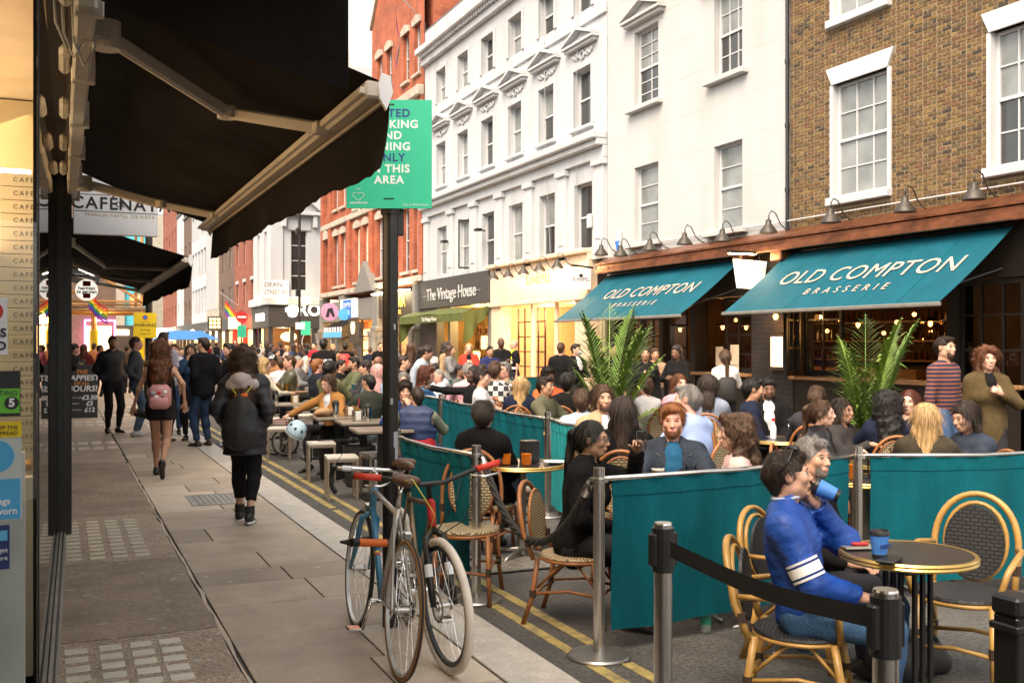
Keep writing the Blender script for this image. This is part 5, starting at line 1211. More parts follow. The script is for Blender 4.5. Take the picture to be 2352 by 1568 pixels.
class Fig:
 "collects blended primitives and polygonises them"
 def __init__(s, h): s.h = h; s.p = []; s.sub = []; s.disp = None
 def cone(s, a, b, ra, rb, k=.02, fr=None, cut=None): s.p.append(('c', np.array(a, float), np.array(b, float), ra, rb, k, fr, cut)); return s
 def ell(s, c, r, k=.02, fr=None, cut=None): s.p.append(('e', np.array(c, float), np.array(r, float), 0, 0, k, fr, cut)); return s
 def minus(s, c, r, k=.008, fr=None): s.sub.append(('e', np.array(c, float), np.array(r, float), 0, 0, k, fr, None)); return s
 def ev(s, q, P):
  t, a, b, ra, rb, k, fr, cut = q
  if t == 'c':
   d = P - a; ab = b - a
   if fr is not None: Rm, sc = fr; d = (d @ Rm) / sc; ab = (ab @ Rm) / sc
   L = max(ab @ ab, 1e-9); tt = np.clip((d @ ab) / L, 0, 1)
   e = d - tt[..., None] * ab
   r = np.sqrt((e * e).sum(-1)) - (ra + (rb - ra) * tt)
   if fr is not None: r = r * float(min(sc) ** .5)
  else:
   d = P - a
   if fr is not None: d = d @ (fr[0] if isinstance(fr, tuple) else fr)
   d = d / b; l = np.sqrt((d * d).sum(-1)); g = np.sqrt(((d / b) ** 2).sum(-1)) + 1e-9
   r = l * (l - 1) / g
  if cut is not None:
   for (cp, cn) in cut: r = np.maximum(r, (P - np.array(cp)) @ np.array(cn))
  return r
 def bounds(s, q):
  t, a, b, ra, rb, k, fr, cut = q
  if t == 'c':
   m = max(ra, rb) * (1.0 if fr is None else max(1, max(fr[1]))) + k; return np.minimum(a, b) - m, np.maximum(a, b) + m
  m = max(b) + k; return a - m, a + m
 def mesh(s):
  h = s.h; bb = [s.bounds(q) for q in s.p]
  lo = np.min([b[0] for b in bb], 0) - 3 * h; hi = np.max([b[1] for b in bb], 0) + 3 * h
  n = np.ceil((hi - lo) / h).astype(int) + 1
  V = np.full(n, .5, np.float32)
  def block(lo_, hi_):
   i0 = np.maximum(np.floor((lo_ - lo) / h).astype(int) - 2, 0); i1 = np.minimum(np.ceil((hi_ - lo) / h).astype(int) + 3, n)
   if (i1 <= i0).any(): return None, None
   g = np.meshgrid(*[lo[d] + h * np.arange(i0[d], i1[d]) for d in range(3)], indexing='ij')
   return tuple(slice(a, b) for a, b in zip(i0, i1)), np.stack(g, -1)
  for q, (a, b) in zip(s.p, bb):
   sl_, P = block(a, b)
   if sl_ is None: continue
   r = s.ev(q, P); v = V[sl_]; k = q[5]
   w_ = np.maximum(k - np.abs(v - r), 0) / k; V[sl_] = np.minimum(v, r) - w_ * w_ * k * .25
  for q in s.sub:
   a, b = s.bounds(q); sl_, P = block(a, b)
   if sl_ is None: continue
   r = -s.ev(q, P); v = V[sl_]; k = q[5]
   w_ = np.maximum(k - np.abs(v - r), 0) / k; V[sl_] = np.maximum(v, r) + w_ * w_ * k * .25
  if s.disp is not None:
   m = np.abs(V) < .05
   ii = np.argwhere(m)
   if len(ii): V[m] += s.disp(lo + ii * h).astype(np.float32)
  return surf(V, lo, h)
def wavy(amp, freq, seed, aniso=(1, 1, 1), n=5):
 rs = np.random.RandomState(seed); D_ = rs.normal(size=(n, 3)); D_ /= np.linalg.norm(D_, axis=1)[:, None]
 ph = rs.uniform(0, 6.28, n); fr = freq * rs.uniform(.6, 1.6, n)
 an = np.array(aniso)
 def f(P):
  w_ = np.zeros(len(P))
  for i in range(n): w_ += np.sin((P * an) @ D_[i] * fr[i] + ph[i] + 1.2 * np.sin((P * an) @ D_[(i + 1) % n] * fr[i] * .5))
  return amp * w_ / n * 1.6
 return f
def npmesh(name, pieces, parent):
 "pieces: list of (verts, faces quads, material key); one mesh object"
 vs, fs, ms, mats, o = [], [], [], [], 0
 for (P, F, m) in pieces:
  if len(P) == 0: continue
  if m not in mats: mats.append(m)
  vs.append(P); fs.append(np.asarray(F) + o); ms.append(np.full(len(F), mats.index(m), np.int32)); o += len(P)
 vs = np.concatenate(vs).astype(np.float32); fs = np.concatenate(fs).astype(np.int32); ms = np.concatenate(ms)
 me = bpy.data.meshes.new(name); me.vertices.add(len(vs)); me.vertices.foreach_set('co', vs.ravel())
 me.loops.add(fs.size); me.loops.foreach_set('vertex_index', fs.ravel())
 me.polygons.add(len(fs)); me.polygons.foreach_set('loop_start', np.arange(0, fs.size, 4, dtype=np.int32))
 me.polygons.foreach_set('material_index', ms); me.polygons.foreach_set('use_smooth', np.ones(len(fs), bool))
 for m in mats: me.materials.append(MAT(m))
 me.update(calc_edges=True); me.validate()
 ob = bpy.data.objects.new(name, me); col.objects.link(ob); ob.parent = parent
 return ob
def ballq(c, r, n=10, m=8, Rm=None):
 "quad-only ball for eyes and lips"
 th = np.linspace(0.001, np.pi - .001, m + 1); ph = np.linspace(0, 2 * np.pi, n, endpoint=False)
 P = np.stack([np.outer(np.sin(th), np.cos(ph)), np.outer(np.sin(th), np.sin(ph)), np.outer(np.cos(th), np.ones(n))], -1).reshape(-1, 3) * np.array(r)
 if Rm is not None: P = P @ np.array(Rm).T
 F = [[i * n + j, (i + 1) * n + j, (i + 1) * n + (j + 1) % n, i * n + (j + 1) % n] for i in range(m) for j in range(n)]
 return P + np.array(c), np.array(F)
def rotz(a): c, s_ = math.cos(a), math.sin(a); return np.array([[c, -s_, 0], [s_, c, 0], [0, 0, 1]])
def rotx(a): c, s_ = math.cos(a), math.sin(a); return np.array([[1, 0, 0], [0, c, -s_], [0, s_, c]])
def roty(a): c, s_ = math.cos(a), math.sin(a); return np.array([[c, 0, s_], [0, 1, 0], [-s_, 0, c]])
SKIN = {'fair': (.58, .34, .25), 'light': (.50, .285, .195), 'tan': (.40, .215, .135), 'olive': (.34, .19, .12), 'brown': (.19, .095, .06), 'dark': (.085, .045, .03), 'rosy': (.60, .31, .23)}
SKIN = {k: tuple(min(.8, x * 1.16) for x in c) for k, c in SKIN.items()}
for k, c in SKIN.items(): D('skin_' + k, c, .5, var=.12, vs=22, bump=.04, bs=200, spec=.4)
D('eye_white', (.34, .32, .30), .3, var=0); D('iris', (.02, .015, .012), .15, var=0)
for k, c in SKIN.items(): D('lip_' + k, (c[0] * .85, c[1] * .55, c[2] * .58), .45, var=.1)
HAIRC = {'black': (.012, .010, .009), 'dark': (.026, .016, .011), 'brown': (.065, .033, .017), 'auburn': (.12, .042, .016), 'ginger': (.26, .095, .028), 'blond': (.42, .27, .12), 'grey': (.22, .205, .19), 'white': (.5, .46, .42), 'pink': (.62, .34, .32), 'redbrown': (.085, .022, .012)}
for k, c in HAIRC.items(): D('hair_' + k, c, .48, var=.55, vs=60, stretch=(1, 1, .18), bump=.6, bs=150, spec=.35, fine=.3)
for k, c in HAIRC.items(): D('beard_' + k, (c[0] * .6 + .05, c[1] * .6 + .028, c[2] * .6 + .018), .7, var=.3, vs=80, bump=.3, bs=300)
def cloth(c, kind='cotton'):
 key = 'cloth_%s_%02x%02x%02x' % (kind, *[min(255, int(x * 255)) for x in c])
 if key not in MDEF:
  if kind == 'cotton': D(key, c, .85, var=.12, vs=9, bump=.18, bs=160, fine=.10, spec=.15)
  elif kind == 'denim': D(key, c, .8, var=.35, vs=7, bump=.3, bs=260, fine=.25, spec=.15)
  elif kind == 'leather': D(key, c, .38, var=.2, vs=10, bump=.25, bs=60)
  elif kind == 'nylon': D(key, c, .55, var=.2, vs=14, bump=.5, bs=42, fine=.08)
  elif kind == 'wool': D(key, c, .95, var=.18, vs=20, bump=.45, bs=240, fine=.2, spec=.1)
  elif kind == 'check': MDEF[key] = checkmat(c)
  elif kind == 'stripe': MDEF[key] = stripemat(c)
 return key
def checkmat(c):
 def mk(name):
  m, n, L, p = base(name); t = n.new('ShaderNodeTexCoord'); k = n.new('ShaderNodeTexChecker'); k.inputs['Scale'].default_value = 14
  L.new(t.outputs['Object'], k.inputs[0]); k.inputs['Color1'].default_value = (.6, .58, .55, 1); k.inputs['Color2'].default_value = (*c, 1); L.new(k.outputs[0], p.inputs['Base Color']); p.inputs['Roughness'].default_value = .9; return m
 return mk
def stripemat(c):
 def mk(name):
  m, n, L, p = base(name); t = n.new('ShaderNodeTexCoord'); s_ = n.new('ShaderNodeSeparateXYZ'); L.new(t.outputs['Object'], s_.inputs[0])
  a = n.new('ShaderNodeMath'); a.operation = 'MULTIPLY'; a.inputs[1].default_value = 24; L.new(s_.outputs[2], a.inputs[0]); b = n.new('ShaderNodeMath'); b.operation = 'FRACT'; L.new(a.outputs[0], b.inputs[0])
  g = n.new('ShaderNodeMath'); g.operation = 'GREATER_THAN'; g.inputs[1].default_value = .68; L.new(b.outputs[0], g.inputs[0])
  x = n.new('ShaderNodeMix'); x.data_type = 'RGBA'; L.new(g.outputs[0], x.inputs[0]); x.inputs[6].default_value = (*c, 1); x.inputs[7].default_value = (.30, .09, .05, 1); L.new(x.outputs[2], p.inputs['Base Color']); p.inputs['Roughness'].default_value = .9; return m
 return mk
def ik(a, b, l1, l2, hint):
 a, b, hint = map(lambda q: np.array(q, float), (a, b, hint)); d = b - a; L = np.linalg.norm(d); m = (l1 + l2) * .995
 if L > m: b = a + d / L * m; d = b - a; L = m
 x = (l1 * l1 - l2 * l2 + L * L) / (2 * L); y = math.sqrt(max(l1 * l1 - x * x, 0)); u = d / L
 v = hint - (hint @ u) * u; nv = np.linalg.norm(v); v = v / nv if nv > 1e-6 else np.array([0, 0, -1.])
 return a + u * x + v * y, b
def hand(wrist, fdir, up, side, s, h, curl=.5, mat='skin_light'):
 "five-fingered hand: fdir along the fingers, up = back of the hand"
 f = np.array(fdir, float); f /= np.linalg.norm(f); u = np.array(up, float); u -= (u @ f) * f; u /= np.linalg.norm(u) + 1e-9; r = np.cross(f, u) * side
 W = lambda a, b, c: np.array(wrist) + s * (f * a + r * b + u * c)
 g = Fig(h)
 g.cone(W(-.04, 0, 0), W(.02, 0, 0), .026 * s, .026 * s, .02)
 g.cone(W(.02, -.016, 0), W(.085, -.024, 0), .019 * s, .015 * s, .018); g.cone(W(.02, .012, 0), W(.088, .018, 0), .019 * s, .015 * s, .018); g.cone(W(.03, 0, -.002), W(.085, 0, 0), .018 * s, .016 * s, .018)
 for i, (o, L) in enumerate(((-.032, .062), (-.011, .074), (.010, .070), (.030, .055))):
  c1 = curl * .9; c2 = curl * 2.0
  p0 = W(.085, o, .002); p1 = p0 + s * L * .5 * (f * math.cos(c1) - u * math.sin(c1)); p2 = p1 + s * L * .5 * (f * math.cos(c2) - u * math.sin(c2))
  g.cone(p0, p1, .0092 * s, .0085 * s, .006); g.cone(p1, p2, .0085 * s, .007 * s, .005)
 t0 = W(.02, -.026, -.006); t1 = t0 + s * .042 * (f * .7 - r * .7 - u * .25); t2 = t1 + s * .032 * (f * .92 - r * .2 - u * .3 * (1 + curl))
 g.cone(t0, t1, .014 * s, .0105 * s, .012); g.cone(t1, t2, .0105 * s, .0085 * s, .006)
 P, F = g.mesh(); return (P, F, mat)
def strands(P, Hc, HR, style, hs, n, seed, dist, chin):
 "loose ribbons of hair over the hair volume"
 rs = np.random.RandomState(seed); idx = rs.randint(0, len(P), n); p = P[idx]; o = p - Hc; o /= np.linalg.norm(o, axis=1)[:, None] + 1e-9
 crown = Hc + HR @ np.array([0, -.05, .115]) * hs
 if style in ('short', 'crop', 'mid', 'afro', 'cap', 'beanie'):
  f = p - crown; f += HR @ np.array([0, .02, -.01])
 else: f = np.tile(np.array([0, 0, -1.]), (n, 1)) + (p - crown) * 1.5 * (p[:, 2:3] > chin)
 f += rs.normal(size=(n, 3)) * .02; near = (p[:, 2:3] > chin); f = f - near * (f * o).sum(1)[:, None] * o * .9
 f /= np.linalg.norm(f, axis=1)[:, None] + 1e-9
 L = {'short': .022, 'crop': .008, 'mid': .042, 'afro': .02, 'curly': .10, 'long': .11, 'bob': .07, 'pony': .06, 'bun': .04, 'cap': .02, 'beanie': .02}[style] * rs.uniform(.5, 1.3, n)
 lift = {'short': .005, 'crop': .002, 'mid': .007, 'afro': .012, 'curly': .016}.get(style, .005) * rs.uniform(.0, 1.0, n)
 cu = {'curly': .012, 'afro': .008}.get(style, .002); ph = rs.uniform(0, 6.28, n); fq = 9 if style in ('curly', 'afro') else 3
 sd = np.cross(f, o); sd /= np.linalg.norm(sd, axis=1)[:, None] + 1e-9
 w_ = max(.0011, .00020 * dist) * rs.uniform(.6, 1.4, n)
 e = (p + f * L[:, None] - Hc) @ HR / hs; ok = ~((e[:, 1] > .035) & (np.abs(e[:, 0]) < .075) & (e[:, 2] < .068)); p, f, o, sd, L, lift, ph, w_ = (q[ok] for q in (p, f, o, sd, L, lift, ph, w_)); n = len(p)
 V = []
 for k in range(5):
  t = k / 4; c = p + f * (L * t)[:, None] + o * (lift * math.sin(2.4 * t + .3) + .0015)[:, None] * (1 if style != 'x' else 0) + sd * (cu * np.sin(ph + fq * t))[:, None] + o * (cu * np.cos(ph + fq * t) * (cu > .004))[:, None]
  ww = (w_ * (1 - .75 * t))[:, None]; V += [c - sd * ww, c + sd * ww]
 V = np.stack(V, 1).reshape(-1, 3); b = np.arange(n)[:, None] * 10
 F = np.concatenate([b + np.array([2 * k, 2 * k + 1, 2 * k + 3, 2 * k + 2]) for k in range(4)])
 return V, F
NPEOPLE = 0
def person(label, u, v, z, face=0, pose='sit', skin='light', hair=('short', 'dark'), top=((.03, .03, .035), 'cotton', .018, 1.0), bottom=((.02, .02, .025), 'cotton'), shoes=(.02, .018, .017), turn=0, pitch=0, lean=0, arms=('lap', 'lap'), sex='m', legs=None, detail=1.0, build=1.0, hem=.0, collar=True, beard=None, seat=None, tilt=0, group=None, head=1.0, bare=False, sleeve=1.0, open_=None, smile=False, H=None, cat='person', spread=.12, twist=0):
 """u, v: where the top of the head is seen, z: distance from the camera plane.
 face: direction the body faces (0 = towards us, 90 = to the right of the view, 180 = away)."""
 global NPEOPLE
 NPEOPLE += 1; seed = NPEOPLE
 hd = at(u, v, z); vx, vy = hd.x / math.hypot(hd.x, hd.y), hd.y / math.hypot(hd.x, hd.y)
 fx = -vx * math.cos(R(face)) + vy * math.sin(R(face)); fy = -vy * math.cos(R(face)) - vx * math.sin(R(face))
 rz = math.atan2(-fx, fy)
 top_z = hd.z
 if pose == 'sit':
  st = seat if seat is not None else .47
  s = (top_z - st) / (.865 * math.cos(R(lean)) + .0)
  s = min(max(s, .90), 1.14); pz = top_z - .785 * s * math.cos(R(lean)); st = pz - .095 * s
 else:
  s = (H or top_z) / 1.75; pz = .95 * s
  if lean: pz = top_z - .80 * s * math.cos(R(lean))
 f_ = .93 if sex == 'f' else 1.0
 Tm = rotx(-R(lean)) @ rotz(R(twist))
 Pv = np.array([0, 0, pz])
 if legs == 'walk': pass
 tp = lambda x, y, zz: Pv + Tm @ (np.array([x, y, zz]) * s)
 Wp, C, N = tp(0, .005, .15), tp(0, -.005, .33), tp(0, -.012, .505)
 HR = rotz(-R(turn)) @ rotx(-R(pitch + lean * .35)) @ roty(R(tilt)) if False else Tm @ rotx(R(lean) * .65) @ rotz(-R(turn)) @ rotx(-R(pitch)) @ roty(R(tilt))
 hs_ = s * head * .985
 Hc = N + Tm @ (np.array([0, .022, .0]) * s) + HR @ np.array([0, .0, .175 * hs_])
 off2 = Hc[:2].copy()
 root_xy = np.array([hd.x, hd.y]) - (rotz(rz)[:2, :2] @ off2)
 t = thing('person', label, cat, (root_xy[0], root_xy[1], 0), rz, group)
 dist = max(z, 2.5); hv = min(max(.0021 * dist, .0105), .04) / detail; hh = min(max(.00105 * dist, .0050), .02) / detail
 sk = 'skin_' + skin
 sw = (.178 if sex == 'm' else .160) * build ** .5
 SH = [tp(-sw, -.01, .445), tp(sw, -.01, .445)]
 HP = [np.array([-.088 * s, 0, pz - .03 * s]), np.array([.088 * s, 0, pz - .03 * s])]
 KN, AN, FD = [], [], []
 for i, sg in enumerate((-1, 1)):
  if pose == 'sit':
   if legs == 'cross' and i == 1:
    k_ = HP[i] + np.array([-.02, .42, .10]) * s; a_ = np.array([-.20 * s, .60 * s, max(.20, k_[2] - .34 * s)]); fd = np.array([-.3, .7, -.5])
   else:
    k_ = HP[i] + np.array([sg * spread * .6, .425, .035]) * s; a_ = np.array([sg * (.088 + spread * .55) * s, (.40 if legs != 'tuck' else .16) * s, .085]); fd = np.array([sg * .12, 1, -.12])
    if np.linalg.norm(k_ - a_) > .46 * s: pass
  else:
   if legs == 'walk':
    if i == 0: k_, a_, fd = ik(HP[0], (-.07 * s, .16 * s, .085), .43 * s, .43 * s, (0, 1, 0)) + (np.array([0, 1, 0]),)
    else: k_, a_, fd = ik(HP[1], (.07 * s, -.34 * s, .20), .43 * s, .43 * s, (0, 1, .2)) + (np.array([0, .35, -1]),)
   elif legs == 'step': k_, a_, fd = ik(HP[i], ((-.07 * s, .13 * s, .085) if i == 0 else (.08 * s, -.17 * s, .105)), .43 * s, .43 * s, (0, 1, 0)) + (np.array([0, 1, 0]) if i == 0 else np.array([.1, 1, -.3]),)
   else:
    k_, a_, fd = ik(HP[i], (sg * (.085 + .02 * (legs == 'wide')) * s, (-.02 if i else .03) * s, .085), .44 * s, .43 * s, (sg * .15, 1, 0)) + (np.array([sg * .25, 1, 0]),)
  KN.append(k_); AN.append(a_); FD.append(np.array(fd) / np.linalg.norm(fd))
 EL, WR, HDir, CU = [], [], [], []
 for i, sg in enumerate((-1, 1)):
  a = arms[i]; hint = (sg * .6, -.6, -.5); cu = .45
  if a == 'down': tg = SH[i] + Tm @ (np.array([sg * .075, .03, -.55]) * s); hint = (sg * .5, -1, 0)
  elif a == 'pocket': tg = tp(sg * .19, .07, .02); hint = (sg * .5, -1, -.1)
  elif a == 'lap': tg = np.array([sg * .07, .27, pz / s + .11]) * s; hint = (sg * .8, -.6, -.4)
  elif a == 'knee': tg = KN[i] + np.array([0, -.06, .10]) * s
  elif a == 'table': tg = np.array([sg * .12 * s, .38 * s, .80]); hint = (sg * .8, -.4, -.6)
  elif a == 'cross': tg = tp(-sg * .10, .20, .28); hint = (sg, -.1, -.6)
  elif a == 'chest': tg = tp(sg * .05, .22, .33); hint = (sg * .9, -.1, -.8); cu = .8
  elif a == 'mouth': tg = Hc + HR @ (np.array([sg * .035, .13, -.16]) * s); hint = (sg * .7, .1, -1); cu = .9
  elif a == 'chin': tg = Hc + HR @ (np.array([sg * .05, .10, -.20]) * s); hint = (sg * .7, .3, -1); cu = .9
  elif a == 'phone': tg = tp(sg * .06, .26, .22); hint = (sg * .8, -.2, -.8); cu = .7
  else: tg = np.array(a[0], float); hint = a[1] if len(a) > 1 else hint; cu = a[2] if len(a) > 2 else .45
  e, w_ = ik(SH[i], tg, .285 * s, .26 * s, hint); EL.append(e); WR.append(w_)
  d = w_ - e; d /= np.linalg.norm(d)
  if a == 'down': d = d * .9 + np.array([0, .1, -.35])
  elif a in ('lap', 'table'): d = np.array([-sg * .35, 1, -.1])
  HDir.append(d); CU.append(cu)
 frT = (Tm, np.array([1.0, .66 if sex == 'm' else .68, 1.0]))
 def torso(g, inf, low=None, chest=True):
  b_ = build
  ct = [(Pv + np.array([0, 0, -low * s]), (0, 0, -1))] if low is not None else None
  g.cone(Pv + np.array([0, 0, -.02 * s - (low or 0) * .6 * s]), Wp, .150 * s * b_ * (1.03 if sex == 'f' else .98) + inf, .133 * s * b_ * f_ + inf, .05, frT, ct)
  g.cone(Wp, C, .133 * s * b_ * f_ + inf, .160 * s * b_ * f_ + inf, .06, frT)
  g.cone(C, tp(0, -.01, .42), .160 * s * b_ * f_ + inf, .118 * s * f_ + inf, .05, frT)
  g.cone(tp(-sw * .85, -.012, .428), tp(sw * .85, -.012, .428), .062 * s + inf * .8, .062 * s + inf * .8, .06)
  g.cone(tp(-.07, -.015, .47), tp(.07, -.015, .47), .05 * s + inf * .6, .05 * s + inf * .6, .06)
  if sex == 'f' and chest:
   for sg in (-1, 1): g.ell(tp(sg * .072, .085, .30), (.062 * s + inf, .055 * s + inf, .06 * s + inf), .05)
 sl = (.048, .041, .037, .028)
 def arm(g, i, inf, upto=1.0):
  a, e, w_ = SH[i], EL[i], WR[i]; r = [x * s * (1.0 if sex == 'm' else .86) * build ** .4 for x in sl]
  if upto >= 1.0:
   g.cone(a, e, r[0] + inf * 1.1, r[1] + inf, .04); d = (w_ - e); tt = min(1.0, upto - 0.0) if upto <= 1 else 1.0
   g.cone(e, e + d * .97, r[2] + inf, r[3] + inf * .9, .03, cut=[(e + d * .97, d / np.linalg.norm(d))])
  else:
   k = min(1.0, upto / .5)
   d = e - a; q = a + d * k; g.cone(a, q, r[0] + inf * 1.15, r[1] + inf * 1.25, .04, cut=[(q, d / np.linalg.norm(d))])
   if upto > .5:
    d2 = w_ - e; q2 = e + d2 * (upto - .5) * 2; g.cone(e, q2, r[2] + inf, r[3] + inf * 1.1, .03, cut=[(q2, d2 / np.linalg.norm(d2))])
 def leg(g, i, inf, upto=1.0):
  r = [x * s * build ** .5 for x in (.085, .060, .056, .038)]
  g.cone(HP[i], KN[i], r[0] + inf, r[1] + inf, .05)
  d = AN[i] - KN[i]; q = KN[i] + d * upto
  g.cone(KN[i], q, r[2] + inf, r[2] + (r[3] - r[2]) * upto + inf * 1.15, .03, cut=[(q, d / np.linalg.norm(d))])
  if inf < .02: g.ell(KN[i] + d * .28 + np.array([0, -.012, 0]) * (pose != 'sit'), (.05 * s + inf, .055 * s + inf, .10 * s), .04)
 g = Fig(max(hv * 1.25, .012) if not bare else hv); torso(g, -.006, chest=False)
 for i in (0, 1): arm(g, i, -.003); leg(g, i, -.004)
 g.cone(N - np.array([0, 0, .02]), Hc + HR @ np.array([0, -.02, -.05]) * hs_, .056 * s * f_, .054 * s * f_, .03)
 pieces = [(*g.mesh(), sk)]
 def hp(x, y, zz): return Hc + HR @ (np.array([x, y, zz]) * hs_)
 g = Fig(hh); S = lambda *r: tuple(q * hs_ for q in r)
 g.ell(hp(0, -.018, .028), S(.0755, .094, .086), .02, HR); g.ell(hp(0, .026, -.030), S(.0575 * f_ ** .5, .066, .083), .03, HR)
 g.ell(hp(0, .058, -.092), S(.027, .026, .022), .035, HR)
 for sg in (-1, 1):
  g.ell(hp(sg * .045, .012, -.064), S(.022, .030, .026), .03, HR); g.ell(hp(sg * .040, .066, -.020), S(.021, .018, .020), .025, HR)
  g.ell(hp(sg * .078, -.010, -.004), S(.008, .021, .031), .008, HR); g.ell(hp(sg * .0105, .099, -.031), S(.0085, .010, .0075), .008, HR)
  g.minus(hp(sg * .031, .098, .010), S(.018, .016, .011), .010, HR)
 g.cone(hp(-.036, .080, .027), hp(.036, .080, .027), .0085 * hs_, .0085 * hs_, .015); g.cone(hp(0, .089, .012), hp(0, .110, -.026), .0075 * hs_, .0115 * hs_, .012)
 g.ell(hp(0, .092, -.060), S(.026, .010, .012), .015, HR); g.cone(hp(0, -.015, -.05), N, .053 * s * f_, .058 * s * f_, .03)
 pieces.append((*g.mesh(), sk))
 if z < 24:
  lk = 'lip_' + skin
  for sg in (-1, 1):
   pieces.append((*ballq(hp(sg * .031, .079, .0085), S(.0138, .0120, .0080), 10, 6, HR), 'eye_white')); pieces.append((*ballq(hp(sg * .031 + .0, .0875, .0085), S(.0062, .0052, .0066), 8, 6, HR), 'iris'))
   hb = HR @ roty(R(-8 * sg)); pieces.append((*ballq(hp(sg * .033, .0855, .0275), S(.019, .006, .0042), 8, 5, hb), 'hair_' + (hair[1] if hair[1] not in ('pink', 'white', 'blond') else 'brown')))
   hb = HR @ roty(R(4 * sg)); pieces.append((*ballq(hp(sg * .031, .0868, .0165), S(.0165, .0085, .0028), 8, 5, hb), sk))
  pieces.append((*ballq(hp(0, .0965, -.0575), S(.021, .0075, .0042), 10, 6, HR), lk)); pieces.append((*ballq(hp(0, .0955, -.0655), S(.018, .0078, .0052), 10, 6, HR), lk))
  if smile: pieces.append((*ballq(hp(0, .1005, -.0615), S(.017, .004, .0036), 8, 5, HR), 'eye_white'))
 for i, sg in enumerate((-1, 1)):
  if arms[i] == 'pocket': continue
  upv = np.array([sg * .8, .1, .6]) if arms[i] in ('down',) else (np.array([0, 0.1, 1.]) if abs(HDir[i][2]) < .8 else np.array([0, 1, .1]))
  if arms[i] in ('mouth', 'chin', 'chest', 'phone'): upv = np.array([sg * .3, 1, -.2])
  pieces.append(hand(WR[i], HDir[i], upv, sg, s * (1.0 if sex == 'm' else .9), min(max(.0009 * dist, .0042), .012), CU[i], sk))
 npmesh('body', pieces, t)
 tc, tk, inf = top[0], top[1], top[2]; sleeve = top[3] if len(top) > 3 else 1.0
 g = Fig(hv); torso(g, inf, low=(.055 if hem <= 0 else None))
 if hem > 0:
  if pose == 'sit': g.cone(Pv + np.array([0, .02, 0]), Pv + np.array([0, .06 + hem * .6, -.03]) * s, .15 * s + inf, .15 * s + inf, .05, (np.eye(3), np.array([1, 1, .8])))
  else: g.cone(Pv, Pv + np.array([0, 0, -hem]) * s, .155 * s * build + inf, .165 * s * build + inf, .05, frT, cut=[(Pv + np.array([0, 0, -hem]) * s, (0, 0, -1))])
 else: g.p = g.p
 for i in (0, 1):
  if sleeve > .02: arm(g, i, inf * .8, sleeve)
 if pose != 'sit' or hem <= 0:
  cz = Pv + np.array([0, 0, -max(hem, .035) * s]); g.sub = []
  g.ell_cut = cz
 if collar:
  g.cone(N + Tm @ np.array([0, -.012, -.02]) * s, N + Tm @ np.array([0, .004, .05 if inf > .02 else .018]) * s, .068 * s + inf * .35, .062 * s + inf * .3, .02, cut=[(N + Tm @ np.array([0, .0, .055 if inf > .02 else .02]) * s, Tm @ np.array([0, -.45, .9]))])
 g.minus(N + Tm @ np.array([0, .05, .07]) * s, (.052 * s, .058 * s, .06 * s), .008)
 if open_: g.minus(N + Tm @ np.array([0, .10, -.035]) * s, (.056 * s, .058 * s, .13 * s), .01)
 if sleeve <= .02:
  for sg in (-1, 1): g.minus(tp(sg * (sw + .055), 0, .40), (.06 * s, .2 * s, .12 * s), .01)
 amp = .0045 + inf * .09
 if tk == 'nylon' and inf > .035:
  base_n = wavy(.006, 30, seed); g.disp = lambda P: base_n(P) + .010 * np.abs(np.sin(P[:, 2] * 34)) - .006
 else:
  wa, wb_ = wavy(amp, 30, seed, (1, 1, .7)), wavy(amp * .4, 80, seed + 7, (1, 1, 1.4)); g.disp = lambda P: wa(P) + wb_(P)
 tops = [(*g.mesh(), cloth(tc, tk))]
 tn = 'jacket' if inf >= .024 else 'shirt'
 npmesh(tn, tops, t)
 if open_:
  g = Fig(min(hv, .012)); fz = lambda r_, zz, rr: tp(0, ((r_ * f_ * build + inf) * .66 + .007 - rr * .5), zz)
  g.cone(fz(.140, .20, .012), fz(.158, .33, .070), .022 * s, .080 * s, .02, (Tm, np.array([1, .5, 1]))); g.cone(fz(.158, .33, .070), fz(.112, .43, .072), .080 * s, .086 * s, .02, (Tm, np.array([1, .5, 1]))); g.cone(fz(.112, .43, .055), N + Tm @ np.array([0, .025, .02]) * s, .055 * s, .048 * s, .02, cut=[(N + Tm @ np.array([0, .03, .025]) * s, Tm @ np.array([0, -.5, .85]))])
  g.minus(N + Tm @ np.array([0, .06, .08]) * s, (.040 * s, .05 * s, .055 * s), .006)
  npmesh('inner_shirt', [(*g.mesh(), cloth(open_, 'cotton'))], t)
 bc, bk_ = bottom[0], bottom[1]; bl = bottom[2] if len(bottom) > 2 else 1.0
 g = Fig(hv); g.cone(Pv + np.array([0, 0, .09 * s]), Pv + np.array([0, 0, -.03 * s]), .140 * s * build + .006, .152 * s * build + .008, .05, frT)
 bi = bottom[3] if len(bottom) > 3 else .010
 for i in (0, 1):
  if bl > .5: leg(g, i, bi, (bl - .5) * 2 * .93)
  else:
   d = KN[i] - HP[i]; qq = HP[i] + d * (bl * 2); g.cone(HP[i], qq, .085 * s + .014, .078 * s + .02, .05, cut=[(qq, d / np.linalg.norm(d))])
 g.disp = wavy(.006, 36, seed + 50, (1, 1, .8)); npmesh('trousers' if bl > .5 else 'shorts', [(*g.mesh(), cloth(bc, bk_))], t)
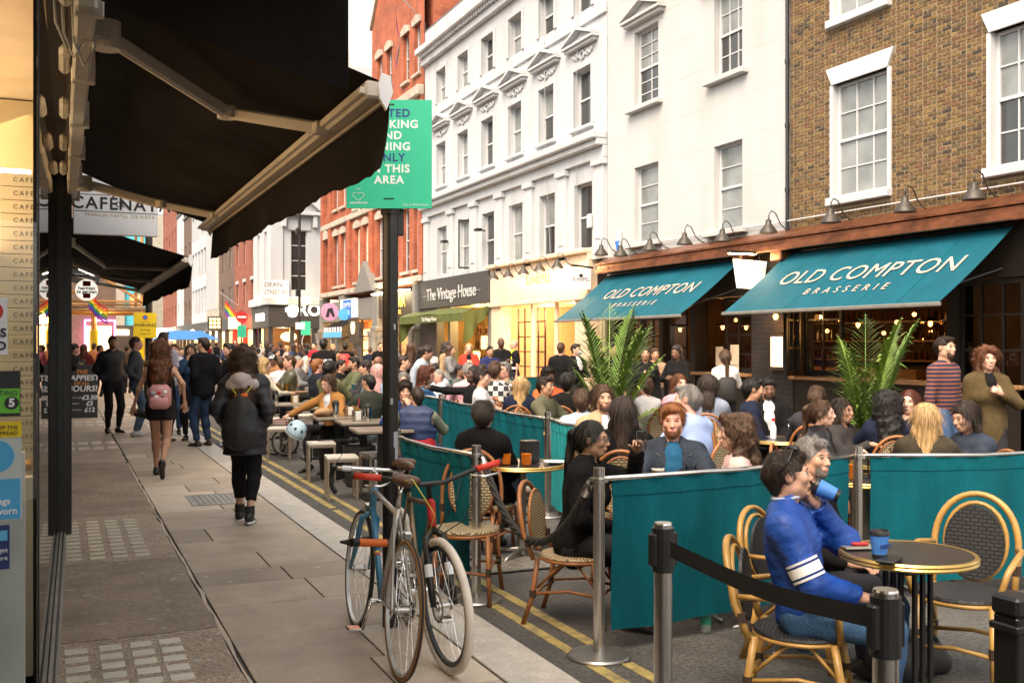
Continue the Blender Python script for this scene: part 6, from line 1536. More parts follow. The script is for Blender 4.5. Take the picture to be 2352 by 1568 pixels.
 if z < 21:
  for i in (0, 1):
   fd = FD[i]; a = AN[i]; g = Fig(max(hv * .8, .008)); u_ = np.array([0, 0, 1.]) - fd * fd[2]; u_ /= np.linalg.norm(u_)
   g.cone(a - fd * .045 * s - u_ * .035 * s, a + fd * .13 * s - u_ * .052 * s, .040 * s, .032 * s, .03); g.cone(a + fd * .13 * s - u_ * .052 * s, a + fd * .17 * s - u_ * .056 * s, .032 * s, .026 * s, .02); g.cone(a, a - u_ * .03 * s, .043 * s, .043 * s, .03)
   npmesh('shoe', [(*g.mesh(), cloth(shoes, 'leather'))], t)
 st_, hc = hair[0], 'hair_' + hair[1]
 if st_ != 'bald':
  g = Fig(hh * 1.05); infl = {'short': .006, 'crop': .004, 'mid': .009, 'long': .010, 'curly': .024, 'pony': .008, 'bun': .008, 'afro': .028, 'bob': .015, 'cap': .016, 'beanie': .016}[st_]
  mt = hc
  g.ell(hp(0, -.020, .032), S(.0755 + infl, .094 + infl, .087 + infl * 1.1), .02, HR)
  if st_ in ('short', 'crop', 'mid', 'pony', 'bun', 'afro', 'cap', 'beanie'): g.cone(hp(0, -.075, .0), hp(0, -.062, -.062), (.058 + infl * .6) * hs_, .045 * hs_, .03)
  if st_ in ('short', 'mid', 'curly', 'afro'): g.cone(hp(-.035, .062, .092), hp(.035, .062, .092), (.018 + infl * .6) * hs_, (.022 + infl * .6) * hs_, .025)
  if st_ in ('long', 'bob', 'curly'):
   dn = {'long': .36, 'bob': .13, 'curly': .34}[st_]; wd = {'long': .070, 'bob': .080, 'curly': .105}[st_]
   bk0 = hp(0, -.075, .0); end = N + Tm @ np.array([0, -.105 - (.04 if st_ == 'curly' else 0), -dn + .10]) * s
   frH = (Tm, np.array([1.0, .55, 1.0]))
   g.cone(bk0, end, (wd + .015) * hs_, wd * .85 * hs_, .05, frH)
   for sg in (-1, 1):
    g.cone(hp(sg * .066, -.022, .03), hp(sg * .084, -.030, -.11), (.026 + infl * .4) * hs_, .030 * hs_, .03)
    if st_ != 'bob': g.cone(hp(sg * .084, -.030, -.11), N + Tm @ np.array([sg * .10, .03 if st_ == 'long' else -.03, -dn * .55 + .02]) * s, .030 * hs_ * (1.5 if st_ == 'curly' else 1), .030 * hs_ * (1.6 if st_ == 'curly' else 1), .03)
  if st_ == 'pony':
   g.cone(hp(0, -.10, .045), hp(0, -.145, .02), .022 * hs_, .030 * hs_, .02); g.cone(hp(0, -.145, .02), N + Tm @ np.array([.01, -.12, -.22]) * s, .032 * hs_, .020 * hs_, .03)
  if st_ == 'bun': g.ell(hp(0, -.11, .075), S(.042, .040, .038), .015, HR)
  if st_ in ('cap', 'beanie'):
   g2 = Fig(hh); g2.ell(hp(0, -.018, .040), S(.090, .108, .092), .01, HR, cut=[(hp(0, 0, .030), HR @ np.array([0, -.15 if st_ == 'cap' else -.1, -1.]))])
   if st_ == 'cap': g2.ell(hp(0, .105, .040), S(.065, .060, .008), .012, HR)
   npmesh('hat', [(*g2.mesh(), cloth(hair[2] if len(hair) > 2 else (.02, .02, .022), 'cotton'))], t)
  fl = {'long': .084, 'curly': .082, 'bob': .082}.get(st_, .077)
  g.minus(hp(0, .118, -.030 if st_ != 'mid' else -.038), S(fl, .090 if st_ not in ('pony', 'bun') else .094, .104), .012, HR)
  if st_ in ('short', 'crop', 'pony', 'bun', 'cap', 'beanie', 'afro'):
   for sg in (-1, 1): g.minus(hp(sg * .095, .020, -.030), S(.030, .050, .045), .01, HR)
  am = {'curly': .016, 'afro': .010, 'crop': .001, 'short': .0045, 'mid': .0055}.get(st_, .005)
  if st_ == 'curly': w1, w2 = wavy(am, 62, seed), wavy(.006, 150, seed + 9); g.disp = lambda P: w1(P) + w2(P)
  elif st_ == 'afro': g.disp = wavy(am, 110, seed)
  else: w1, w2 = wavy(am, 95, seed, (1, 1, .16)), wavy(am * .5, 30, seed + 3); g.disp = lambda P: w1(P) + w2(P)
  hm = g.mesh(); hp_ = [(*hm, hc)]
  if z < 16 and len(hm[0]): hp_.append((*strands(hm[0], Hc, HR, st_, hs_, int((2600 if z < 10 else 1300) * (.4 if st_ == 'crop' else 1)), seed, z, Hc[2] - .11 * hs_), hc))
  npmesh('hair', hp_, t)
 if beard:
  g = Fig(hh); iz = .0075
  g.ell(hp(0, .028, -.052), S(.0588, .0655, .0645), .02, HR); g.ell(hp(0, .060, -.092), S(.0305, .030, .0255), .03, HR)
  g.minus(hp(0, .06, .03), S(.09, .12, .070), .012, HR); g.minus(hp(0, .10, -.060), S(.026, .022, .012), .008, HR)
  g.minus(hp(0, -.08, -.02), S(.1, .085, .12), .01, HR); g.disp = wavy(.002, 120, seed)
  npmesh('beard', [(*g.mesh(), 'beard_' + beard)], t)
 t['seat_z'] = float(st) if pose == 'sit' else 0.0
 INFO = dict(root=t, rz=rz, Pv=Pv, s=s, Hc=Hc, HR=HR, N=N, Tm=Tm, WR=WR, EL=EL, SH=SH, KN=KN, AN=AN, HDir=HDir, seat=(st if pose == 'sit' else 0), tp=tp, hp=hp, xy=root_xy)
 return INFO
def child(info, mb, name, mats, **k): return mb.build(name, mats, info['root'], **k)
# ---------------------------------------------------------------- street furniture
def weave(c1, c2, sc):
 def mk(name):
  m, n, L, p = base(name); t = n.new('ShaderNodeTexCoord'); k = n.new('ShaderNodeTexBrick'); mp = n.new('ShaderNodeMapping'); mp.inputs['Rotation'].default_value = (R(90), 0, 0)
  sp = n.new('ShaderNodeSeparateXYZ'); cb = n.new('ShaderNodeCombineXYZ'); ad = n.new('ShaderNodeMath')
  L.new(t.outputs['Object'], sp.inputs[0]); L.new(sp.outputs[0], cb.inputs[0]); L.new(sp.outputs[1], ad.inputs[0]); L.new(sp.outputs[2], ad.inputs[1]); L.new(ad.outputs[0], cb.inputs[1])
  L.new(cb.outputs[0], k.inputs['Vector']); k.inputs['Scale'].default_value = sc; k.inputs['Brick Width'].default_value = .5; k.inputs['Row Height'].default_value = .25; k.inputs['Mortar Size'].default_value = .045
  k.inputs['Color1'].default_value = (*c1, 1); k.inputs['Color2'].default_value = (*[x * .85 for x in c1], 1); k.inputs['Mortar'].default_value = (*c2, 1)
  L.new(k.outputs[0], p.inputs['Base Color']); p.inputs['Roughness'].default_value = .55
  b = n.new('ShaderNodeBump'); b.inputs['Strength'].default_value = .8; b.inputs['Distance'].default_value = .004; b.invert = True; L.new(k.outputs['Fac'], b.inputs['Height']); L.new(b.outputs[0], p.inputs['Normal'])
  return m
 return mk
MDEF['weave_cream'] = weave((.62, .50, .30), (.10, .06, .03), 14); MDEF['weave_black'] = weave((.035, .035, .04), (.008, .008, .008), 13)
D('rattan', (.30, .115, .035), .4, var=.3, vs=12, stretch=(1, 1, .3), bump=.1, bs=30); D('bamboo', (.42, .24, .065), .35, var=.25, vs=9, bump=.08, bs=30); D('binding', (.05, .03, .02), .6, var=.2)
def arc_back(w_, y0, y1, z0, z1, zt, n=18):
 pts = [(-w_, y0, z0), (-w_, (y0 + y1) / 2, (z0 + z1) / 2)]
 for i in range(n + 1):
  a = math.pi * i / n; f = math.sin(a); pts.append((-w_ * 1.04 * math.cos(a), y1 - .06 * f, z1 + (zt - z1) * f ** .8))
 pts += [(w_, (y0 + y1) / 2, (z0 + z1) / 2), (w_, y0, z0)]
 return pts
def build_chair(kind, label, group):
 t = thing('rattan_chair' if kind == 'cream' else 'bamboo_armchair', label, 'chair', (0, 0, 0), 0, group)
 fm, wm = ('rattan', 'weave_cream') if kind == 'cream' else ('bamboo', 'weave_black')
 r_ = .014 if kind == 'cream' else .017
 q = MB(); q.tube(arc_back(.195, -.21, -.27, .44, .62, .93), r_, 8)
 if kind != 'cream': q.tube([(.145 * math.cos(a * .2618) * 1.02, -.275 - .03 * math.sin(a * .2618), .68 + .205 * math.sin(a * .2618)) for a in range(24)], .013, 7, closed=True)
 q.build('back_hoop', fm, t, smooth=True)
 q = MB(); n = 22
 def oval(rx, rz, y, z): return [(rx * math.cos(2 * math.pi * i / n), y - .07 * ((z + rz * math.sin(2 * math.pi * i / n)) - .45), z + rz * math.sin(2 * math.pi * i / n)) for i in range(n)]
 a, b = oval(.145, .20, -.225, .675), oval(.145, .20, -.240, .675)
 q.add(a + b, [tuple(range(n))[::-1], tuple(range(n, 2 * n))] + [(i, (i + 1) % n, n + (i + 1) % n, n + i) for i in range(n)]); q.build('woven_back', wm, t)
 if kind == 'cream':
  q = MB(); q.tube([tuple(p) for p in oval(.15, .205, -.232, .675)], .010, 6, closed=True); q.build('back_rim', fm, t, smooth=True)
 q = MB(); q.lathe([(.20, .435), (.215, .448), (.21, .462), (.17, .466)], (0, .0, 0), 24, 1.0, 1.0); q.build('seat', wm, t, smooth=True, ang=50)
 q = MB(); q.tube([(.208 * math.cos(i * .2618), .208 * math.sin(i * .2618), .43) for i in range(24)], .013, 6, closed=True); q.build('seat_ring', fm, t, smooth=True)
 for sx in (-1, 1):
  q = MB(); q.tube([(sx * .185, -.185, .45), (sx * .19, -.215, .2), (sx * .205, -.27, 0)], r_ * 1.05, 8); q.build('leg', fm, t, smooth=True)
  q = MB(); q.tube([(sx * .165, .150, .44), (sx * .175, .185, .2), (sx * .185, .21, 0)], r_ * 1.05, 8); q.build('leg', fm, t, smooth=True)
  q = MB(); q.tube([(sx * .19, -.21, .21), (sx * .18, 0, .24), (sx * .175, .185, .21)], r_ * .7, 6); q.build('stretcher', fm, t, smooth=True)
  q = MB(); q.tube([(sx * .178, -.19, .25), (sx * .17, -.06, .40), (sx * .12, .02, .43)], r_ * .6, 6); q.tube([(sx * .170, .17, .25), (sx * .165, .06, .40), (sx * .12, -.01, .43)], r_ * .6, 6); q.build('brace', fm, t, smooth=True)
  for (x_, y_, z_) in ((sx * .19, -.214, .21), (sx * .175, .184, .21), (sx * .198, -.24, .55)):
   q = MB(); q.cyl((x_, y_, z_ - .025), (x_, y_, z_ + .025), r_ * 1.35, n=8); q.build('binding', 'binding', t)
  if kind != 'cream':
   q = MB(); q.tube([(sx * .20, -.25, .66), (sx * .245, -.12, .675), (sx * .25, .08, .665), (sx * .235, .17, .62), (sx * .19, .18, .46)], .016, 7); q.build('arm', fm, t, smooth=True)
 q = MB(); q.tube([(-.19, -.21, .19), (0, -.21, .21), (.19, -.21, .19)], r_ * .7, 6); q.tube([(-.175, .185, .19), (0, .185, .21), (.175, .185, .19)], r_ * .7, 6); q.build('cross_stretcher', fm, t, smooth=True)
 return t
CHAIR0 = {}
def chair(kind, x, y, rz, label, group, hgt=.46):
 if kind not in CHAIR0:
  CHAIR0[kind] = t = build_chair(kind, label, group)
 else: t = copy_tree(CHAIR0[kind], label=label, group=group)
 t.location = (x, y, 0); t.rotation_euler = (0, 0, rz); t.scale = (1, 1, hgt / .46 * (.94 if kind != 'cream' else 1))
 return t
def round_table(x, y, label, h=.73, r_=.30, near=False, group=None):
 t = thing('round_table', label, 'table', (x, y, 0), 0, group)
 q = MB(); q.lathe([(r_ - .012, h - .022), (r_ - .012, h)], n=40); q.build('table_top', 'table_black', t)
 q = MB(); q.lathe([(r_ - .013, h - .030), (r_ + .004, h - .030), (r_ + .009, h - .022), (r_ + .004, h - .014), (r_ + .009, h - .006), (r_ + .002, h + .003), (r_ - .0125, h + .002), (r_ - .013, h - .030)], n=40); q.build('brass_rim', 'brass', t, smooth=True, ang=50)
 if near:
  for i in range(4):
   for k in range(3):
    a = i * math.pi / 2; c, s_ = math.cos(a), math.sin(a); o = (k - 1) * .045
    q = MB(); q.box((c * .085 - s_ * o, s_ * .085 + c * o, h / 2 - .02), (.02, .02, h - .06), .003); q.build('column_slat', 'black_paint', t)
  q = MB(); q.box((0, 0, h - .05), (.24, .24, .04), .006); q.build('top_plate', 'black_paint', t)
 else: q = MB(); q.cyl((0, 0, .03), (0, 0, h - .03), .028, n=10); q.build('column', 'steel_base', t)
 for k in range(4):
  a = k * math.pi / 2 + .6; q = MB(); q.tube([(math.cos(a) * .03, math.sin(a) * .03, .07), (math.cos(a) * .2, math.sin(a) * .2, .045), (math.cos(a) * .27, math.sin(a) * .27, .012)], [.02, .016, .014], 6); q.build('foot', 'steel_base' if not near else 'black_paint', t, smooth=True)
 return t
D('table_black', (.022, .021, .020), .28, var=.3, vs=6); D('brass', (.60, .40, .13), .32, metal=.85, var=.12, vs=9); D('marble_top', (.10, .09, .08), .3, var=.25, vs=5)
def post(u, v, label, group, h=1.0, belt=False, base_=True, z=None):
 zz = z or FPX * (CAMH - h) / (v - HYP); p = at(u, v, zz); t = thing('barrier_post', label, 'post', (p.x, p.y, 0), 0, group)
 q = MB(); q.cyl((0, 0, .02), (0, 0, h), .031 if not belt else .0335, n=18); q.build('tube', 'steel', t, smooth=True, ang=40)
 if base_: q = MB(); q.lathe([(.165, 0), (.168, .012), (.16, .022), (.09, .030), (.05, .038)], n=30); q.build('base', 'steel_base', t, smooth=True, ang=25)
 if belt:
  q = MB(); q.cyl((0, 0, h - .17), (0, 0, h - .012), .040, n=18); q.box((.04, 0, h - .09), (.03, .035, .12), .006); q.box((-.04, 0, h - .09), (.03, .035, .12), .006); q.build('belt_head', 'plastic_black', t)
  q = MB(); q.lathe([(.0335, h), (.031, h + .006)], n=18); q.build('cap', 'steel', t)
 else: q = MB(); q.cyl((0, 0, h - .075), (0, 0, h - .055), .052, n=14); q.build('collar', 'steel', t, smooth=True, ang=40)
 return Vector((p.x, p.y, 0))
def banner(a, b, label, zt=.95, zb=.12, mat_='teal', name='fabric_banner', inset=.09, seed=0):
 d = (b - a); L_ = d.length; d.normalize(); n = Vector((-d.y, d.x, 0)); t = thing(name, label, 'barrier', a, 0, 'teal fabric barriers')
 rs = random.Random(seed); ph = [rs.uniform(0, 6) for _ in range(4)]
 def fn(u, v):
  s_ = inset + (L_ - 2 * inset) * v; zz = zt + (zb - zt) * u
  off = .012 * math.sin(v * 9 + ph[0]) * u + .012 * math.sin(v * 19 + ph[1] + u * 4) * u * (1.15 - u) * 2 + .005 * math.sin(v * 43 - u * 7 + ph[3]) * (1.1 - u) + .0022 * math.sin(v * 37 + ph[2] + 2 * math.sin(v * 11 + ph[0]))
  sag = -.018 * math.sin(math.pi * v) * (1 - u * .3)
  return d * s_ + n * off + Vector((0, 0, zz + sag + .006 * math.sin(v * 17 + ph[3]) * u))
 q = MB(); q.grid(fn, 14, 60); q.build('cloth', mat_, t, smooth=True)
 q = MB(); q.grid(lambda u, v: fn(u * .13, v) + n * .004 * (-1), 2, 60); q.grid(lambda u, v: fn(u * .13, v) + n * .004, 2, 60); q.build('top_hem', mat_, t, smooth=True)
 q = MB(); q.grid(lambda u, v: fn(.965 + u * .035, v) + n * .004 * (-1), 1, 60); q.build('bottom_hem', mat_, t, smooth=True)
 q = MB(); q.tube([d * .03 + Vector((0, 0, zt - .012)), d * L_ * .5 + Vector((0, 0, zt - .03)), d * (L_ - .03) + Vector((0, 0, zt - .012))], .014, 8); q.build('top_rail', 'steel', t, smooth=True)
 return t
gp = 'steel posts of the teal barrier'
P1 = post(1376, 1073, 'steel barrier post holding the rope, right of the gap', gp); P2 = post(1970, 1024, 'steel barrier post between the two front teal banners', gp); P3 = at(2700, 1000, 7.3); P3.z = 0
P3 = at(2520, 1010, 6.95); P3.z = 0
P4 = post(1094, 1022, 'steel barrier post holding the rope, left of the gap', gp)
P5 = post(912, 985, 'steel barrier post hidden behind the black street pole', gp)
P6 = post(1336, 958, 'short steel post at the near corner of the inner barrier', gp, z=8.9); P7 = post(1258, 943, 'steel post joining the dark and pale inner banners', gp, z=9.8)
P8 = post(1112, 920, 'steel post along the inner teal barrier behind the man in black', gp, z=11.6); P9 = post(1012, 903, 'steel post along the inner teal barrier beside the man in the vest', gp, z=13.4)
P10 = post(788, 868, 'farthest steel post of the inner teal barrier', gp, z=19.2)
banner(P1, P2, 'large teal banner in the foreground right of the rope', seed=1); banner(P2, P3, 'teal banner at the right edge behind the empty armchair', seed=2)
banner(P5, P4, 'teal banner beside the parked bicycles', seed=3); banner(P7, P6, 'short pale turquoise banner at the inner corner', mat_='teal_pale', seed=4)
banner(P8, P7, 'teal banner behind the man in the black coat', seed=5); banner(P9, P8, 'teal banner in front of the man in the white tee', seed=6); banner(P10, P9, 'long teal banner running far down the seating area', seed=7)
a, b = P9 + Vector((.5, 6.5, 0)), P9 + Vector((5.2, 7.4, 0)); banner(a, b, 'far teal banner crossing behind the seated crowd', seed=8)
def rope(a, b, sag, label, r_=.022):
 t = thing('barrier_rope', label, 'rope', a, 0); q = MB(); n = 70
 pts = [a.lerp(b, i / n) - a + Vector((0, 0, -sag * 4 * (i / n) * (1 - i / n))) for i in range(n + 1)]
 for k in range(3):
  pp = []
  for i, p in enumerate(pts):
   tg = (pts[min(i + 1, n)] - pts[max(i - 1, 0)]).normalized(); e = tg.cross(Vector((0, 0, 1))).normalized(); f = e.cross(tg); w_ = i * .62 + k * 2.0944
   pp.append(p + (e * math.cos(w_) + f * math.sin(w_)) * r_ * .55)
  q.tube(pp, r_ * .62, 6)
 q.build('twisted_cord', 'black_matt', t, smooth=True)
 for p, o in ((pts[0], pts[3]), (pts[-1], pts[-4])):
  q = MB(); q.cyl(p, o, .02, .028, 10); q.build('end_ferrule', 'chrome', t, smooth=True, ang=40)
rope(P4 + Vector((.03, -.03, .92)), P1 + Vector((-.04, .02, .92)), .42, 'black twisted rope sagging between two steel posts')
B1 = post(1523, 1203, 'steel belt post left of the man in the blue jacket', 'belt posts in the foreground', belt=True); B2 = post(2034, 1357, 'steel belt post nearest to us in front of the seated man', 'belt posts in the foreground', belt=True)
q = MB(); d = (B2 - B1); L_ = d.length; d.normalize(); nn = Vector((-d.y, d.x, 0))
for o in (-.0012, .0012): q.grid(lambda u, v: B1 + d * (.05 + (L_ - .1) * v) + nn * (o + .004 * math.sin(v * 8)) + Vector((0, 0, .945 - .055 * u - .028 * math.sin(math.pi * v))), 1, 24)
one(q, 'barrier_belt', 'black_matt', 'black webbing belt stretched between the two near steel posts', 'barrier')
p = at(2332, 1357, 2.62); t = thing('square_post', 'black square post at the right edge of the picture', 'post', (p.x, p.y, 0))
q = MB(); q.box((0, 0, .48), (.075, .075, .96), .005); q.build('shaft', 'black_paint', t); q = MB(); q.box((0, 0, .985), (.085, .085, .05), .008); q.box((0, 0, .93), (.09, .09, .02), .004); q.build('cap', 'plastic_black', t)
a = at(1345, 1000, 8.3); b = at(1290, 1000, 8.6)
tp_ = at(2085, 1271, 4.52); tx, ty = tp_.x, tp_.y
round_table(tx, ty, 'round black table with brass rim in the foreground', .73, .285, True)
D('cup_blue', (.06, .22, .62), .5, var=.04)
def cup(loc, label, rot=(0, 0, 0), s=1.0):
 t = thing('coffee_cup', label, 'cup', loc); t.rotation_euler = rot
 q = MB(); q.lathe([(.029, 0), (.0305, .018)], n=20); q.build('base_band', 'plastic_black', t, smooth=True, ang=40)
 q = MB(); q.lathe([(.0305, .018), (.040, .098)], n=20); q.build('sleeve', 'cup_blue', t, smooth=True, ang=40)
 q = MB(); q.lathe([(.040, .098), (.0425, .100), (.0425, .108), (.038, .118), (.036, .119), (.034, .112), (.0, .112)], n=20); q.build('lid', 'plastic_black', t, smooth=True, ang=30)
 T = Matrix.Rotation(R(0), 4, 'Z'); text('CAFFÈ NERO' if False else 'NERO', .024, frame((0, -.0382, .055), (1, 0, .0), (0, -.12, 1)), 'print_blue', t, ext=.0005, bold=.001)
 return t
cup(at(2020, 1253, 4.42) * 1 if False else Vector((onY(2020, 1200, ty - .05).x, ty - .05, .734)), 'blue takeaway cup standing on the brass rimmed table')
q = MB(); q.box((0, 0, .006), (.075, .15, .012), .004); o = one(q, 'mobile_phone', 'plastic_black', 'black phone lying on the near edge of the table', 'phone'); p = at(2043, 1290, 4.33); o.location = (p.x, p.y, .734); o.rotation_euler = (0, 0, R(-60))
q = MB(); q.box((0, 0, .005), (.16, .08, .010), .003); o = one(q, 'wallet_case', 'steel_plate', 'flat grey wallet case on the far left of the table', 'wallet'); p = at(1975, 1250, 4.6); o.location = (p.x, p.y, .734); o.rotation_euler = (0, 0, R(-18))
q = MB(); q.box((0, 0, .018), (.075, .022, .014), .005); o = one(q, 'lighter', 'red', 'red lighter lying on the wallet case', 'lighter'); o.location = (p.x, p.y, .735); o.rotation_euler = (0, 0, R(-20))
pc = at(2212, 1345, 5.04)
EMPTY = chair('bamboo', pc.x, pc.y, R(120), 'empty black woven armchair with bamboo frame beyond the table', 'bamboo armchairs')
D('bottle_plastic', (.55, .62, .60), .15, var=.1, trans=.6); D('label_green', (.02, .22, .14), .5, var=.05)
p = gnd(1621, 1452); t = thing('water_bottle', 'small plastic water bottle with green label under the banner', 'bottle', p)
q = MB(); q.lathe([(.026, 0), (.031, .012), (.031, .06), (.029, .075), (.031, .13), (.026, .16), (.012, .19), (.012, .205)], n=14); q.build('shell', 'bottle_plastic', t, smooth=True); q = MB(); q.lathe([(.0315, .05), (.0315, .10)], n=14); q.build('label', 'label_green', t); q = MB(); q.lathe([(.014, .2), (.014, .218)], n=12); q.build('cap', 'print_white', t)
# ---- pole with green notice
pp = Vector((1.75, 5.72, 0)); t = thing('street_pole', 'thick black street pole with peeling stickers beside the bicycles', 'pole', pp)
q = MB(); q.cyl((0, 0, 0), (0, 0, 2.52), .046, n=20); q.build('shaft', 'black_paint', t, smooth=True, ang=40)
q = MB(); q.cyl((0, 0, 2.40), (0, 0, 2.47), .056, n=18); q.box((.05, 0, 2.36), (.05, .05, .16), .006); q.build('bracket', 'black_paint', t)
for k, (zz, a, s_) in enumerate(((1.10, -1.05, .05), (1.02, -.95, .04), (1.32, -1.7, .02), (1.75, -1.3, .018))):
 q = MB(); n = 6
 q.grid(lambda u, v: (.0468 * math.cos(a + (v - .5) * s_ * 16), .0468 * math.sin(a + (v - .5) * s_ * 16), zz + (u - .5) * s_ * 1.8 + .006 * math.sin(v * 19)), 2, n); q.build('torn_sticker', 'print_grey', t)
pz = 5.86; c0, c1 = at(808, 228, pz), at(1005, 478, pz)
ns = thing('green_notice', 'green council notice fixed to the top of the black pole', 'sign', (pp.x, pp.y, 2.5), -YAW)
w_, h_ = 197 / FPX * pz, 250 / FPX * pz; zc = CAMH + (HYP - 353) / FPX * pz - 2.5
q = MB(); q.box((0, -.062, zc), (w_, .006, h_), .001); q.build('board', 'sign_green', ns)
def nt_(s_, zz, sz, mt, x=0.0, bold=.0016): text(s_, sz, FY(x, zc + zz, -.0656), mt, ns, ext=.0004, bold=bold, space=1.12)
for i, (s_, mt) in enumerate((('SEATED', 'print_blue'), ('DRINKING', 'print_white'), ('AND', 'print_white'), ('DINING', 'print_white'), ('ONLY', 'print_blue'), ('IN THIS', 'print_white'), ('AREA', 'print_white'))): nt_(s_, .233 - i * .0637, .064, mt)
nt_('City of Westminster', -.29, .016, 'print_white', .155, 0); nt_('WESTMINSTER', -.28, .014, 'print_white', -.175, .0003); nt_('STAY', -.20, .012, 'print_white', -.175, 0)
q = MB(); hp_ = [(-.175 + .032 * (math.sin(k * .3142) ** 3), -.066, zc - .24 + .028 * (.8125 * math.cos(k * .3142) - .3125 * math.cos(k * .6283) - .125 * math.cos(k * .9425))) for k in range(20)]; q.tube(hp_, .0016, 4, closed=True); q.build('heart_outline', 'print_white', ns)
for zz in (.285, -.255):
 q = MB(); q.box((0, -.0665, zc + zz), (.06, .002, .006)); q.build('cable_tie', 'plastic_black', ns)
# ---- bicycles
D('tyre_white', (.74, .66, .57), .7, var=.1, vs=9, dirt=.3, ds=14, dcol=(.45, .36, .28)); D('tyre_tan', (.36, .17, .06), .6, var=.1); D('rim_silver', (.6, .58, .55), .3, metal=.9, var=.05)
D('frame_silver', (.55, .52, .47), .35, metal=.55, var=.1); D('frame_blue', (.05, .22, .36), .3, var=.1, coat=.5); D('frame_bronze', (.22, .16, .10), .35, metal=.6, var=.15); D('saddle_brown', (.10, .045, .025), .45, var=.2); D('grip_red', (.60, .04, .02), .5, var=.08); D('cable_yellow', (.6, .55, .05), .4, var=0); D('lock_orange', (.75, .16, .02), .45, var=.05)
def wheel(parent, cy, r_, tyre, rim_m, wid=.014, disc=False, steer=0.0, nm='wheel', deep=.012):
 e = bpy.data.objects.new(nm, None); col.objects.link(e); e.parent = parent; e.location = (0, cy, r_); e.rotation_euler = (0, 0, steer); e.empty_display_size = .05
 n = 44; ring = lambda rr: [(0, rr * math.cos(2 * math.pi * i / n), rr * math.sin(2 * math.pi * i / n)) for i in range(n)]
 q = MB(); q.tube(ring(r_ - wid), wid, 8, closed=True); q.build('tyre', tyre, e, smooth=True)
 q = MB(); q.T = Matrix.Rotation(R(90), 4, 'Y'); q.lathe([(r_ - wid * 2 + .002, -.010), (r_ - wid * 2 - deep, -.009), (r_ - wid * 2 - deep, .009), (r_ - wid * 2 + .002, .010), (r_ - wid * 2 + .002, -.010)], n=n); q.build('rim', rim_m, e, smooth=True, ang=40)
 q = MB(); q.cyl((-.045, 0, 0), (.045, 0, 0), .014, n=10); q.cyl((-.035, 0, 0), (-.03, 0, 0), .026, n=14); q.cyl((.03, 0, 0), (.035, 0, 0), .026, n=14); q.build('hub', 'rim_silver', e, smooth=True, ang=40)
 q = MB(); ns_ = 28
 for k in range(ns_):
  a = 2 * math.pi * k / ns_; sd = .032 if k % 2 else -.032; b = a + (.45 if (k // 2) % 2 else -.45)
  q.cyl((sd, .024 * math.cos(b), .024 * math.sin(b)), (0, (r_ - 2 * wid - deep + .002) * math.cos(a), (r_ - 2 * wid - deep + .002) * math.sin(a)), .0011, n=4)
 q.build('spokes', 'chrome', e)
 if disc:
  q = MB(); q.T = Matrix.Rotation(R(90), 4, 'Y'); q.lathe([(.08, .038), (.08, .041), (.062, .041), (.062, .038), (.08, .038)], n=24); q.build('brake_disc', 'steel_plate', e)
 return e
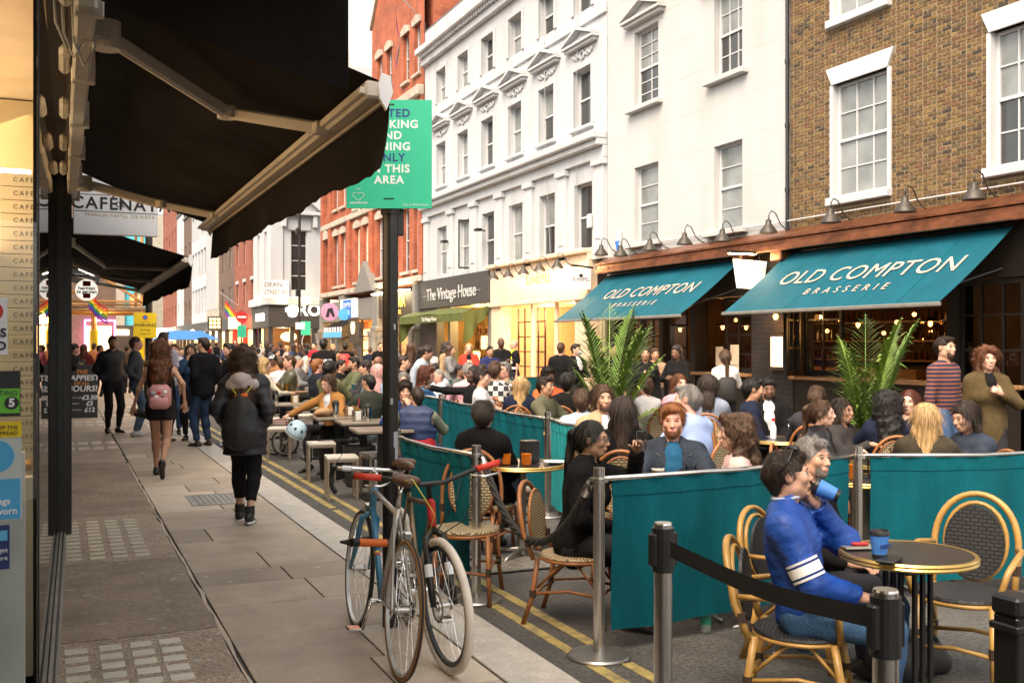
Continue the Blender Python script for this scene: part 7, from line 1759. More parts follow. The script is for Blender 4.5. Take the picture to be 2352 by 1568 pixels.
def bike(name, label, x, y, rz, lean, kind):
 t = thing(name, label, 'bicycle', (x, y, .012)); t.rotation_euler = (0, R(lean), rz)
 r_ = .338; wb = 1.0
 fm = {'road': 'frame_silver', 'city': 'frame_bronze'}[kind]
 tube = lambda nm, pts, rr, mt, n=10: MB().tube(pts, rr, n).build(nm, mt, t, smooth=True)
 rw, fw = (0, 0, r_), (0, wb, r_); bb = (0, .43, .28); st_ = (0, .26, .80); hb, ht = (0, .82, .70), (0, .79, .84)
 if kind == 'road':
  wheel(t, 0, r_, 'tyre_tan', 'rim_silver', .0125); wheel(t, wb, r_, 'rubber', 'rim_silver', .0125)
  tyre2 = MB(); n = 44; tyre2.tube([(0, (r_ - .008) * math.cos(2 * math.pi * i / n), r_ + (r_ - .008) * math.sin(2 * math.pi * i / n)) for i in range(n)], .0095, 6, closed=True); tyre2.build('tread', 'rubber', t, smooth=True)
 else:
  wheel(t, 0, r_, 'tyre_white', 'plastic_black', .022, deep=.02); wheel(t, wb, r_, 'tyre_white', 'plastic_black', .022, True, R(8), deep=.02)
 tube('seat_tube', [bb, st_], .0155, fm); tube('top_tube', [(0, .275, .765), (0, .785, .815)], .0145, fm); tube('down_tube', [bb, (0, .815, .735)], .017 if kind == 'road' else .024, 'frame_blue' if kind == 'road' else fm)
 tube('head_tube', [hb, ht], .02, 'frame_blue' if kind == 'road' else 'red')
 for sg in (-1, 1):
  tube('chain_stay', [bb, (sg * .055, .04, r_), (sg * .058, 0, r_)], .009, fm, 8); tube('seat_stay', [(sg * .012, .275, .76), (sg * .05, .04, r_ + .03), (sg * .058, 0, r_)], .008, fm, 8)
  fk = 'frame_blue' if kind == 'road' else 'black_paint'
  tube('fork_blade', [(0, .825, .69), (sg * .045, .85, .655), (sg * .052, .93, .45), (sg * .055, wb, r_)], [.016, .016, .014, .010] if kind == 'road' else [.02, .021, .019, .016], fk)
 tube('seat_post', [st_, (0, .235, .93)], .0135, 'chrome' if kind == 'road' else 'black_paint')
 q = MB(); q.ball((0, .15, .955), (.075, .07, .028), 14, 8); q.ball((0, .26, .955), (.032, .14, .024), 12, 8); q.ball((0, .19, .945), (.05, .12, .03), 12, 8); q.build('saddle', 'saddle_brown', t, smooth=True)
 q = MB()
 for sg in (-1, 1): q.tube([(sg * .02, .10, .945), (sg * .02, .22, .915), (sg * .015, .33, .945)], .0035, 5)
 q.build('saddle_rails', 'chrome', t)
 q = MB(); q.T = Matrix.Translation(bb) @ Matrix.Rotation(R(90), 4, 'Y'); q.lathe([(.095, .040), (.095, .044), (.075, .044), (.075, .040), (.095, .040)], n=30); q.lathe([(.02, -.06), (.02, .06)], n=12); q.build('chainring', 'chrome', t, smooth=True, ang=40)
 for sg, a in ((-1, R(-70)), (1, R(110))):
  e = Vector(bb) + Vector((sg * .075, .17 * math.cos(a), .17 * math.sin(a)))
  tube('crank', [(sg * .06, bb[1], bb[2]), e], .010, 'chrome', 8)
  q = MB(); q.box(e + Vector((sg * .05, 0, 0)), (.075, .085, .022), .005); q.cyl(e, e + Vector((sg * .09, 0, 0)), .007, n=6); q.build('pedal', 'chrome', t)
 q = MB()
 for dz in (.092, -.092): q.cyl((.042, bb[1], bb[2] + dz), (.042, 0, r_ + dz * .38), .0035, n=4)
 q.build('chain', 'iron', t)
 q = MB(); q.T = Matrix.Translation((0, 0, r_)) @ Matrix.Rotation(R(90), 4, 'Y'); q.lathe([(.036, .036), (.04, .04), (.036, .048)], n=20); q.build('sprocket', 'iron', t)
 stem = Vector((0, .772, .905))
 tube('stem', [ht, tuple(stem), (0, .86, .925)], .0135, 'chrome' if kind == 'road' else 'black_paint')
 if kind == 'road':
  hbp = [(-.20, .86 + .02, .925)]
  tube('handlebar', [(-.21, .87, .925), (-.10, .86, .928), (.10, .86, .928), (.21, .87, .925)], .0125, 'chrome')
  for sg in (-1, 1):
   tube('drop', [(sg * .21, .87, .925), (sg * .215, .935, .92), (sg * .217, .965, .875), (sg * .215, .94, .815), (sg * .21, .86, .795)], .0145, 'plastic_black')
   tube('brake_lever', [(sg * .212, .95, .93), (sg * .212, .985, .88), (sg * .212, .97, .80)], .006, 'chrome', 6)
  q = MB(); q.cyl((-.18, .868, .926), (-.13, .864, .927), .0155, n=10); q.build('tape_band', 'print_white', t)
  q = MB(); q.tube([(-.2, .95, .94), (-.14, 1.02, 1.02), (-.02, 1.0, 1.0), (0, .86, .74)], .0025, 5); q.tube([(.05, .88, .93), (.12, .99, 1.0), (.05, .95, .85), (0, .88, .70)], .0025, 5); q.build('brake_cable', 'plastic_black', t, smooth=True)
  q = MB(); q.box((0, .91, .70), (.05, .05, .05), .01); q.box((0, .045, .69), (.05, .04, .05), .01); q.build('brake_caliper', 'chrome', t)
  for k, c_ in enumerate(('red', 'sign_yellow', 'blue')):
   q = MB(); d0 = Vector(bb).lerp(Vector((0, .815, .735)), .45 + k * .025); d1 = Vector(bb).lerp(Vector((0, .815, .735)), .47 + k * .025); q.cyl(d0, d1, .0178, n=10); q.build('colour_band', c_, t)
 else:
  tube('handlebar', [(-.31, .80, .985), (-.20, .83, .965), (-.06, .865, .93), (.06, .865, .93), (.20, .83, .965), (.31, .80, .985)], .0125, 'black_paint')
  for sg in (-1, 1):
   tube('grip', [(sg * .25, .815, .975), (sg * .385, .785, .995)], .0175, 'grip_red'); q = MB(); q.cyl((sg * .385, .785, .995), (sg * .395, .783, .997), .02, n=12); q.build('bar_plug', 'plastic_black', t)
   tube('brake_lever', [(sg * .20, .86, .955), (sg * .27, .895, .945), (sg * .35, .885, .955)], .006, 'chrome', 6)
  q = MB(); q.tube([(.18, .87, .95), (.13, 1.0, .98), (.03, 1.02, .80), (.05, .93, .68)], .003, 5); q.build('yellow_cable', 'cable_yellow', t, smooth=True)
  q = MB(); q.tube([(-.18, .87, .95), (-.2, .99, .93), (-.12, 1.03, .76), (0, .9, .66)], .003, 5); q.tube([(-.15, .87, .95), (-.1, .97, .86), (0, .93, .70)], .003, 5); q.build('brake_cable', 'plastic_black', t, smooth=True)
  for sg in (-1, 1):
   q = MB(); q.cyl((sg * .0525, .905, .53), (sg * .053, .925, .47), .0215, n=10); q.build('fork_decal', 'print_white', t)
  q = MB(); q.tube([(-.004, .8, .70), (-.004, .80, .83)], .0215, 10); q.build('head_badge', 'red', t)
 return t
b1 = bike('road_bicycle', 'silver and blue road bicycle with drop handlebars leaning on the pole', 1.505, 4.80, R(-3), 5, 'road')
b2 = bike('city_bicycle', 'bicycle with fat cream tyres and red grips locked to the pole', 1.87, 5.79, R(174), 3, 'city')
p = at(843, 1247, 5.55); t = thing('bike_lock', 'orange and black bicycle lock clamped on the road bicycle', 'lock', p, R(20))
q = MB(); q.cyl((-.06, 0, .012), (.125, 0, -.015), .022, n=12); q.build('bar', 'lock_orange', t, smooth=True, ang=40); q = MB(); q.cyl((-.10, 0, .018), (-.06, 0, .012), .0235, n=12); q.cyl((.125, 0, -.015), (.15, 0, -.018), .0235, n=12); q.build('end_cap', 'plastic_black', t); q = MB(); q.tube([(-.08, 0, 0), (-.08, .13, 0), (.13, .13, 0), (.14, 0, -.02)], .008, 8); q.build('shackle', 'plastic_black', t, smooth=True)
# ---- coffee bar furniture along the kerb: stools, tables, tubs, folding bike
D('stool_steel', (.40, .33, .25), .35, metal=.75, var=.1); D('stool_top', (.62, .58, .50), .5, var=.08)
ST0 = None
def stool(u, v, z, label, rz=R(-8), hgt=.46):
 global ST0
 p = at(u, v, z)
 if ST0 is None:
  t = ST0 = thing('square_stool', label, 'stool', (0, 0, 0), 0, 'square metal stools')
  q = MB(); q.box((0, 0, .448), (.33, .33, .028), .004); q.build('seat', 'stool_top', t)
  for sx in (-1, 1):
   for sy in (-1, 1): q = MB(); q.box((sx * .15, sy * .15, .2165), (.028, .028, .433), .003); q.build('leg', 'stool_steel', t)
   q = MB(); q.box((sx * .15, 0, .42), (.026, .27, .026)); q.box((sx * .15, 0, .014), (.026, .27, .026)); q.build('side_rail', 'stool_steel', t)
   q = MB(); q.box((0, sx * .15, .42), (.27, .026, .026)); q.build('front_rail', 'stool_steel', t)
 else: t = copy_tree(ST0, label=label)
 t.location = (p.x, p.y, .003); t.rotation_euler = (0, 0, rz); return t
stool(784, 1045, 10.9, 'nearest square metal stool behind the bicycle handlebars'); stool(737, 1012, 12.4, 'second square metal stool just behind the nearest one'); stool(870, 1060, 11.2, 'square metal stool partly hidden by the black pole', R(5))
stool(650, 925, 16.5, 'square metal stool under the far coffee table'); stool(708, 905, 17.3, 'square metal stool on the far side of the coffee tables'); stool(640, 965, 14.6, 'square metal stool beside the folded bicycle')
TB0 = None
def sq_table(u, v, z, label, w_=.6, hgt=.74):
 global TB0
 p = at(u, v, z)
 if TB0 is None:
  t = TB0 = thing('square_table', label, 'table', (0, 0, 0), 0, 'square coffee tables'); q = MB(); q.box((0, 0, hgt - .015), (w_, w_, .03), .004); q.build('table_top', 'stool_steel', t); q = MB(); q.box((0, 0, hgt - .036), (w_ * .96, w_ * .96, .012)); q.build('under_frame', 'black_paint', t)
  q = MB(); q.box((0, 0, hgt / 2 - .02), (.075, .075, hgt - .05), .004); q.build('column', 'black_paint', t); q = MB(); q.box((0, 0, .015), (.42, .42, .02), .004); q.build('foot_plate', 'black_paint', t)
 else: t = copy_tree(TB0, label=label)
 t.location = (p.x, p.y, .004); t.rotation_euler = (0, 0, R(-6)); return p
tA = sq_table(775, 945, 12.9, 'coffee table with paper bag and napkin holder in front of the woman'); tB = sq_table(835, 962, 12.1, 'coffee table with steel tumbler beside the man in dark green'); tC = sq_table(875, 990, 11.0, 'nearest coffee table partly behind the black pole')
tD = sq_table(648, 905, 15.6, 'coffee table with tumbler and lit napkin holder'); tE = sq_table(725, 915, 14.8, 'coffee table with green menu holder')
q = MB(); q.box((0, 0, .05), (.14, .09, .10), .004); D('napkin', (.7, .67, .6), .7, var=.05)
def holder(p, dx, dy, label, mt):
 t = thing('napkin_holder', label, 'napkin holder', (p.x + dx, p.y + dy, .745)); q = MB(); q.box((0, 0, .065), (.015, .11, .13), .003); q.box((.09, 0, .065), (.015, .11, .13), .003); q.box((.045, 0, .006), (.09, .11, .012)); q.build('frame', mt, t); q = MB(); q.box((.045, 0, .06), (.07, .10, .10), .004); q.build('napkins', 'napkin', t)
holder(tA, .1, -.05, 'wood and steel napkin holder in front of the woman in camel', 'wood'); holder(tB, -.12, 0, 'white napkin holder beside the steel tumbler', 'steel'); holder(tD, .15, 0, 'napkin holder glowing on the far coffee table', 'brass'); holder(tE, -.05, 0, 'dark green menu holder on the coffee table', 'leaf_dark')
def tumbler(p, dx, dy, label):
 t = thing('steel_tumbler', label, 'tumbler', (p.x + dx, p.y + dy, .745)); q = MB(); q.lathe([(.042, 0), (.048, .15), (.045, .15), (.04, .02)], n=16); q.build('cup', 'chrome', t, smooth=True, ang=40); q = MB(); q.ball((0, 0, .165), (.05, .05, .045), 8, 5); q.build('cutlery_wrap', 'black_matt', t)
tumbler(tA, -.05, -.1, 'steel tumbler of black wrapped cutlery before the woman'); tumbler(tB, .04, -.05, 'steel tumbler of black wrapped cutlery beside the dark green jacket'); tumbler(tD, -.1, 0, 'steel tumbler on the far coffee table'); tumbler(tE, .14, 0, 'steel tumbler next to the green menu holder')
q = MB(); q.ball((0, 0, .05), (.13, .08, .055), 12, 7)
for i, v_ in enumerate(q.v): q.v[i] = v_ + Vector((0, 0, .012 * math.sin(i * 7.3)))
D('paper_bag', (.42, .24, .12), .8, var=.2, vs=20); o = one(q, 'paper_bag', 'paper_bag', 'crumpled brown paper bag on the coffee table', 'bag', smooth=False); o.location = (tA.x - .18, tA.y - .02, .745)
t = thing('juice_glass', 'plastic glass of orange juice with striped straw', 'drink', (tA.x + .26, tA.y, .745)); q = MB(); q.lathe([(.03, 0), (.042, .13)], n=14); q.build('tumbler', 'clear', t, smooth=True); q = MB(); q.lathe([(.028, .004), (.036, .085), (0, .085)], n=14); D('juice', (.8, .35, .02), .3, var=.05); q.build('juice', 'juice', t); q = MB(); q.cyl((0, 0, .02), (.025, 0, .21), .004, n=6); q.build('straw', 'red', t)
for k, (u, v, z) in enumerate(((765, 1030, 12.6), (825, 1050, 11.9))):
 p = at(u, v, z); t = thing('black_tub', 'black tapered tub %s under the coffee tables' % ('on the left' if k == 0 else 'on the right'), 'tub', (p.x, p.y, 0), 0, 'black tubs'); q = MB(); q.lathe([(.15, .004), (.19, .45), (.195, .47), (.185, .47), (.17, .40), (0, .40)], n=24); q.build('shell', 'black_matt', t, smooth=True, ang=40); q = MB(); q.lathe([(.155, .02), (.155, .05)], n=24); q.build('foot_ring', 'black_matt', t)
p = gnd(655, 1048); t = thing('folding_bicycle', 'folded small wheeled bicycle with tartan bag beside the kerb', 'bicycle', (p.x, p.y, .003), R(60))
wheel(t, 0, .21, 'rubber', 'rim_silver', .018); wh = wheel(t, .22, .21, 'rubber', 'rim_silver', .018); wh.location = (.12, .22, .21)
for nm, pts, rr, mt in (('main_tube', [(.05, -.12, .33), (.05, .34, .22)], .02, 'black_paint'), ('seat_tube', [(.05, -.02, .12), (.03, -.08, .55)], .016, 'black_paint'), ('seat_post', [(.03, -.08, .5), (.02, -.10, .62)], .013, 'chrome'), ('stem', [(.14, .26, .30), (.16, .1, .36), (.15, -.05, .30)], .014, 'chrome'), ('rear_rack', [(-.02, -.15, .42), (-.02, .18, .42), (.04, .18, .42), (.04, -.15, .42)], .007, 'chrome')): q = MB(); q.tube(pts, rr, 8); q.build(nm, mt, t, smooth=True)
q = MB(); q.ball((.02, -.12, .64), (.07, .13, .03), 12, 7); q.build('saddle', 'saddle_brown', t, smooth=True)
def tartan(name):
 m, n, L, pb = base(name); tc = n.new('ShaderNodeTexCoord'); w1 = n.new('ShaderNodeTexWave'); w2 = n.new('ShaderNodeTexWave'); w2.bands_direction = 'Z'
 for w_ in (w1, w2): w_.inputs['Scale'].default_value = 9; L.new(tc.outputs['Object'], w_.inputs[0])
 x = n.new('ShaderNodeMix'); x.data_type = 'RGBA'; L.new(w1.outputs['Fac'], x.inputs[0]); x.inputs[6].default_value = (.5, .42, .34, 1); x.inputs[7].default_value = (.35, .04, .03, 1)
 y_ = n.new('ShaderNodeMix'); y_.data_type = 'RGBA'; L.new(w2.outputs['Fac'], y_.inputs[0]); L.new(x.outputs[2], y_.inputs[6]); y_.inputs[7].default_value = (.05, .05, .07, 1); L.new(y_.outputs[2], pb.inputs['Base Color']); pb.inputs['Roughness'].default_value = .9; return m
MDEF['tartan'] = tartan
q = MB(); q.box((.0, .05, .47), (.22, .24, .16), .04); q.build('tartan_bag', 'tartan', t, smooth=True, ang=50)
hp_ = at(683, 985, 12.2); t = thing('bicycle_helmet', 'pale blue bicycle helmet hanging on the folded bicycle', 'helmet', hp_); t.rotation_euler = (R(20), R(25), 0)
D('helmet_blue', (.42, .58, .68), .35, var=.04, coat=.3)
q = MB(); q.lathe([(.118, -.07), (.122, -.03), (.112, .03), (.08, .075), (.04, .097), (.0, .102)], n=22, sy=1.2); q.build('shell', 'helmet_blue', t, smooth=True)
for k in range(8):
 a = k * .785 + .3; q = MB(); q.ball((.102 * math.cos(a), .122 * math.sin(a), .03), (.017, .022, .024), 8, 5); q.build('vent', 'black_matt', t)
q = MB(); q.tube([(.118 * math.cos(i * .2856), .1416 * math.sin(i * .2856), -.072) for i in range(22)], .008, 5, closed=True); q.build('rim', 'print_grey', t)
# ---- A-board, warning sign, posts, flags
t = thing('chalkboard', 'black A-board listing happy hour prices on the pavement', 'sign board', (.42, 24.6, 0), R(0))
q = MB(); q.T = Matrix.Rotation(R(-8), 4, 'X'); q.box((0, 0, .60), (.66, .03, 1.2), .008); q.build('front_panel', 'board_black', t) if False else None
D('board_black', (.025, .028, .03), .6, var=.15)
q.build('front_panel', 'board_black', t); q = MB(); q.T = Matrix.Translation((0, .34, 0)) @ Matrix.Rotation(R(8), 4, 'X'); q.box((0, 0, .60), (.66, .03, 1.2), .008); q.build('rear_panel', 'board_black', t)
def bt(s_, x, zz, sz, mt, bold=.004, shear=0.15): text(s_, sz, Matrix.Rotation(R(-8), 4, 'X') @ FY(x, zz, -.0165), mt, t, ext=.0006, bold=bold, shear=shear)
for a in (('THE', 0, 1.03, .13, 'print_orange'), ('HAPPIEST', 0, .90, .17, 'print_white'), ('OF ALL', 0, .78, .10, 'print_orange'), ('HOURS!', 0, .66, .18, 'print_white'), ('£3.50', .16, .46, .14, 'print_white'), ('£5', .16, .33, .14, 'print_white'), ('£12', .16, .19, .14, 'print_white'), ('PINT OF CIDER', -.13, .46, .045, 'print_white'), ('SPIRITS', -.13, .33, .045, 'print_white'), ('COCKTAILS', -.13, .19, .045, 'print_white')): bt(*a, **({'bold': 0} if a[3] < .06 else {}))
q = MB(); q.T = Matrix.Rotation(R(-8), 4, 'X') @ Matrix.Translation((0, 0, 1.22)) @ Matrix.Rotation(R(90), 4, 'X'); q.lathe([(.10, -.012), (.10, .012)], n=20); q.build('crest', 'board_black', t); text('W', .10, Matrix.Rotation(R(-8), 4, 'X') @ FY(0, 1.22, -.014), 'print_gold', t, ext=.0006)
q = MB(); p = Vector((1.95, 26.2, 0)); t = thing('lamp_post', 'black lamp post carrying a yellow warning notice', 'lamp post', p); q.cyl((0, 0, 0), (0, 0, 1.2), .12, n=12); q.cyl((0, 0, 1.2), (0, 0, 7.5), .085, n=12); q.build('shaft', 'black_paint', t, smooth=True, ang=40); q = MB(); q.cyl((0, 0, 1.18), (0, 0, 1.26), .15, n=12); q.build('collar', 'brass', t)
q = MB(); q.tube([(0, 0, 7.5), (.05, -.1, 7.9), (.5, -.2, 8.1), (1.1, -.3, 8.0)], .03, 6); q.build('lamp_arm', 'black_paint', t)
ws_ = thing('warning_sign', 'yellow parking warning notice on the lamp post', 'sign', (p.x - .1, p.y - .14, 2.1)); q = MB(); q.box((0, 0, 0), (.52, .01, .60), .002); q.build('board', 'sign_yellow', ws_); text('WARNING', .105, FY(0, .0, -.007), 'print_black', ws_, ext=.0005, bold=.002); text('Parking', .075, FY(0, -.11, -.007), 'print_black', ws_, ext=.0005); text('suspension', .06, FY(0, -.2, -.007), 'print_black', ws_, ext=.0005); text('at any time', .045, FY(0, .085, -.007), 'print_black', ws_, ext=.0005)
q = MB(); q.T = Matrix.Translation((0, -.007, .19)) @ Matrix.Rotation(R(90), 4, 'X'); q.lathe([(.06, -.002), (.06, .002)], n=16); q.build('red_disc', 'red', ws_); q = MB(); q.T = Matrix.Translation((0, -.010, .19)) @ Matrix.Rotation(R(90), 4, 'X'); q.lathe([(.045, -.002), (.045, .002)], n=16); q.build('blue_disc', 'blue', ws_)
p = onY(688, 0, 45); t = thing('traffic_pole', 'tall thin black pole with cameras at the side street', 'pole', (p.x, 45, 0)); q = MB(); q.cyl((0, 0, 0), (0, 0, 8.5), .06, n=10); q.cyl((0, 0, 0), (0, 0, 1.4), .10, n=10); q.build('shaft', 'black_paint', t, smooth=True, ang=40)
for zz in (6.6, 3.9): q = MB(); q.box((-.12, -.05, zz), (.12, .16, .3), .03); q.build('camera_box', 'black_paint', t)
q = MB(); q.box((.25, -.1, 2.35), (.42, .02, .6)); q.build('green_notice_board', 'sign_green', t); q = MB(); q.box((.0, -.12, 2.45), (.4, .02, .3)); q.build('white_plate', 'sign_white', t)
p = onY(555, 0, 60); t = thing('no_entry_sign', 'red no entry sign on a post with a green notice', 'sign', (p.x, 60, 0)); q = MB(); q.cyl((0, 0, 0), (0, 0, 3.6), .04, n=8); q.build('post', 'black_paint', t)
zc_ = CAMH + (HYP - 728) / FPX * (p.x * SA + 60 * CA)
q = MB(); q.T = Matrix.Translation((0, -.06, zc_)) @ Matrix.Rotation(R(90), 4, 'X'); q.lathe([(.34, -.01), (.34, .01)], n=26); q.build('red_disc', 'red', t); q = MB(); q.box((0, -.075, zc_), (.5, .01, .11)); q.build('white_bar', 'print_white', t); q = MB(); q.box((0, -.06, zc_ - .82), (.5, .01, .7)); q.build('green_board', 'sign_green', t)
FC = ['flag_red', 'flag_orange', 'flag_yellow', 'flag_green', 'flag_blue', 'flag_violet']
for n_, c_ in zip(FC, ((.55, .02, .03), (.75, .22, .01), (.78, .6, .01), (.02, .3, .06), (.02, .07, .45), (.25, .02, .30))): D(n_, c_, .7, var=.08)
def flag(name, label, o, L_, W_, droop, rz, pole):
 t = thing(name, label, 'flag', o, rz)
 for k in range(6):
  q = MB(); q.grid(lambda u, v: (L_ * v * (1 - droop) + .05 * math.sin(u + v * 7), .10 * math.sin(v * 6 + k * .3) * (v + .1), -(k + u) * W_ / 6 * (1 - droop * .6) - droop * L_ * v * .9), 2, 16); q.build('stripe', FC[k], t, smooth=True)
 q = MB(); q.cyl(pole[0], pole[1], .025, n=6); q.build('staff', 'white_paint', t)
p = onY(516, 690, 76); flag('rainbow_flag', 'rainbow flag on an angled staff above the far shops', p, 1.9, 1.5, .55, R(0), ((-.35, 0, .6), (1.9, .3, -1.0)))
p = onX(905, 20, XF - 1.2); flag('rainbow_flag', 'narrow rainbow flag hanging from the red brick building', p + Vector((.1, 0, .4)), 2.6, .9, .88, R(60), ((0, 0, .2), (1.2, -.6, -.3)))
p = onY(228, 690, 41); flag('rainbow_flag', 'small rainbow flag on the scaffold', p + Vector((-.4, 0, .3)), 1.3, .9, .5, 0, ((0, 0, .2), (0, .5, -.4)))
p = onY(425, 777, 82); t = thing('blue_parasol', 'wide blue canopy over the far crowd', 'parasol', (p.x, 82, 0)); q = MB(); zt = p.z + .5; q.add([(-2.3, -2, zt - .6), (2.3, -2, zt - .6), (2.3, 2, zt - .6), (-2.3, 2, zt - .6), (-1.2, 0, zt + .1), (1.2, 0, zt + .1)], [(0, 1, 5, 4), (1, 2, 5), (2, 3, 4, 5), (3, 0, 4)]); q.build('canopy', 'tarp_blue', t); q = MB(); q.cyl((0, 0, 0), (0, 0, zt), .06, n=6); q.build('pole', 'black_paint', t)
for i, (u, v, Y, w_, h_, mt, lb) in enumerate(((493, 742, 78, 1.0, 1.0, 'warm_glow', 'square lit yellow grid sign hanging far down the street'), (540, 742, 72, .9, .8, 'warm_glow', 'warm lit box sign beside the flag'), (465, 770, 95, 3.2, 1.5, 'white_glow', 'bright white neon lettering far down the street'), (376, 768, 120, 2.0, 1.4, 'white_glow', 'white lit sign behind the yellow notice'))):
 p = onY(u, v, Y); q = MB(); q.box(p, (w_, .15, h_), .03)
 if i == 0:
  o = one(q, 'lit_sign', 'print_black', lb, 'sign')
  for a in range(3):
   for b in range(3): q2 = MB(); q2.box(p + Vector(((a - 1) * .28, -.08, (b - 1) * .28)), (.2, .02, .2)); q2.build('lit_cell', 'warm_glow', o)
 elif i == 2:
  q = MB()
  for a in range(6): q.ball(p + Vector((-1.4 + a * .55, 0, .15 * math.sin(a * 2))), (.28, .05, .4), 10, 6)
  one(q, 'neon_lettering', mt, lb, 'sign')
 else: one(q, 'lit_sign', mt, lb, 'sign')
# ---- palms in pots
def palm(u, v0, z, hgt, label, seed, nfr=13):
 p = at(u, v0, z); t = thing('potted_palm', label, 'plant', (p.x, p.y, 0)); rs = random.Random(seed)
 q = MB(); q.lathe([(.16, 0), (.21, .36), (.22, .38), (.20, .38), (.18, .33), (0, .33)], n=20); q.build('pot', 'black_matt', t, smooth=True, ang=40)
 for k in range(5):
  a = k * 1.256; q = MB(); q.tube([(.03 * math.cos(a), .03 * math.sin(a), .3), (.06 * math.cos(a), .06 * math.sin(a), .8), (.09 * math.cos(a), .09 * math.sin(a), 1.1)], [.02, .014, .01], 6); q.build('stem', 'leaf', t)
 for k in range(nfr):
  a = k * 2.4 + rs.uniform(-.4, .4); el = rs.uniform(.75, 1.3) if k > 7 else rs.uniform(1.28, 1.52); L_ = hgt * rs.uniform(.5, .75) if k > 6 else hgt * rs.uniform(.75, 1.0)
  q = MB(); d = Vector((math.cos(a), math.sin(a), 0)); pts = []
  for i in range(9):
   s_ = i / 8; r_ = L_ * (s_ * math.cos(el) + .07 * s_ * s_); zz = .45 + L_ * (s_ * math.sin(el)) - .22 * L_ * s_ ** 3 * (1.4 - el * .5); pts.append(d * r_ + Vector((0, 0, zz)))
  q.tube(pts, [.009 - .0008 * i for i in range(9)], 5)
  side = Vector((-d.y, d.x, 0))
  for i in range(10, 42):
   s_ = i / 42; j = min(int(s_ * 8), 7); f = s_ * 8 - j; o = pts[j].lerp(pts[j + 1], f); tg = (pts[j + 1] - pts[j]).normalized()
   ll = L_ * (.26 * math.sin(min(1, (s_ - .15) * 1.25) * math.pi * .86 + .35)) * rs.uniform(.85, 1.1); wd = .013
   for sg in (-1, 1):
    dr = (side * sg * .8 + tg * .75 + Vector((0, 0, rs.uniform(-.05, .25)))).normalized(); up_ = Vector((0, 0, 1)); wv = dr.cross(up_).normalized() * wd
    m1, m2 = o + dr * ll * .5 + Vector((0, 0, -.03 * ll)), o + dr * ll + Vector((0, 0, -rs.uniform(.15, .5) * ll))
    q.add([o - wv * .4, o + wv * .4, m1 + wv, m1 - wv, m2], [(0, 1, 2, 3), (3, 2, 4)])
  q.build('frond', 'leaf' if rs.random() < .65 else 'leaf_dark', t)
 return t
palm(1398, 1000, 11.4, 2.05, 'tall potted palm in front of the first teal awning', 5, 13)
palm(1988, 985, 9.4, 1.75, 'bushy potted palm beside the bistro windows', 9, 14)
# ---------------------------------------------------------------- people
BK, NV, WH, GY, OL, BR, DN = (.008, .0075, .008), (.011, .016, .036), (.66, .66, .68), (.12, .12, .125), (.075, .075, .045), (.09, .055, .035), (.06, .11, .22)
def cot(c, i=.014, sl=1.0): return (c, 'cotton', i, sl)
def jac(c, k='cotton', i=.028): return (c, k, i, 1.0)
JN, BT = ((.05, .09, .18), 'denim'), ((.02, .02, .022), 'cotton')
def sit_chair(I, label, kind='cream', back=.02):
 x, y = I['xy']; chair(kind, x, y, I['rz'], label, 'rattan bistro chairs' if kind == 'cream' else 'bamboo armchairs', min(.47, max(.40, I['seat'])))
def local(I, p): return I['root'].matrix_basis @ Vector(p) if False else Matrix.Translation(I['root'].location) @ Matrix.Rotation(I['rz'], 4, 'Z') @ Vector(p)
def glasses(I, mt='plastic_black'):
 q = MB(); hp = I['hp']
 for sg in (-1, 1):
  q.tube([hp(sg * .033 + .021 * math.cos(a * .7854), .1035, .006 + .016 * math.sin(a * .7854)) for a in range(8)], .0022, 5, closed=True); q.tube([hp(sg * .054, .10, .010), hp(sg * .078, .03, .012), hp(sg * .08, -.015, .004)], .002, 5)
 q.tube([hp(-.012, .105, .008), hp(.012, .105, .008)], .002, 5); child(I, q, 'glasses', mt)
# --- the two men at the near table
I = person('man in royal blue jacket drinking from a blue cup at the near table', 1811, 1043, 4.62, 84, 'sit', 'light', ('short', 'dark'), ((.006, .052, .29), 'nylon', .030, 1.0), ((.045, .10, .19), 'denim'), arms=('mouth', 'lap'), lean=-7, turn=-16, pitch=-2, seat=.44, detail=1.15, head=1.02, spread=.2)
A1 = I; sit_chair(I, 'bamboo armchair under the man in the blue jacket', 'bamboo')
q = MB(); sl_ = lambda t: Vector(I['SH'][1]).lerp(Vector(I['EL'][1]), t)
for a, b in ((.60, .64), (.68, .84), (.88, .92)): q.cyl(sl_(a), sl_(b), .0485 * I['s'] + .030, .0475 * I['s'] + .030, 20)
child(I, q, 'sleeve_stripe', 'print_white', smooth=True, ang=40)
q = MB(); hp = I['hp']; q.tube([hp(-.085, -.06, .02), hp(-.088, -.01, .075), hp(-.06, .02, .128), hp(0, .03, .142), hp(.06, .02, .128), hp(.088, -.01, .075), hp(.085, -.06, .02)], .0045, 6)
for sg in (-1, 1): q.ball(tuple(hp(sg * .04, .035, .130)), (.024, .022, .014), 8, 5)
child(I, q, 'sunglasses', 'plastic_black', smooth=True)
q = MB(); q.tube([tuple(I['N'] + I['Tm'] @ np.array([.066 * math.cos(a * .5), .062 * math.sin(a * .5) + .004, .058])) for a in range(13)], .008, 6, closed=True); child(I, q, 'shirt_collar', cloth((.45, .5, .62)), smooth=True)
m = local(I, I['hp'](0, .122, -.062)); h_ = local(I, Vector(I['WR'][0])); d = (h_ - m);
c_ = cup(m, 'blue takeaway cup held to the mouth by the man in blue'); fwd = (Matrix.Rotation(I['rz'], 3, 'Z') @ Vector((0, 1, .0))).normalized(); ax = (-fwd * .92 + Vector((0, 0, .38))).normalized(); c_.rotation_euler = ax.to_track_quat('Z', 'Y').to_euler(); c_.location = m - ax * .116
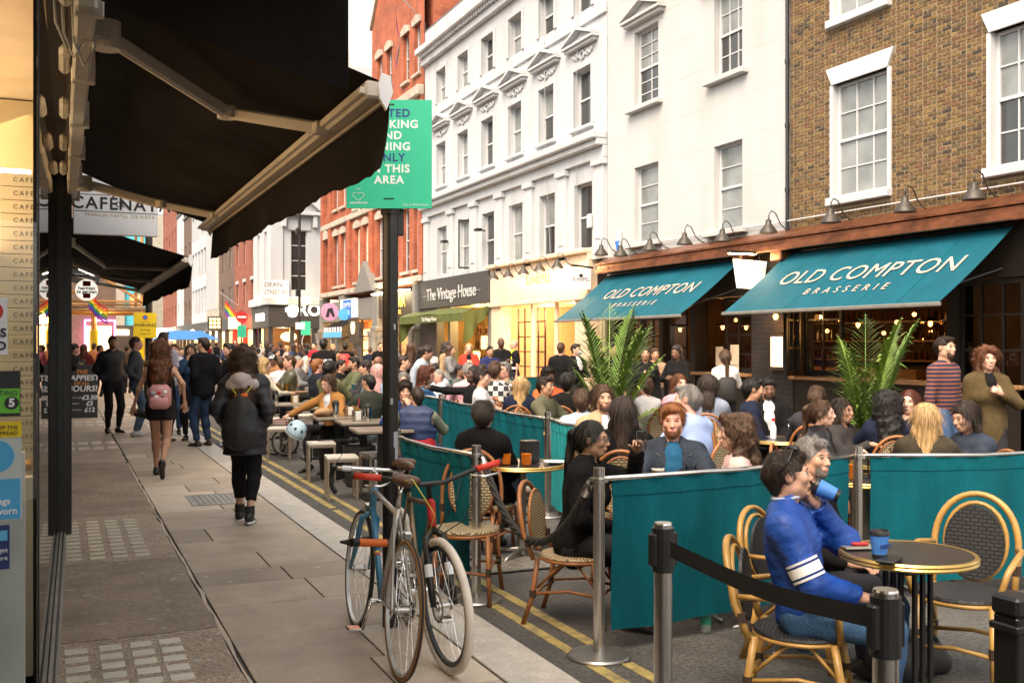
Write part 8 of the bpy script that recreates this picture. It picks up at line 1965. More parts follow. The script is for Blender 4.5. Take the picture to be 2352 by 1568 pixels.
I = person('grey haired man in black jacket beside the man in blue', 1866, 1008, 5.35, 66, 'sit', 'light', ('short', 'grey'), jac(BK), arms=('lap', 'lap'), turn=10, lean=2, detail=1.05, beard='grey'); sit_chair(I, 'bamboo armchair under the grey haired man', 'bamboo')
# --- behind the front banner
I = person('man with ginger hair in dark denim jacket facing us', 1545, 934, 6.75, 6, 'sit', 'rosy', ('mid', 'ginger'), jac((.028, .036, .052), 'denim', .03), arms=('table', 'table'), turn=8, pitch=4, open_=(.02, .10, .20), beard='ginger', detail=1.1, head=1.05); G1 = I; sit_chair(I, 'rattan chair under the ginger man')
q = MB(); N_, T_ = I['N'], I['Tm']
for sg in (-1, 1): q.add([tuple(N_ + T_ @ np.array(p)) for p in ((sg * .062, .045, .05), (sg * .105, .035, .005), (sg * .12, .10, -.055), (sg * .048, .105, -.075), (sg * .03, .088, -.01))], [(0, 1, 2, 3, 4)] if sg < 0 else [(4, 3, 2, 1, 0)])
child(I, q, 'collar', cloth((.075, .08, .075), 'wool'))
I = person('woman with curly light brown hair in profile by the front banner', 1687, 962, 6.75, -88, 'sit', 'fair', ('curly', 'brown'), ((.62, .42, .40), 'wool', .02, 1.0), sex='f', detail=1.05, head=1.08, pitch=2); sit_chair(I, 'rattan chair under the curly haired woman')
I = person('woman with black ponytail and glasses in long black coat', 1362, 970, 6.1, 76, 'sit', 'olive', ('pony', 'black'), jac(BK, 'wool', .026), BT, arms=((((-.04), .36, 1.02), (-.6, -.2, -.8), .9), 'lap'), sex='f', hem=.30, detail=1.1, lean=10, pitch=2, seat=.43); W1 = I; glasses(I); sit_chair(I, 'rattan chair under the woman with the ponytail')
I = person('man with short dark hair in black coat and jeans seen from behind', 1110, 924, 7.9, 146, 'sit', 'light', ('mid', 'dark'), jac(BK, 'wool', .034), ((.20, .30, .42), 'denim'), arms=('down', 'lap'), lean=-6, turn=-24, legs='cross', hem=.12, detail=1.1, seat=.44); sit_chair(I, 'rattan chair under the man in the black coat')
x, y = W1['xy']; chair('cream', x - .42, y + .75, R(150), 'empty rattan chair just left of the woman with the ponytail', 'rattan bistro chairs')
p = at(1165, 1060, 8.4); chair('cream', p.x + .02, p.y, R(205), 'empty rattan chair behind the small table with orange drinks', 'rattan bistro chairs')
p = at(1200, 1058, 7.9); T1 = Vector((p.x, p.y, .73)); round_table(T1.x, T1.y, 'round table with orange drinks behind the rope', .73, .33)
I = person('woman with long dark hair in black coat sitting with her back to us', 1434, 914, 7.3, 176, 'sit', 'light', ('long', 'dark'), jac(BK, 'wool', .028), sex='f', arms=('table', 'table'), turn=10); sit_chair(I, 'rattan chair with open weave behind the long haired woman')
I = person('man with long brown hair in beige coat talking', 1385, 887, 8.7, 28, 'sit', 'light', ('long', 'brown'), jac((.42, .31, .19), 'cotton', .028), turn=10, open_=(.65, .65, .66), beard='brown', arms=('table', 'table')); sit_chair(I, 'rattan chair under the man in the beige coat')
I = person('grey haired man in light blue shirt seen from behind', 1577, 887, 8.3, -128, 'sit', 'rosy', ('short', 'grey'), cot((.32, .42, .68), .022), arms=('table', 'table'), build=1.1, lean=8, turn=-25); sit_chair(I, 'rattan chair under the man in the light blue shirt')
p = at(1500, 985, 7.9); T2 = Vector((p.x, p.y, .73)); round_table(T2.x, T2.y, 'round table with bottles between the long haired man and the blue shirt', .73, .34)
p = at(1560, 1085, 6.2); T3 = Vector((p.x, p.y, .77)); round_table(T3.x, T3.y, 'round table with beer in front of the ginger man', .77, .30)
I = person('man in green jacket with open mouth at the middle tables', 1254, 866, 11.6, 62, 'sit', 'tan', ('short', 'dark'), jac((.10, .10, .065)), arms=('table', 'table')); sit_chair(I, 'rattan chair under the man in the green jacket')
I = person('woman with long blond hair seen from behind at the middle tables', 1196, 866, 12.4, 172, 'sit', 'fair', ('long', 'blond'), jac(NV), sex='f', arms=('table', 'table')); sit_chair(I, 'rattan chair under the blond woman in the middle')
I = person('man in white tee in profile by the inner teal banner', 1108, 848, 13.3, 82, 'sit', 'light', ('short', 'dark'), cot(WH, .014, .35), arms=('table', 'table')); sit_chair(I, 'rattan chair under the man in the white tee')
I = person('bearded man in black shirt stretching one arm to the left', 1087, 841, 14, -58, 'sit', 'dark', ('crop', 'black'), cot(BK, .02), arms=('lap', ((.45, .45, 1.05), (0, -1, -.3), .4)), beard='black'); sit_chair(I, 'rattan chair under the bearded man in black')
I = person('man in black and white checked shirt seen from behind', 1137, 831, 14.3, 168, 'sit', 'tan', ('short', 'brown'), ((.03, .03, .035), 'check', .02, 1.0), arms=('table', 'table')); sit_chair(I, 'rattan chair under the man in the checked shirt')
I = person('grey haired man with glasses in grey green jumper', 1158, 832, 15.2, -35, 'sit', 'rosy', ('short', 'grey'), cot((.16, .16, .12), .018), arms=('table', 'table')); glasses(I)
person('person in bright orange top at the middle tables', 1261, 848, 14, 24, 'sit', 'dark', ('afro', 'black'), cot((.75, .11, .035), .016), arms=('table', 'table'))
I = person('woman in black with dark bun seen from behind near the first palm', 1304, 857, 12.3, 165, 'sit', 'dark', ('bun', 'black'), cot(BK, .02), sex='f', arms=('table', 'table')); sit_chair(I, 'rattan chair under the woman with the dark bun')
I = person('person in pale blue patterned shirt behind the first palm', 1337, 897, 10, 178, 'sit', 'light', ('mid', 'brown'), cot((.42, .52, .66), .02), arms=('table', 'table')); sit_chair(I, 'rattan chair under the person in the pale blue shirt')
I = person('man in white polo shirt seen from behind', 1481, 867, 12, -140, 'sit', 'light', ('short', 'brown'), cot((.62, .60, .60), .015, .4), arms=('table', 'mouth')); sit_chair(I, 'rattan chair under the man in the white polo')
I = person('woman in pink jacket with light brown hair', 1561, 861, 12, 32, 'sit', 'fair', ('long', 'auburn'), jac((.62, .34, .40)), sex='f', arms=('table', 'table')); sit_chair(I, 'rattan chair under the woman in pink')
I = person('person in grey blue jumper seen from behind near the ledge', 1628, 863, 11, 176, 'sit', 'light', ('bob', 'dark'), cot((.22, .25, .33), .02), sex='f', arms=('table', 'table')); sit_chair(I, 'rattan chair under the person in grey blue')
I = person('man in navy jacket in profile at the right tables', 1732, 871, 10.2, 96, 'sit', 'tan', ('short', 'black'), jac(NV), arms=('knee', 'knee'), lean=12, beard='black'); sit_chair(I, 'rattan chair under the man in the navy jacket')
I = person('bearded man in black track jacket looking down', 1765, 868, 11, 8, 'sit', 'brown', ('short', 'black'), jac(BK), pitch=14, open_=WH, beard='black', arms=('lap', 'lap')); sit_chair(I, 'rattan chair under the bearded man in the track jacket')
I = person('man with dark hair in dark jacket seen from behind by the second palm', 1876, 889, 9.5, 172, 'sit', 'light', ('short', 'brown'), jac((.035, .035, .042)), arms=('table', 'table')); sit_chair(I, 'rattan chair under the man by the second palm')
I = person('woman in black leather jacket with brown ponytail in profile', 1890, 921, 8.4, 82, 'sit', 'fair', ('pony', 'brown'), jac(BK, 'leather', .028), sex='f', smile=True, arms=('lap', 'table'), lean=8); sit_chair(I, 'rattan chair under the woman in the leather jacket')
I = person('smiling woman with long brown hair next to the leather jacket', 1936, 918, 9.0, 58, 'sit', 'tan', ('long', 'dark'), jac((.04, .035, .035)), sex='f', smile=True, arms=('table', 'table')); sit_chair(I, 'rattan chair under the smiling woman')
I = person('woman with big black curly hair in navy seen from behind', 2036, 902, 8.8, -165, 'sit', 'brown', ('curly', 'black'), jac(NV), sex='f', arms=('table', 'table')); sit_chair(I, 'rattan chair under the woman with black curls')
I = person('smiling woman with straight red hair facing us', 2088, 898, 8.9, -14, 'sit', 'fair', ('long', 'redbrown'), jac(BK), sex='f', smile=True, arms=('table', 'chin')); sit_chair(I, 'rattan chair under the red haired woman')
I = person('woman with long blond hair in brown jacket seen from behind', 2127, 928, 7.3, 172, 'sit', 'fair', ('long', 'blond'), jac((.05, .042, .03), 'wool'), sex='f', arms=('table', 'table'), turn=-15); sit_chair(I, 'rattan chair under the blond woman in brown')
I = person('woman with long dark hair looking down at the right tables', 2216, 925, 7.6, -52, 'sit', 'light', ('long', 'dark'), jac((.03, .04, .06), 'denim'), sex='f', pitch=16, arms=('table', 'table')); sit_chair(I, 'rattan chair under the woman looking down')
p = at(2060, 1020, 7.9); T4 = Vector((p.x, p.y, .73)); round_table(T4.x, T4.y, 'round table of drinks among the women at the right', .73, .34)
p = at(1800, 945, 9.9); T5 = Vector((p.x, p.y, .73)); round_table(T5.x, T5.y, 'round table with ketchup bottle beside the man in navy', .73, .32)
p = at(1990, 1000, 7.0); T6 = Vector((p.x, p.y, .73)); round_table(T6.x, T6.y, 'round table right behind the front post', .73, .30)
p = at(1240, 915, 11); round_table(p.x, p.y, 'round table of the middle group', .73, .32)
# --- standing at the bistro
person('man in striped jumper walking past the bistro', 2172, 771, 10.6, 58, 'stand', 'light', ('short', 'dark'), ((.028, .022, .045), 'stripe', .018, 1.0), JN, arms=('down', 'down'), beard='dark', turn=5)
person('woman with long curly brown hair in olive coat walking past', 2268, 797, 9.8, 22, 'stand', 'fair', ('curly', 'auburn'), jac((.085, .06, .028), 'wool'), BT, sex='f', arms=('chest', 'down'), hem=.28, open_=BK, smile=True)
I = person('waitress in white top with black backpack seen from behind', 1665, 802, 14.8, -168, 'stand', 'light', ('pony', 'brown'), cot((.62, .60, .60), .014), BT, sex='f', arms=('down', 'chest'))
q = MB(); q.box(tuple(I['tp'](0, -.17, .16)), (.26, .13, .36), .05); child(I, q, 'backpack', 'black_matt', smooth=True, ang=50)
person('woman in black blazer standing in front of the bistro', 1482, 796, 16, 6, 'stand', 'tan', ('pony', 'dark'), jac(BK), BT, sex='f', arms=('down', 'chest'), hem=.12)
person('person with long dark braids in black at the bistro door', 1553, 792, 16.6, -28, 'stand', 'brown', ('long', 'dark'), cot(BK, .022), BT, sex='f', arms=('phone', 'phone'), pitch=12)
person('tall dark haired man behind the first palm', 1408, 785, 17.2, 40, 'stand', 'tan', ('short', 'black'), cot(BK, .02), BT, arms=('down', 'down'))
person('waiter with face mask in the bistro doorway', 1505, 799, 18.2, 10, 'stand', 'tan', ('mid', 'brown'), cot((.3, .2, .13), .018), BT, arms=('chest', 'down'))
I = person('man in black blazer with grey face mask', 1324, 788, 19, 52, 'stand', 'light', ('short', 'dark'), jac(BK), BT, open_=WH); q = MB(); q.ball(tuple(I['hp'](0, .075, -.062)), (.05, .055, .045), 10, 6); child(I, q, 'face_mask', 'print_grey', smooth=True)
person('man with thinning hair in black seen from behind by the cream shop', 1289, 785, 19, 165, 'stand', 'light', ('crop', 'brown'), jac(BK), BT)
I = person('bald security man in yellow high visibility vest', 1180, 779, 24.6, -75, 'stand', 'light', ('bald', 'brown'), cot(BK, .016, .4), BT, arms=('down', 'down'), build=1.15)
HV = (.75, .80, .02); g = Fig(.03);
for a, b, r0, r1 in ((.0, .33, .172, .185), (.33, .43, .185, .14)): g.cone(I['tp'](0, 0, a), I['tp'](0, 0, b), r0 * I['s'], r1 * I['s'], .04, (I['Tm'], np.array([1, .72, 1])))
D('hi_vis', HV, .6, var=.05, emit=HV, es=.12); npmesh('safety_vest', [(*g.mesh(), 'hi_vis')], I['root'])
q = MB()
for zz in (.12, .26): q.lathe([(.195 * I['s'], zz - .025), (.195 * I['s'], zz + .025)], tuple(I['Pv']), 18, 1, .74)
child(I, q, 'reflective_band', 'sign_white')
person('bald man in black shirt with folded arms before the cream shop', 1151, 774, 23.6, 12, 'stand', 'dark', ('bald', 'black'), cot(BK, .018), BT, arms=('cross', 'cross'))
person('dark haired man in navy hoodie before the cream shop', 1126, 794, 21.5, 18, 'stand', 'tan', ('short', 'black'), jac((.02, .025, .09)), BT, arms=('chest', 'chest'))
person('smiling blond woman in red jacket', 1077, 788, 23.5, 2, 'stand', 'fair', ('long', 'blond'), jac((.62, .045, .03)), BT, sex='f', arms=('chest', 'down'), open_=BK, smile=True)
person('woman with long brown hair in grey checked blazer', 1036, 792, 22.5, 74, 'stand', 'light', ('long', 'brown'), jac((.2, .195, .19), 'wool'), BT, sex='f', arms=('phone', 'phone'), hem=.2)
person('woman in beige coat beside the grey blazer', 1026, 786, 24.4, 60, 'stand', 'light', ('curly', 'dark'), jac((.38, .26, .15)), BT, sex='f', arms=('chest', 'down'), hem=.25)
person('woman in pale blue jacket leaning over a table', 982, 795, 16.8, 78, 'stand', 'olive', ('pony', 'dark'), jac((.42, .50, .58)), JN, sex='f', lean=26, H=1.72, arms=(((-.1, .55, .95), (0, -1, -.2), .4), ((.15, .5, .95), (0, -1, -.2), .4)), pitch=10)
person('person in black coat with long hair seen from behind by the wine shop', 944, 786, 21.5, 176, 'stand', 'light', ('long', 'brown'), jac(BK, 'wool'), BT, sex='f', hem=.2)
# --- rows of seated guests further up
gs = 'seated guests further up the street'
I = person('man in navy and red quilted vest seen from behind', 958, 890, 11, 168, 'sit', 'tan', ('crop', 'dark'), ((.02, .035, .10), 'nylon', .045, .0), JN, arms=('table', 'table'), build=1.12, turn=-30); V1 = I
q = MB(); g = Fig(.022); g.cone(I['tp'](0, 0, -.02), I['tp'](0, 0, .15), .158 * I['s'] * 1.12 + .05, .15 * I['s'] * 1.12 + .052, .03, (I['Tm'], np.array([1, .68, 1]))); npmesh('red_band', [(*g.mesh(), cloth((.5, .02, .03), 'nylon'))], I['root'])
for i in (0, 1):
 g = Fig(.02); g.cone(I['SH'][i], I['EL'][i], .06, .055, .03); g.cone(I['EL'][i], I['WR'][i], .052, .042, .03); npmesh('sleeve', [(*g.mesh(), cloth((.2, .21, .15)))], I['root'])
glasses(I)
person('young man with curly hair and blue jacket with a hand at his mouth', 930, 881, 12, 6, 'sit', 'light', ('afro', 'dark'), jac((.012, .03, .12)), arms=('mouth', 'table'), open_=(.06, .05, .07))
person('man in dark green jacket with glasses seen from behind', 846, 861, 13.2, -150, 'sit', 'tan', ('crop', 'black'), jac((.035, .04, .03)), ((.16, .17, .19), 'denim'), arms=('table', 'table'), turn=-15, build=1.08)
I = person('woman in camel coat with headband reaching down to the helmet', 752, 862, 13.3, -42, 'sit', 'fair', ('long', 'brown'), jac((.36, .17, .05)), BT, sex='f', pitch=12, lean=14, open_=(.66, .66, .7), arms=('table', ((.62, .40, .66), (.3, -1, .2), .4)), smile=True)
q = MB(); hp = I['hp']; q.tube([hp(.09 * math.cos(a * .314), .02, .02 + .1 * math.sin(a * .314)) for a in range(11)], .009, 6); child(I, q, 'headband', 'black_matt', smooth=True)
for k, a in enumerate((
 ('man in olive jumper with short black hair seen from behind', 758, 832, 16.8, 142, 'sit', 'dark', ('afro', 'black'), cot((.12, .12, .06), .022), BT, 'm'),
 ('man with sandy hair in black jacket at the coffee tables', 731, 825, 17.8, 118, 'sit', 'rosy', ('short', 'ginger'), jac((.016, .018, .026)), BT, 'm'),
 ('man in olive jacket facing left with arms on the table', 664, 816, 19.8, -78, 'sit', 'rosy', ('short', 'brown'), jac((.08, .08, .05), 'leather'), BT, 'm'),
 ('man in white tee seen from behind at the beer table', 648, 821, 20.2, 160, 'sit', 'rosy', ('crop', 'brown'), cot((.68, .68, .74), .014, .35), BT, 'm'),
 ('balding man in grey jacket behind the olive jacket', 686, 818, 22, 68, 'sit', 'light', ('crop', 'grey'), jac((.17, .17, .17)), BT, 'm'),
 ('man in pale grey cap beyond the white tee', 627, 815, 23.5, -35, 'sit', 'brown', ('cap', 'black', (.4, .42, .45)), jac((.3, .14, .06)), BT, 'm'),
 ('woman with blond hair in cream patterned blouse', 608, 822, 17.6, 108, 'sit', 'fair', ('long', 'blond'), cot((.56, .50, .40), .02), BT, 'f'),
 ('bearded man in olive jacket by the teal banner', 812, 820, 18.8, -72, 'sit', 'tan', ('short', 'black'), jac((.10, .11, .06)), BT, 'm'),
 ('man in black cap by the teal banner', 838, 829, 17.8, -84, 'sit', 'light', ('cap', 'dark', (.03, .03, .032)), jac((.03, .03, .032)), BT, 'm'),
 ('dark haired man in black leaning over a far table', 785, 827, 20, 66, 'sit', 'tan', ('short', 'black'), cot(BK, .02), BT, 'm'),
 ('bald man in grey top seen from behind near the pole', 869, 819, 19, 172, 'sit', 'brown', ('bald', 'black'), cot((.10, .09, .1), .02), BT, 'm'),
 ('woman with pink hair in pale denim jacket', 868, 838, 15.4, 176, 'sit', 'fair', ('long', 'pink'), jac((.25, .36, .48), 'denim'), BT, 'f'),
 ('dark haired man in navy right of the pole', 928, 818, 19, 78, 'sit', 'light', ('short', 'dark'), jac(NV), BT, 'm'),
 ('white haired person at the far tables', 998, 820, 20, 175, 'sit', 'fair', ('short', 'white'), cot((.6, .58, .56), .02), BT, 'f'),
 ('woman with thick dark hair in blue denim', 981, 845, 14.4, 84, 'sit', 'light', ('curly', 'redbrown'), jac((.06, .16, .34), 'denim'), BT, 'f'),
 ('grey haired man opposite the woman in denim', 1006, 849, 16, -62, 'sit', 'rosy', ('crop', 'grey'), cot((.55, .57, .6), .02), BT, 'm'),
 ('dark haired person behind the denim woman', 1000, 835, 18, 165, 'sit', 'tan', ('short', 'black'), cot((.6, .6, .62), .02), BT, 'm'),
 ('man in pink shirt and grey cap seen from behind', 1075, 836, 15.8, -165, 'sit', 'light', ('cap', 'grey', (.35, .36, .36)), cot((.66, .36, .40), .018), BT, 'm'),
 ('grey haired woman facing us right of the pole', 926, 857, 14.6, 6, 'sit', 'fair', ('bob', 'grey'), jac(BK), BT, 'f'),
 ('dark haired man between the cap and the checked shirt', 1108, 836, 17.5, 150, 'sit', 'tan', ('short', 'dark'), cot((.05, .05, .06), .02), BT, 'm'),
 ('child sized guest with dark hair by the far teal banner', 1058, 838, 18, 60, 'sit', 'brown', ('short', 'black'), cot((.10, .11, .10), .02), BT, 'm'),
)): person(a[0], a[1], a[2], a[3], a[4], a[5], a[6], a[7], a[8], a[9], sex=a[10], arms=('table', 'table') if k != 2 else ('cross', 'table'), group=None, beard='black' if k == 7 else None)
# --- standing in the middle distance
I = person('large man in black tee with white print seen from behind', 744, 778, 22, 168, 'stand', 'dark', ('beanie', 'black', (.012, .012, .013)), cot(BK, .02, .4), BT, arms=('down', 'down'), build=1.15, beard='black')
text('STRAIGHT', .085, frame(tuple(I['tp'](0, -.165, .33)), (1, 0, 0), (0, .0, 1)), 'print_white', I['root'], ext=.004, bold=.006); text('OUTTA', .12, frame(tuple(I['tp'](0, -.165, .22)), (1, 0, 0), (0, .0, 1)), 'print_white', I['root'], ext=.004, bold=.008)
I = person('man with red backpack outside the newsagent', 794, 786, 28, 170, 'stand', 'brown', ('beanie', 'black', (.015, .015, .016)), jac(BK), BT); q = MB(); q.box(tuple(I['tp'](0, -.2, .24)), (.34, .18, .46), .07); child(I, q, 'backpack', 'red', smooth=True, ang=50)
person('bearded man in black by the stone column', 874, 785, 30, 20, 'stand', 'light', ('crop', 'dark'), cot(BK, .02, .4), BT, arms=('mouth', 'down'), beard='black')
fr = random.Random(21); cols_ = [BK, NV, (.3, .02, .03), (.5, .3, .26), GY, (.05, .05, .055), (.45, .44, .42), (.03, .05, .12), (.2, .12, .06)]
far = ((541, 779, 50), (566, 788, 42), (582, 790, 46), (600, 786, 48), (616, 785, 40), (626, 791, 36), (642, 786, 38), (657, 793, 36), (672, 789, 34), (679, 784, 44), (692, 791, 36), (707, 787, 38), (722, 786, 33), (765, 789, 40), (892, 787, 34), (905, 790, 30), (480, 788, 58), (497, 786, 62), (515, 790, 52), (466, 789, 66), (448, 787, 60), (552, 793, 34), (590, 797, 31), (636, 800, 29), (700, 800, 29), (815, 800, 31), (850, 797, 33), (775, 805, 27))
words_ = ('black', 'navy', 'dark red', 'peach', 'grey', 'charcoal', 'pale', 'blue', 'brown')
for k, (u, v, z) in enumerate(far):
 ci = fr.randrange(9); f = fr.random() < .45; hs2 = fr.choice(('long', 'long', 'bob') if f else ('short', 'short', 'crop')); hcol = fr.choice(('dark', 'black', 'brown', 'blond'))
 where = 'by the black corner shop' if 560 < u < 725 else ('far down the street' if u < 560 else 'near the newsagent')
 person('%s %s in %s, %s from left in far crowd' % ('woman' if f else 'man', where, words_[ci], ORD[sorted(q_[0] for q_ in far).index(u)]), u, v, z, fr.uniform(-180, 180), 'stand', fr.choice(('fair', 'light', 'tan', 'brown', 'dark')), (hs2, hcol), cot(cols_[ci], .022), BT if fr.random() < .6 else JN, sex='f' if f else 'm', arms=fr.choice((('down', 'down'), ('chest', 'down'), ('phone', 'phone'))), group='far crowd')
# --- on the near pavement
I = person('woman walking away with long curly auburn hair and pink backpack', 369, 785, 12.7, 172, 'stand', 'tan', ('curly', 'auburn'), ((.012, .012, .013), 'cotton', .008, 0.0), ((.016, .015, .017), 'denim', .20), sex='f', legs='walk', bare=True, arms=(((-.34, .12, .86), (-.6, -1, 0), .7), ((.30, -.10, .92), (.6, -1, 0), .5)), collar=False, detail=1.3, head=1.06)
D('pink_leather', (.52, .24, .23), .5, var=.08); tp = I['tp']; c = tp(.02, -.21, .10); t = I['root']
q = MB(); q.box(tuple(c), (.27, .12, .30), .055); b_ = q.build('backpack', 'pink_leather', t, smooth=True, ang=60)
q = MB(); q.box((c[0], c[1] - .075, c[2] - .07), (.22, .05, .13), .02); q.build('front_pocket', 'pink_leather', b_, smooth=True, ang=60); q = MB(); q.tube([(c[0] - .05, c[1], c[2] + .15), (c[0], c[1], c[2] + .20), (c[0] + .05, c[1], c[2] + .15)], .010, 6); q.build('handle', 'black_matt', b_)
for k, (dx, dz, mt, rr) in enumerate(((-.07, .05, 'print_grey', .03), (.0, .05, 'red', .028), (.07, .06, 'print_white', .028), (.04, .0, 'print_black', .02), (-.03, .0, 'print_white', .03))): q = MB(); q.ball((c[0] + dx, c[1] - .062, c[2] + dz), (rr, .006, rr * .8), 10, 5); q.build('patch', mt, b_, smooth=True)
for sg in (-1, 1): q = MB(); q.tube([tuple(tp(sg * .08, -.15, .25)), tuple(tp(sg * .11, -.10, .43)), tuple(tp(sg * .12, .05, .45)), tuple(tp(sg * .11, .13, .30))], .014, 6, flat=.4); q.build('strap', 'pink_leather', b_, smooth=True)
o = local(I, I['WR'][0]); q = MB(); q.box((0, 0, 0), (.10, .24, .09), .03); o2 = one(q, 'black_handbag', 'black_matt', 'small black bag in the left hand of the walking woman', 'bag', smooth=True, ang=50); o2.location = o + Vector((.10, .02, -.09)); o2.rotation_euler = (.2, -.3, R(60))
I = person('woman walking away in black puffer coat with drawstring bag', 562, 799, 9.45, 170, 'stand', 'light', ('curly', 'brown'), ((.016, .015, .02), 'nylon', .045, 1.0), ((.010, .010, .011), 'cotton', .86, .009), (.02, .02, .022), sex='f', legs='step', arms=('pocket', 'pocket'), hem=.26, detail=1.25, bare=True, head=1.03)
D('bag_black', (.02, .019, .02), .6, var=.15, bump=.4, bs=24); D('hood_grey', (.55, .47, .44), .9, var=.15, bump=.4, bs=50)
tp = I['tp']; g = Fig(.012); g.cone(tp(.0, -.225, -.02), tp(.0, -.20, .18), .165, .13, .05, (np.eye(3), np.array([1, .5, 1]))); g.cone(tp(0, -.20, .18), tp(0, -.185, .31), .13, .05, .04, (np.eye(3), np.array([1, .5, 1])))
wv = wavy(.008, 60, 3, (1, 1, .12)); g.disp = wv; npmesh('drawstring_bag', [(*g.mesh(), 'bag_black')], I['root'])
g = Fig(.012); g.ell(tp(.035, -.20, .335), (.035, .025, .025), .02); g.ell(tp(-.03, -.20, .325), (.035, .025, .022), .02); npmesh('orange_ribbon', [(*g.mesh(), 'orange')], I['root'])
g = Fig(.014); g.ell(tp(0, -.11, .44), (.15, .075, .085), .03); g.cone(tp(-.10, .0, .47), tp(0, -.12, .50), .05, .06, .05); g.cone(tp(.10, .0, .47), tp(0, -.12, .50), .05, .06, .05); g.disp = wavy(.008, 45, 8); npmesh('hood', [(*g.mesh(), 'hood_grey')], I['root'])
q = MB()
for sg in (-1, 1): q.tube([tuple(tp(sg * .03, -.21, .33)), tuple(tp(sg * .10, -.17, .42)), tuple(tp(sg * .13, -.06, .49))], .006, 5)
child(I, q, 'cord', 'cable_yellow')
for i in (0, 1):
 a = Vector(I['AN'][i]); q = MB(); q.cyl(a + Vector((0, 0, .0)), a + Vector((0, 0, .075)), .046, .045, 12); child(I, q, 'sock', 'black_matt', smooth=True, ang=40)
 q = MB(); q.ball(a + Vector((0, .045, -.072)), (.046, .135, .016), 12, 6); child(I, q, 'shoe_sole', 'print_white', smooth=True)
person('man in black bomber jacket standing by the chalkboard', 259, 770, 18.9, 22, 'stand', 'tan', ('short', 'black'), jac((.008, .010, .016), 'nylon', .026), BT, arms=('pocket', 'pocket'), turn=12, beard='black', detail=1.2)
person('shaven headed man in grey shirt and white trainers', 314, 772, 18.2, 88, 'stand', 'rosy', ('crop', 'brown'), cot((.075, .078, .09), .02), ((.10, .15, .24), 'denim', 1.0, .004), (.62, .58, .56), arms=('down', 'pocket'), detail=1.2)
person('tall man in pale tee behind the curly haired woman', 376, 761, 17.2, 158, 'stand', 'light', ('short', 'dark'), cot((.52, .47, .55), .016, .4), BT, (.10, .045, .02), arms=('down', 'down'))
person('young man in pale lilac tee facing us', 401, 788, 18.6, -10, 'stand', 'rosy', ('mid', 'auburn'), cot((.6, .56, .62), .016, .4), JN, arms=('down', 'down'))
person('woman in denim jacket with one hand at her mouth', 438, 789, 17.4, -8, 'stand', 'olive', ('long', 'dark'), jac((.03, .06, .12), 'denim'), BT, sex='f', arms=('down', 'mouth'), open_=BK)
person('man in black quilted jacket and jeans turned to the woman', 466, 774, 16.4, -142, 'stand', 'light', ('short', 'dark'), jac((.012, .012, .013), 'wool', .036), ((.03, .05, .10), 'denim'), (.05, .025, .018), arms=('pocket', 'pocket'), turn=-20, hem=.12, build=1.05, detail=1.15)
person('man in black leather jacket behind the puffer coat', 526, 787, 16.6, -74, 'stand', 'light', ('short', 'black'), jac(BK, 'leather', .03), ((.025, .04, .08), 'denim'), (.3, .34, .42), arms=('pocket', 'pocket'), detail=1.1)
for k, a in enumerate((('person with dark red hair in dark red top near the chalkboard', 194, 790, 27, 150, 'tan', ('long', 'redbrown'), (.12, .02, .02), 'f'), ('bald man in orange top far along the near pavement', 216, 787, 33, 172, 'light', ('crop', 'brown'), (.6, .22, .08), 'm'), ('man in pink tee behind the bomber jacket', 231, 791, 30, 100, 'brown', ('crop', 'black'), (.5, .12, .16), 'm'), ('bartender in black mask and cap beside the black post', 172, 789, 23, 60, 'light', ('cap', 'dark', (.02, .02, .02)), BK, 'm'), ('person in dark clothes beyond the bomber jacket', 292, 792, 32, 160, 'tan', ('short', 'dark'), (.08, .05, .03), 'm'), ('person in blue top far along the kerb', 415, 797, 27, 40, 'light', ('short', 'brown'), (.03, .08, .3), 'm'))):
 person(a[0], a[1], a[2], a[3], a[4], 'stand', a[5], a[6], cot(a[7], .02), BT, sex=a[8], arms=('down', 'chest'))
# ---------------------------------------------------------------- drinks and small things on the tables
def glass_(loc, label, fill=None, h=.13, r_=.036, kind='tumbler'):
 t = thing('drinking_glass', label, 'glass', loc)
 q = MB()
 if kind == 'wine': q.lathe([(.035, 0), (.034, .003), (.004, .006), (.004, .09), (.02, .105), (.038, .14), (.036, .19)], n=16); q.build('bowl', 'clear', t, smooth=True)
 else: q.lathe([(r_ * .85, 0), (r_, h)], n=16); q.build('tumbler', 'clear', t, smooth=True, ang=40)
 if fill: q = MB(); q.lathe([(r_ * .8, .006), (r_ * .94, h * .78), (0, h * .78)], n=16); q.build('drink', fill, t, smooth=True, ang=40)
 return t
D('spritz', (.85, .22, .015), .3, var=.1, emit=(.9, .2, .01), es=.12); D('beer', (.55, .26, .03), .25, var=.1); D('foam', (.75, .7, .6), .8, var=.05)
Z = .733
glass_(T1 + Vector((-.16, -.05, .003)), 'orange cocktail on the left of the small table', 'spritz', .11, .042); glass_(T1 + Vector((-.03, -.14, .003)), 'orange cocktail with straw nearer to us on the small table', 'spritz', .11, .042)
q = MB(); q.box((0, 0, .085), (.12, .12, .17), .004); o = one(q, 'menu_box', 'plastic_black', 'black menu box standing on the small table', 'menu box'); o.location = T1 + Vector((.07, .02, .003))
q = MB(); q.lathe([(.05, 0), (.09, .016), (.085, .018), (.045, .006), (0, .006)], n=20); o = one(q, 'plate', 'print_white', 'white plate on the right of the small table', 'plate'); o.location = T1 + Vector((.22, -.12, .003))
t = glass_(Vector((G1['xy'][0], G1['xy'][1], 0)) * 0 + at(1511, 1098, 6.1) * 1, 'glass of beer with foam before the ginger man', 'beer', .14, .04); t.location.z = .773
q = MB(); q.lathe([(.038, .108), (.040, .134), (0, .136)], n=16); q.build('foam', 'foam', t)
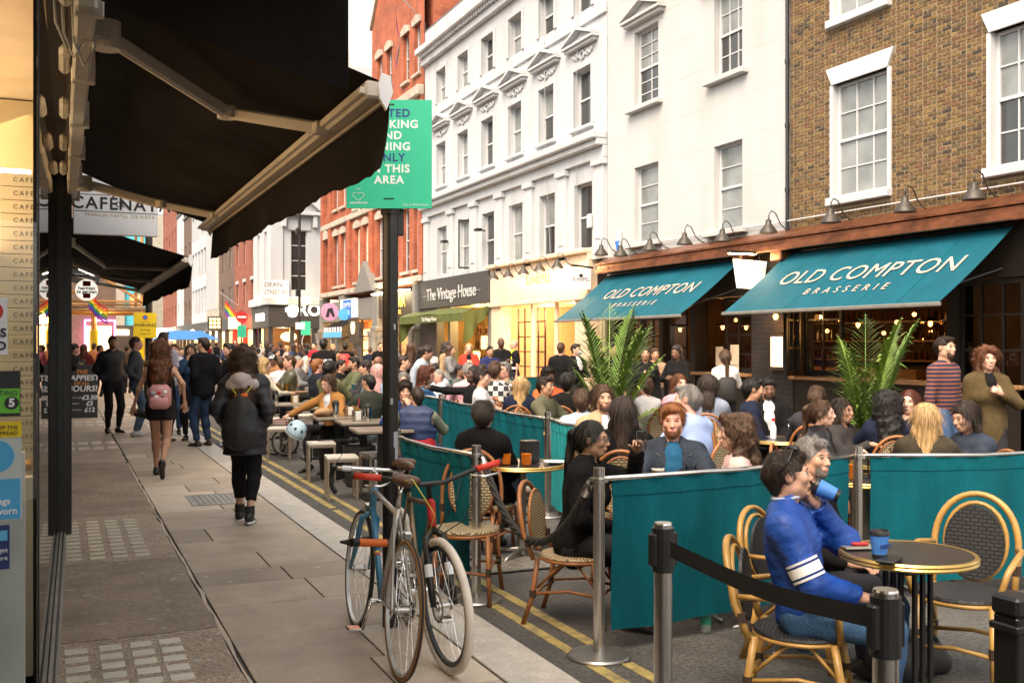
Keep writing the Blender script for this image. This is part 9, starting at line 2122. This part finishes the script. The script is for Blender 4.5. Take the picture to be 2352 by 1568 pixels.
h_ = local(W1, W1['WR'][0]); t = glass_(h_ + Vector((.06, .0, .0)), 'glass of water in the hand of the woman with the ponytail', None, .11, .037); t.location = h_ + (Matrix.Rotation(W1['rz'], 3, 'Z') @ (Vector(W1['HDir'][0]) * .07 + Vector((.01, .02, -.045))))
for k, (T, dx, dy, kd, fl, lb) in enumerate(((T2, -.1, .05, 'wine', None, 'wine glass beside the bottles'), (T2, .12, -.05, 'tumbler', None, 'water glass near the blue shirt'), (T4, -.12, -.1, 'tumbler', 'beer', 'amber drink among the women'), (T4, .1, .0, 'wine', None, 'wine glass among the women'), (T4, .02, -.2, 'tumbler', None, 'jug shaped glass before the blond woman'), (T5, .08, 0, 'tumbler', None, 'tall glass beside the ketchup bottle'), (T5, .15, .08, 'wine', None, 'wine glass beside the ketchup bottle'), (T6, 0, 0, 'tumbler', None, 'glass right behind the front post'), (T6, .1, .05, 'tumbler', None, 'second glass behind the front post'), (T6, -.12, 0, 'tumbler', 'spritz', 'red drink behind the front post'), (T3, .12, .05, 'tumbler', None, 'water glass on the ginger man\'s table'))): glass_(T + Vector((dx, dy, .003)), lb, fl, .13, .036, kd)
for k, (T, dx, lb, mt, cp) in enumerate(((T2, 0, 'white sauce bottle on the middle table', 'sign_white', 'leaf_dark'), (T5, -.06, 'clear bottle with red cap beside the man in navy', 'sign_white', 'red'), (T2, -.05, 'dark sauce bottle on the middle table', 'bottle_amber', 'print_black'))):
 t = thing('sauce_bottle', lb, 'bottle', T + Vector((dx, .06 + k * .02, .003))); q = MB(); q.lathe([(.03, 0), (.03, .11), (.014, .15), (.013, .17)], n=12); q.build('shell', mt, t, smooth=True, ang=40); q = MB(); q.lathe([(.016, .17), (.016, .195)], n=12); q.build('cap', cp, t)
p = at(655, 903, 19.4); t = thing('beer_table', 'round wooden table with beer glasses in the left seating', 'table', (p.x, p.y, 0)); q = MB(); q.lathe([(.42, .72), (.43, .75)], n=28); q.build('table_top', 'wood', t); q = MB(); q.cyl((0, 0, .02), (0, 0, .72), .04, n=10); q.lathe([(.25, 0), (.24, .03)], n=20); q.build('pedestal', 'black_paint', t)
glass_(Vector((p.x - .12, p.y, .753)), 'left beer glass on the round wooden table', 'beer', .17, .045); glass_(Vector((p.x + .03, p.y + .05, .753)), 'right beer glass on the round wooden table', 'beer', .17, .045)
g = Fig(.012); p = gnd(2060, 1560); o_ = np.array([p.x, p.y, 0]); g.cone(o_ + (-.05, 0, .12), o_ + (.15, .02, .10), .13, .12, .05); g.cone(o_ + (.15, .02, .10), o_ + (.28, 0, .05), .10, .06, .05); g.disp = wavy(.012, 26, 4); t = thing('black_rucksack', 'black rucksack slumped under the near table', 'bag', (0, 0, 0)); npmesh('sack', [(*g.mesh(), 'bag_black')], t)
q = MB(); q.tube([(p.x - .1, p.y - .12, .2), (p.x + .02, p.y - .16, .3), (p.x + .16, p.y - .1, .2)], .012, 6); q.build('strap', 'black_matt', t, smooth=True)
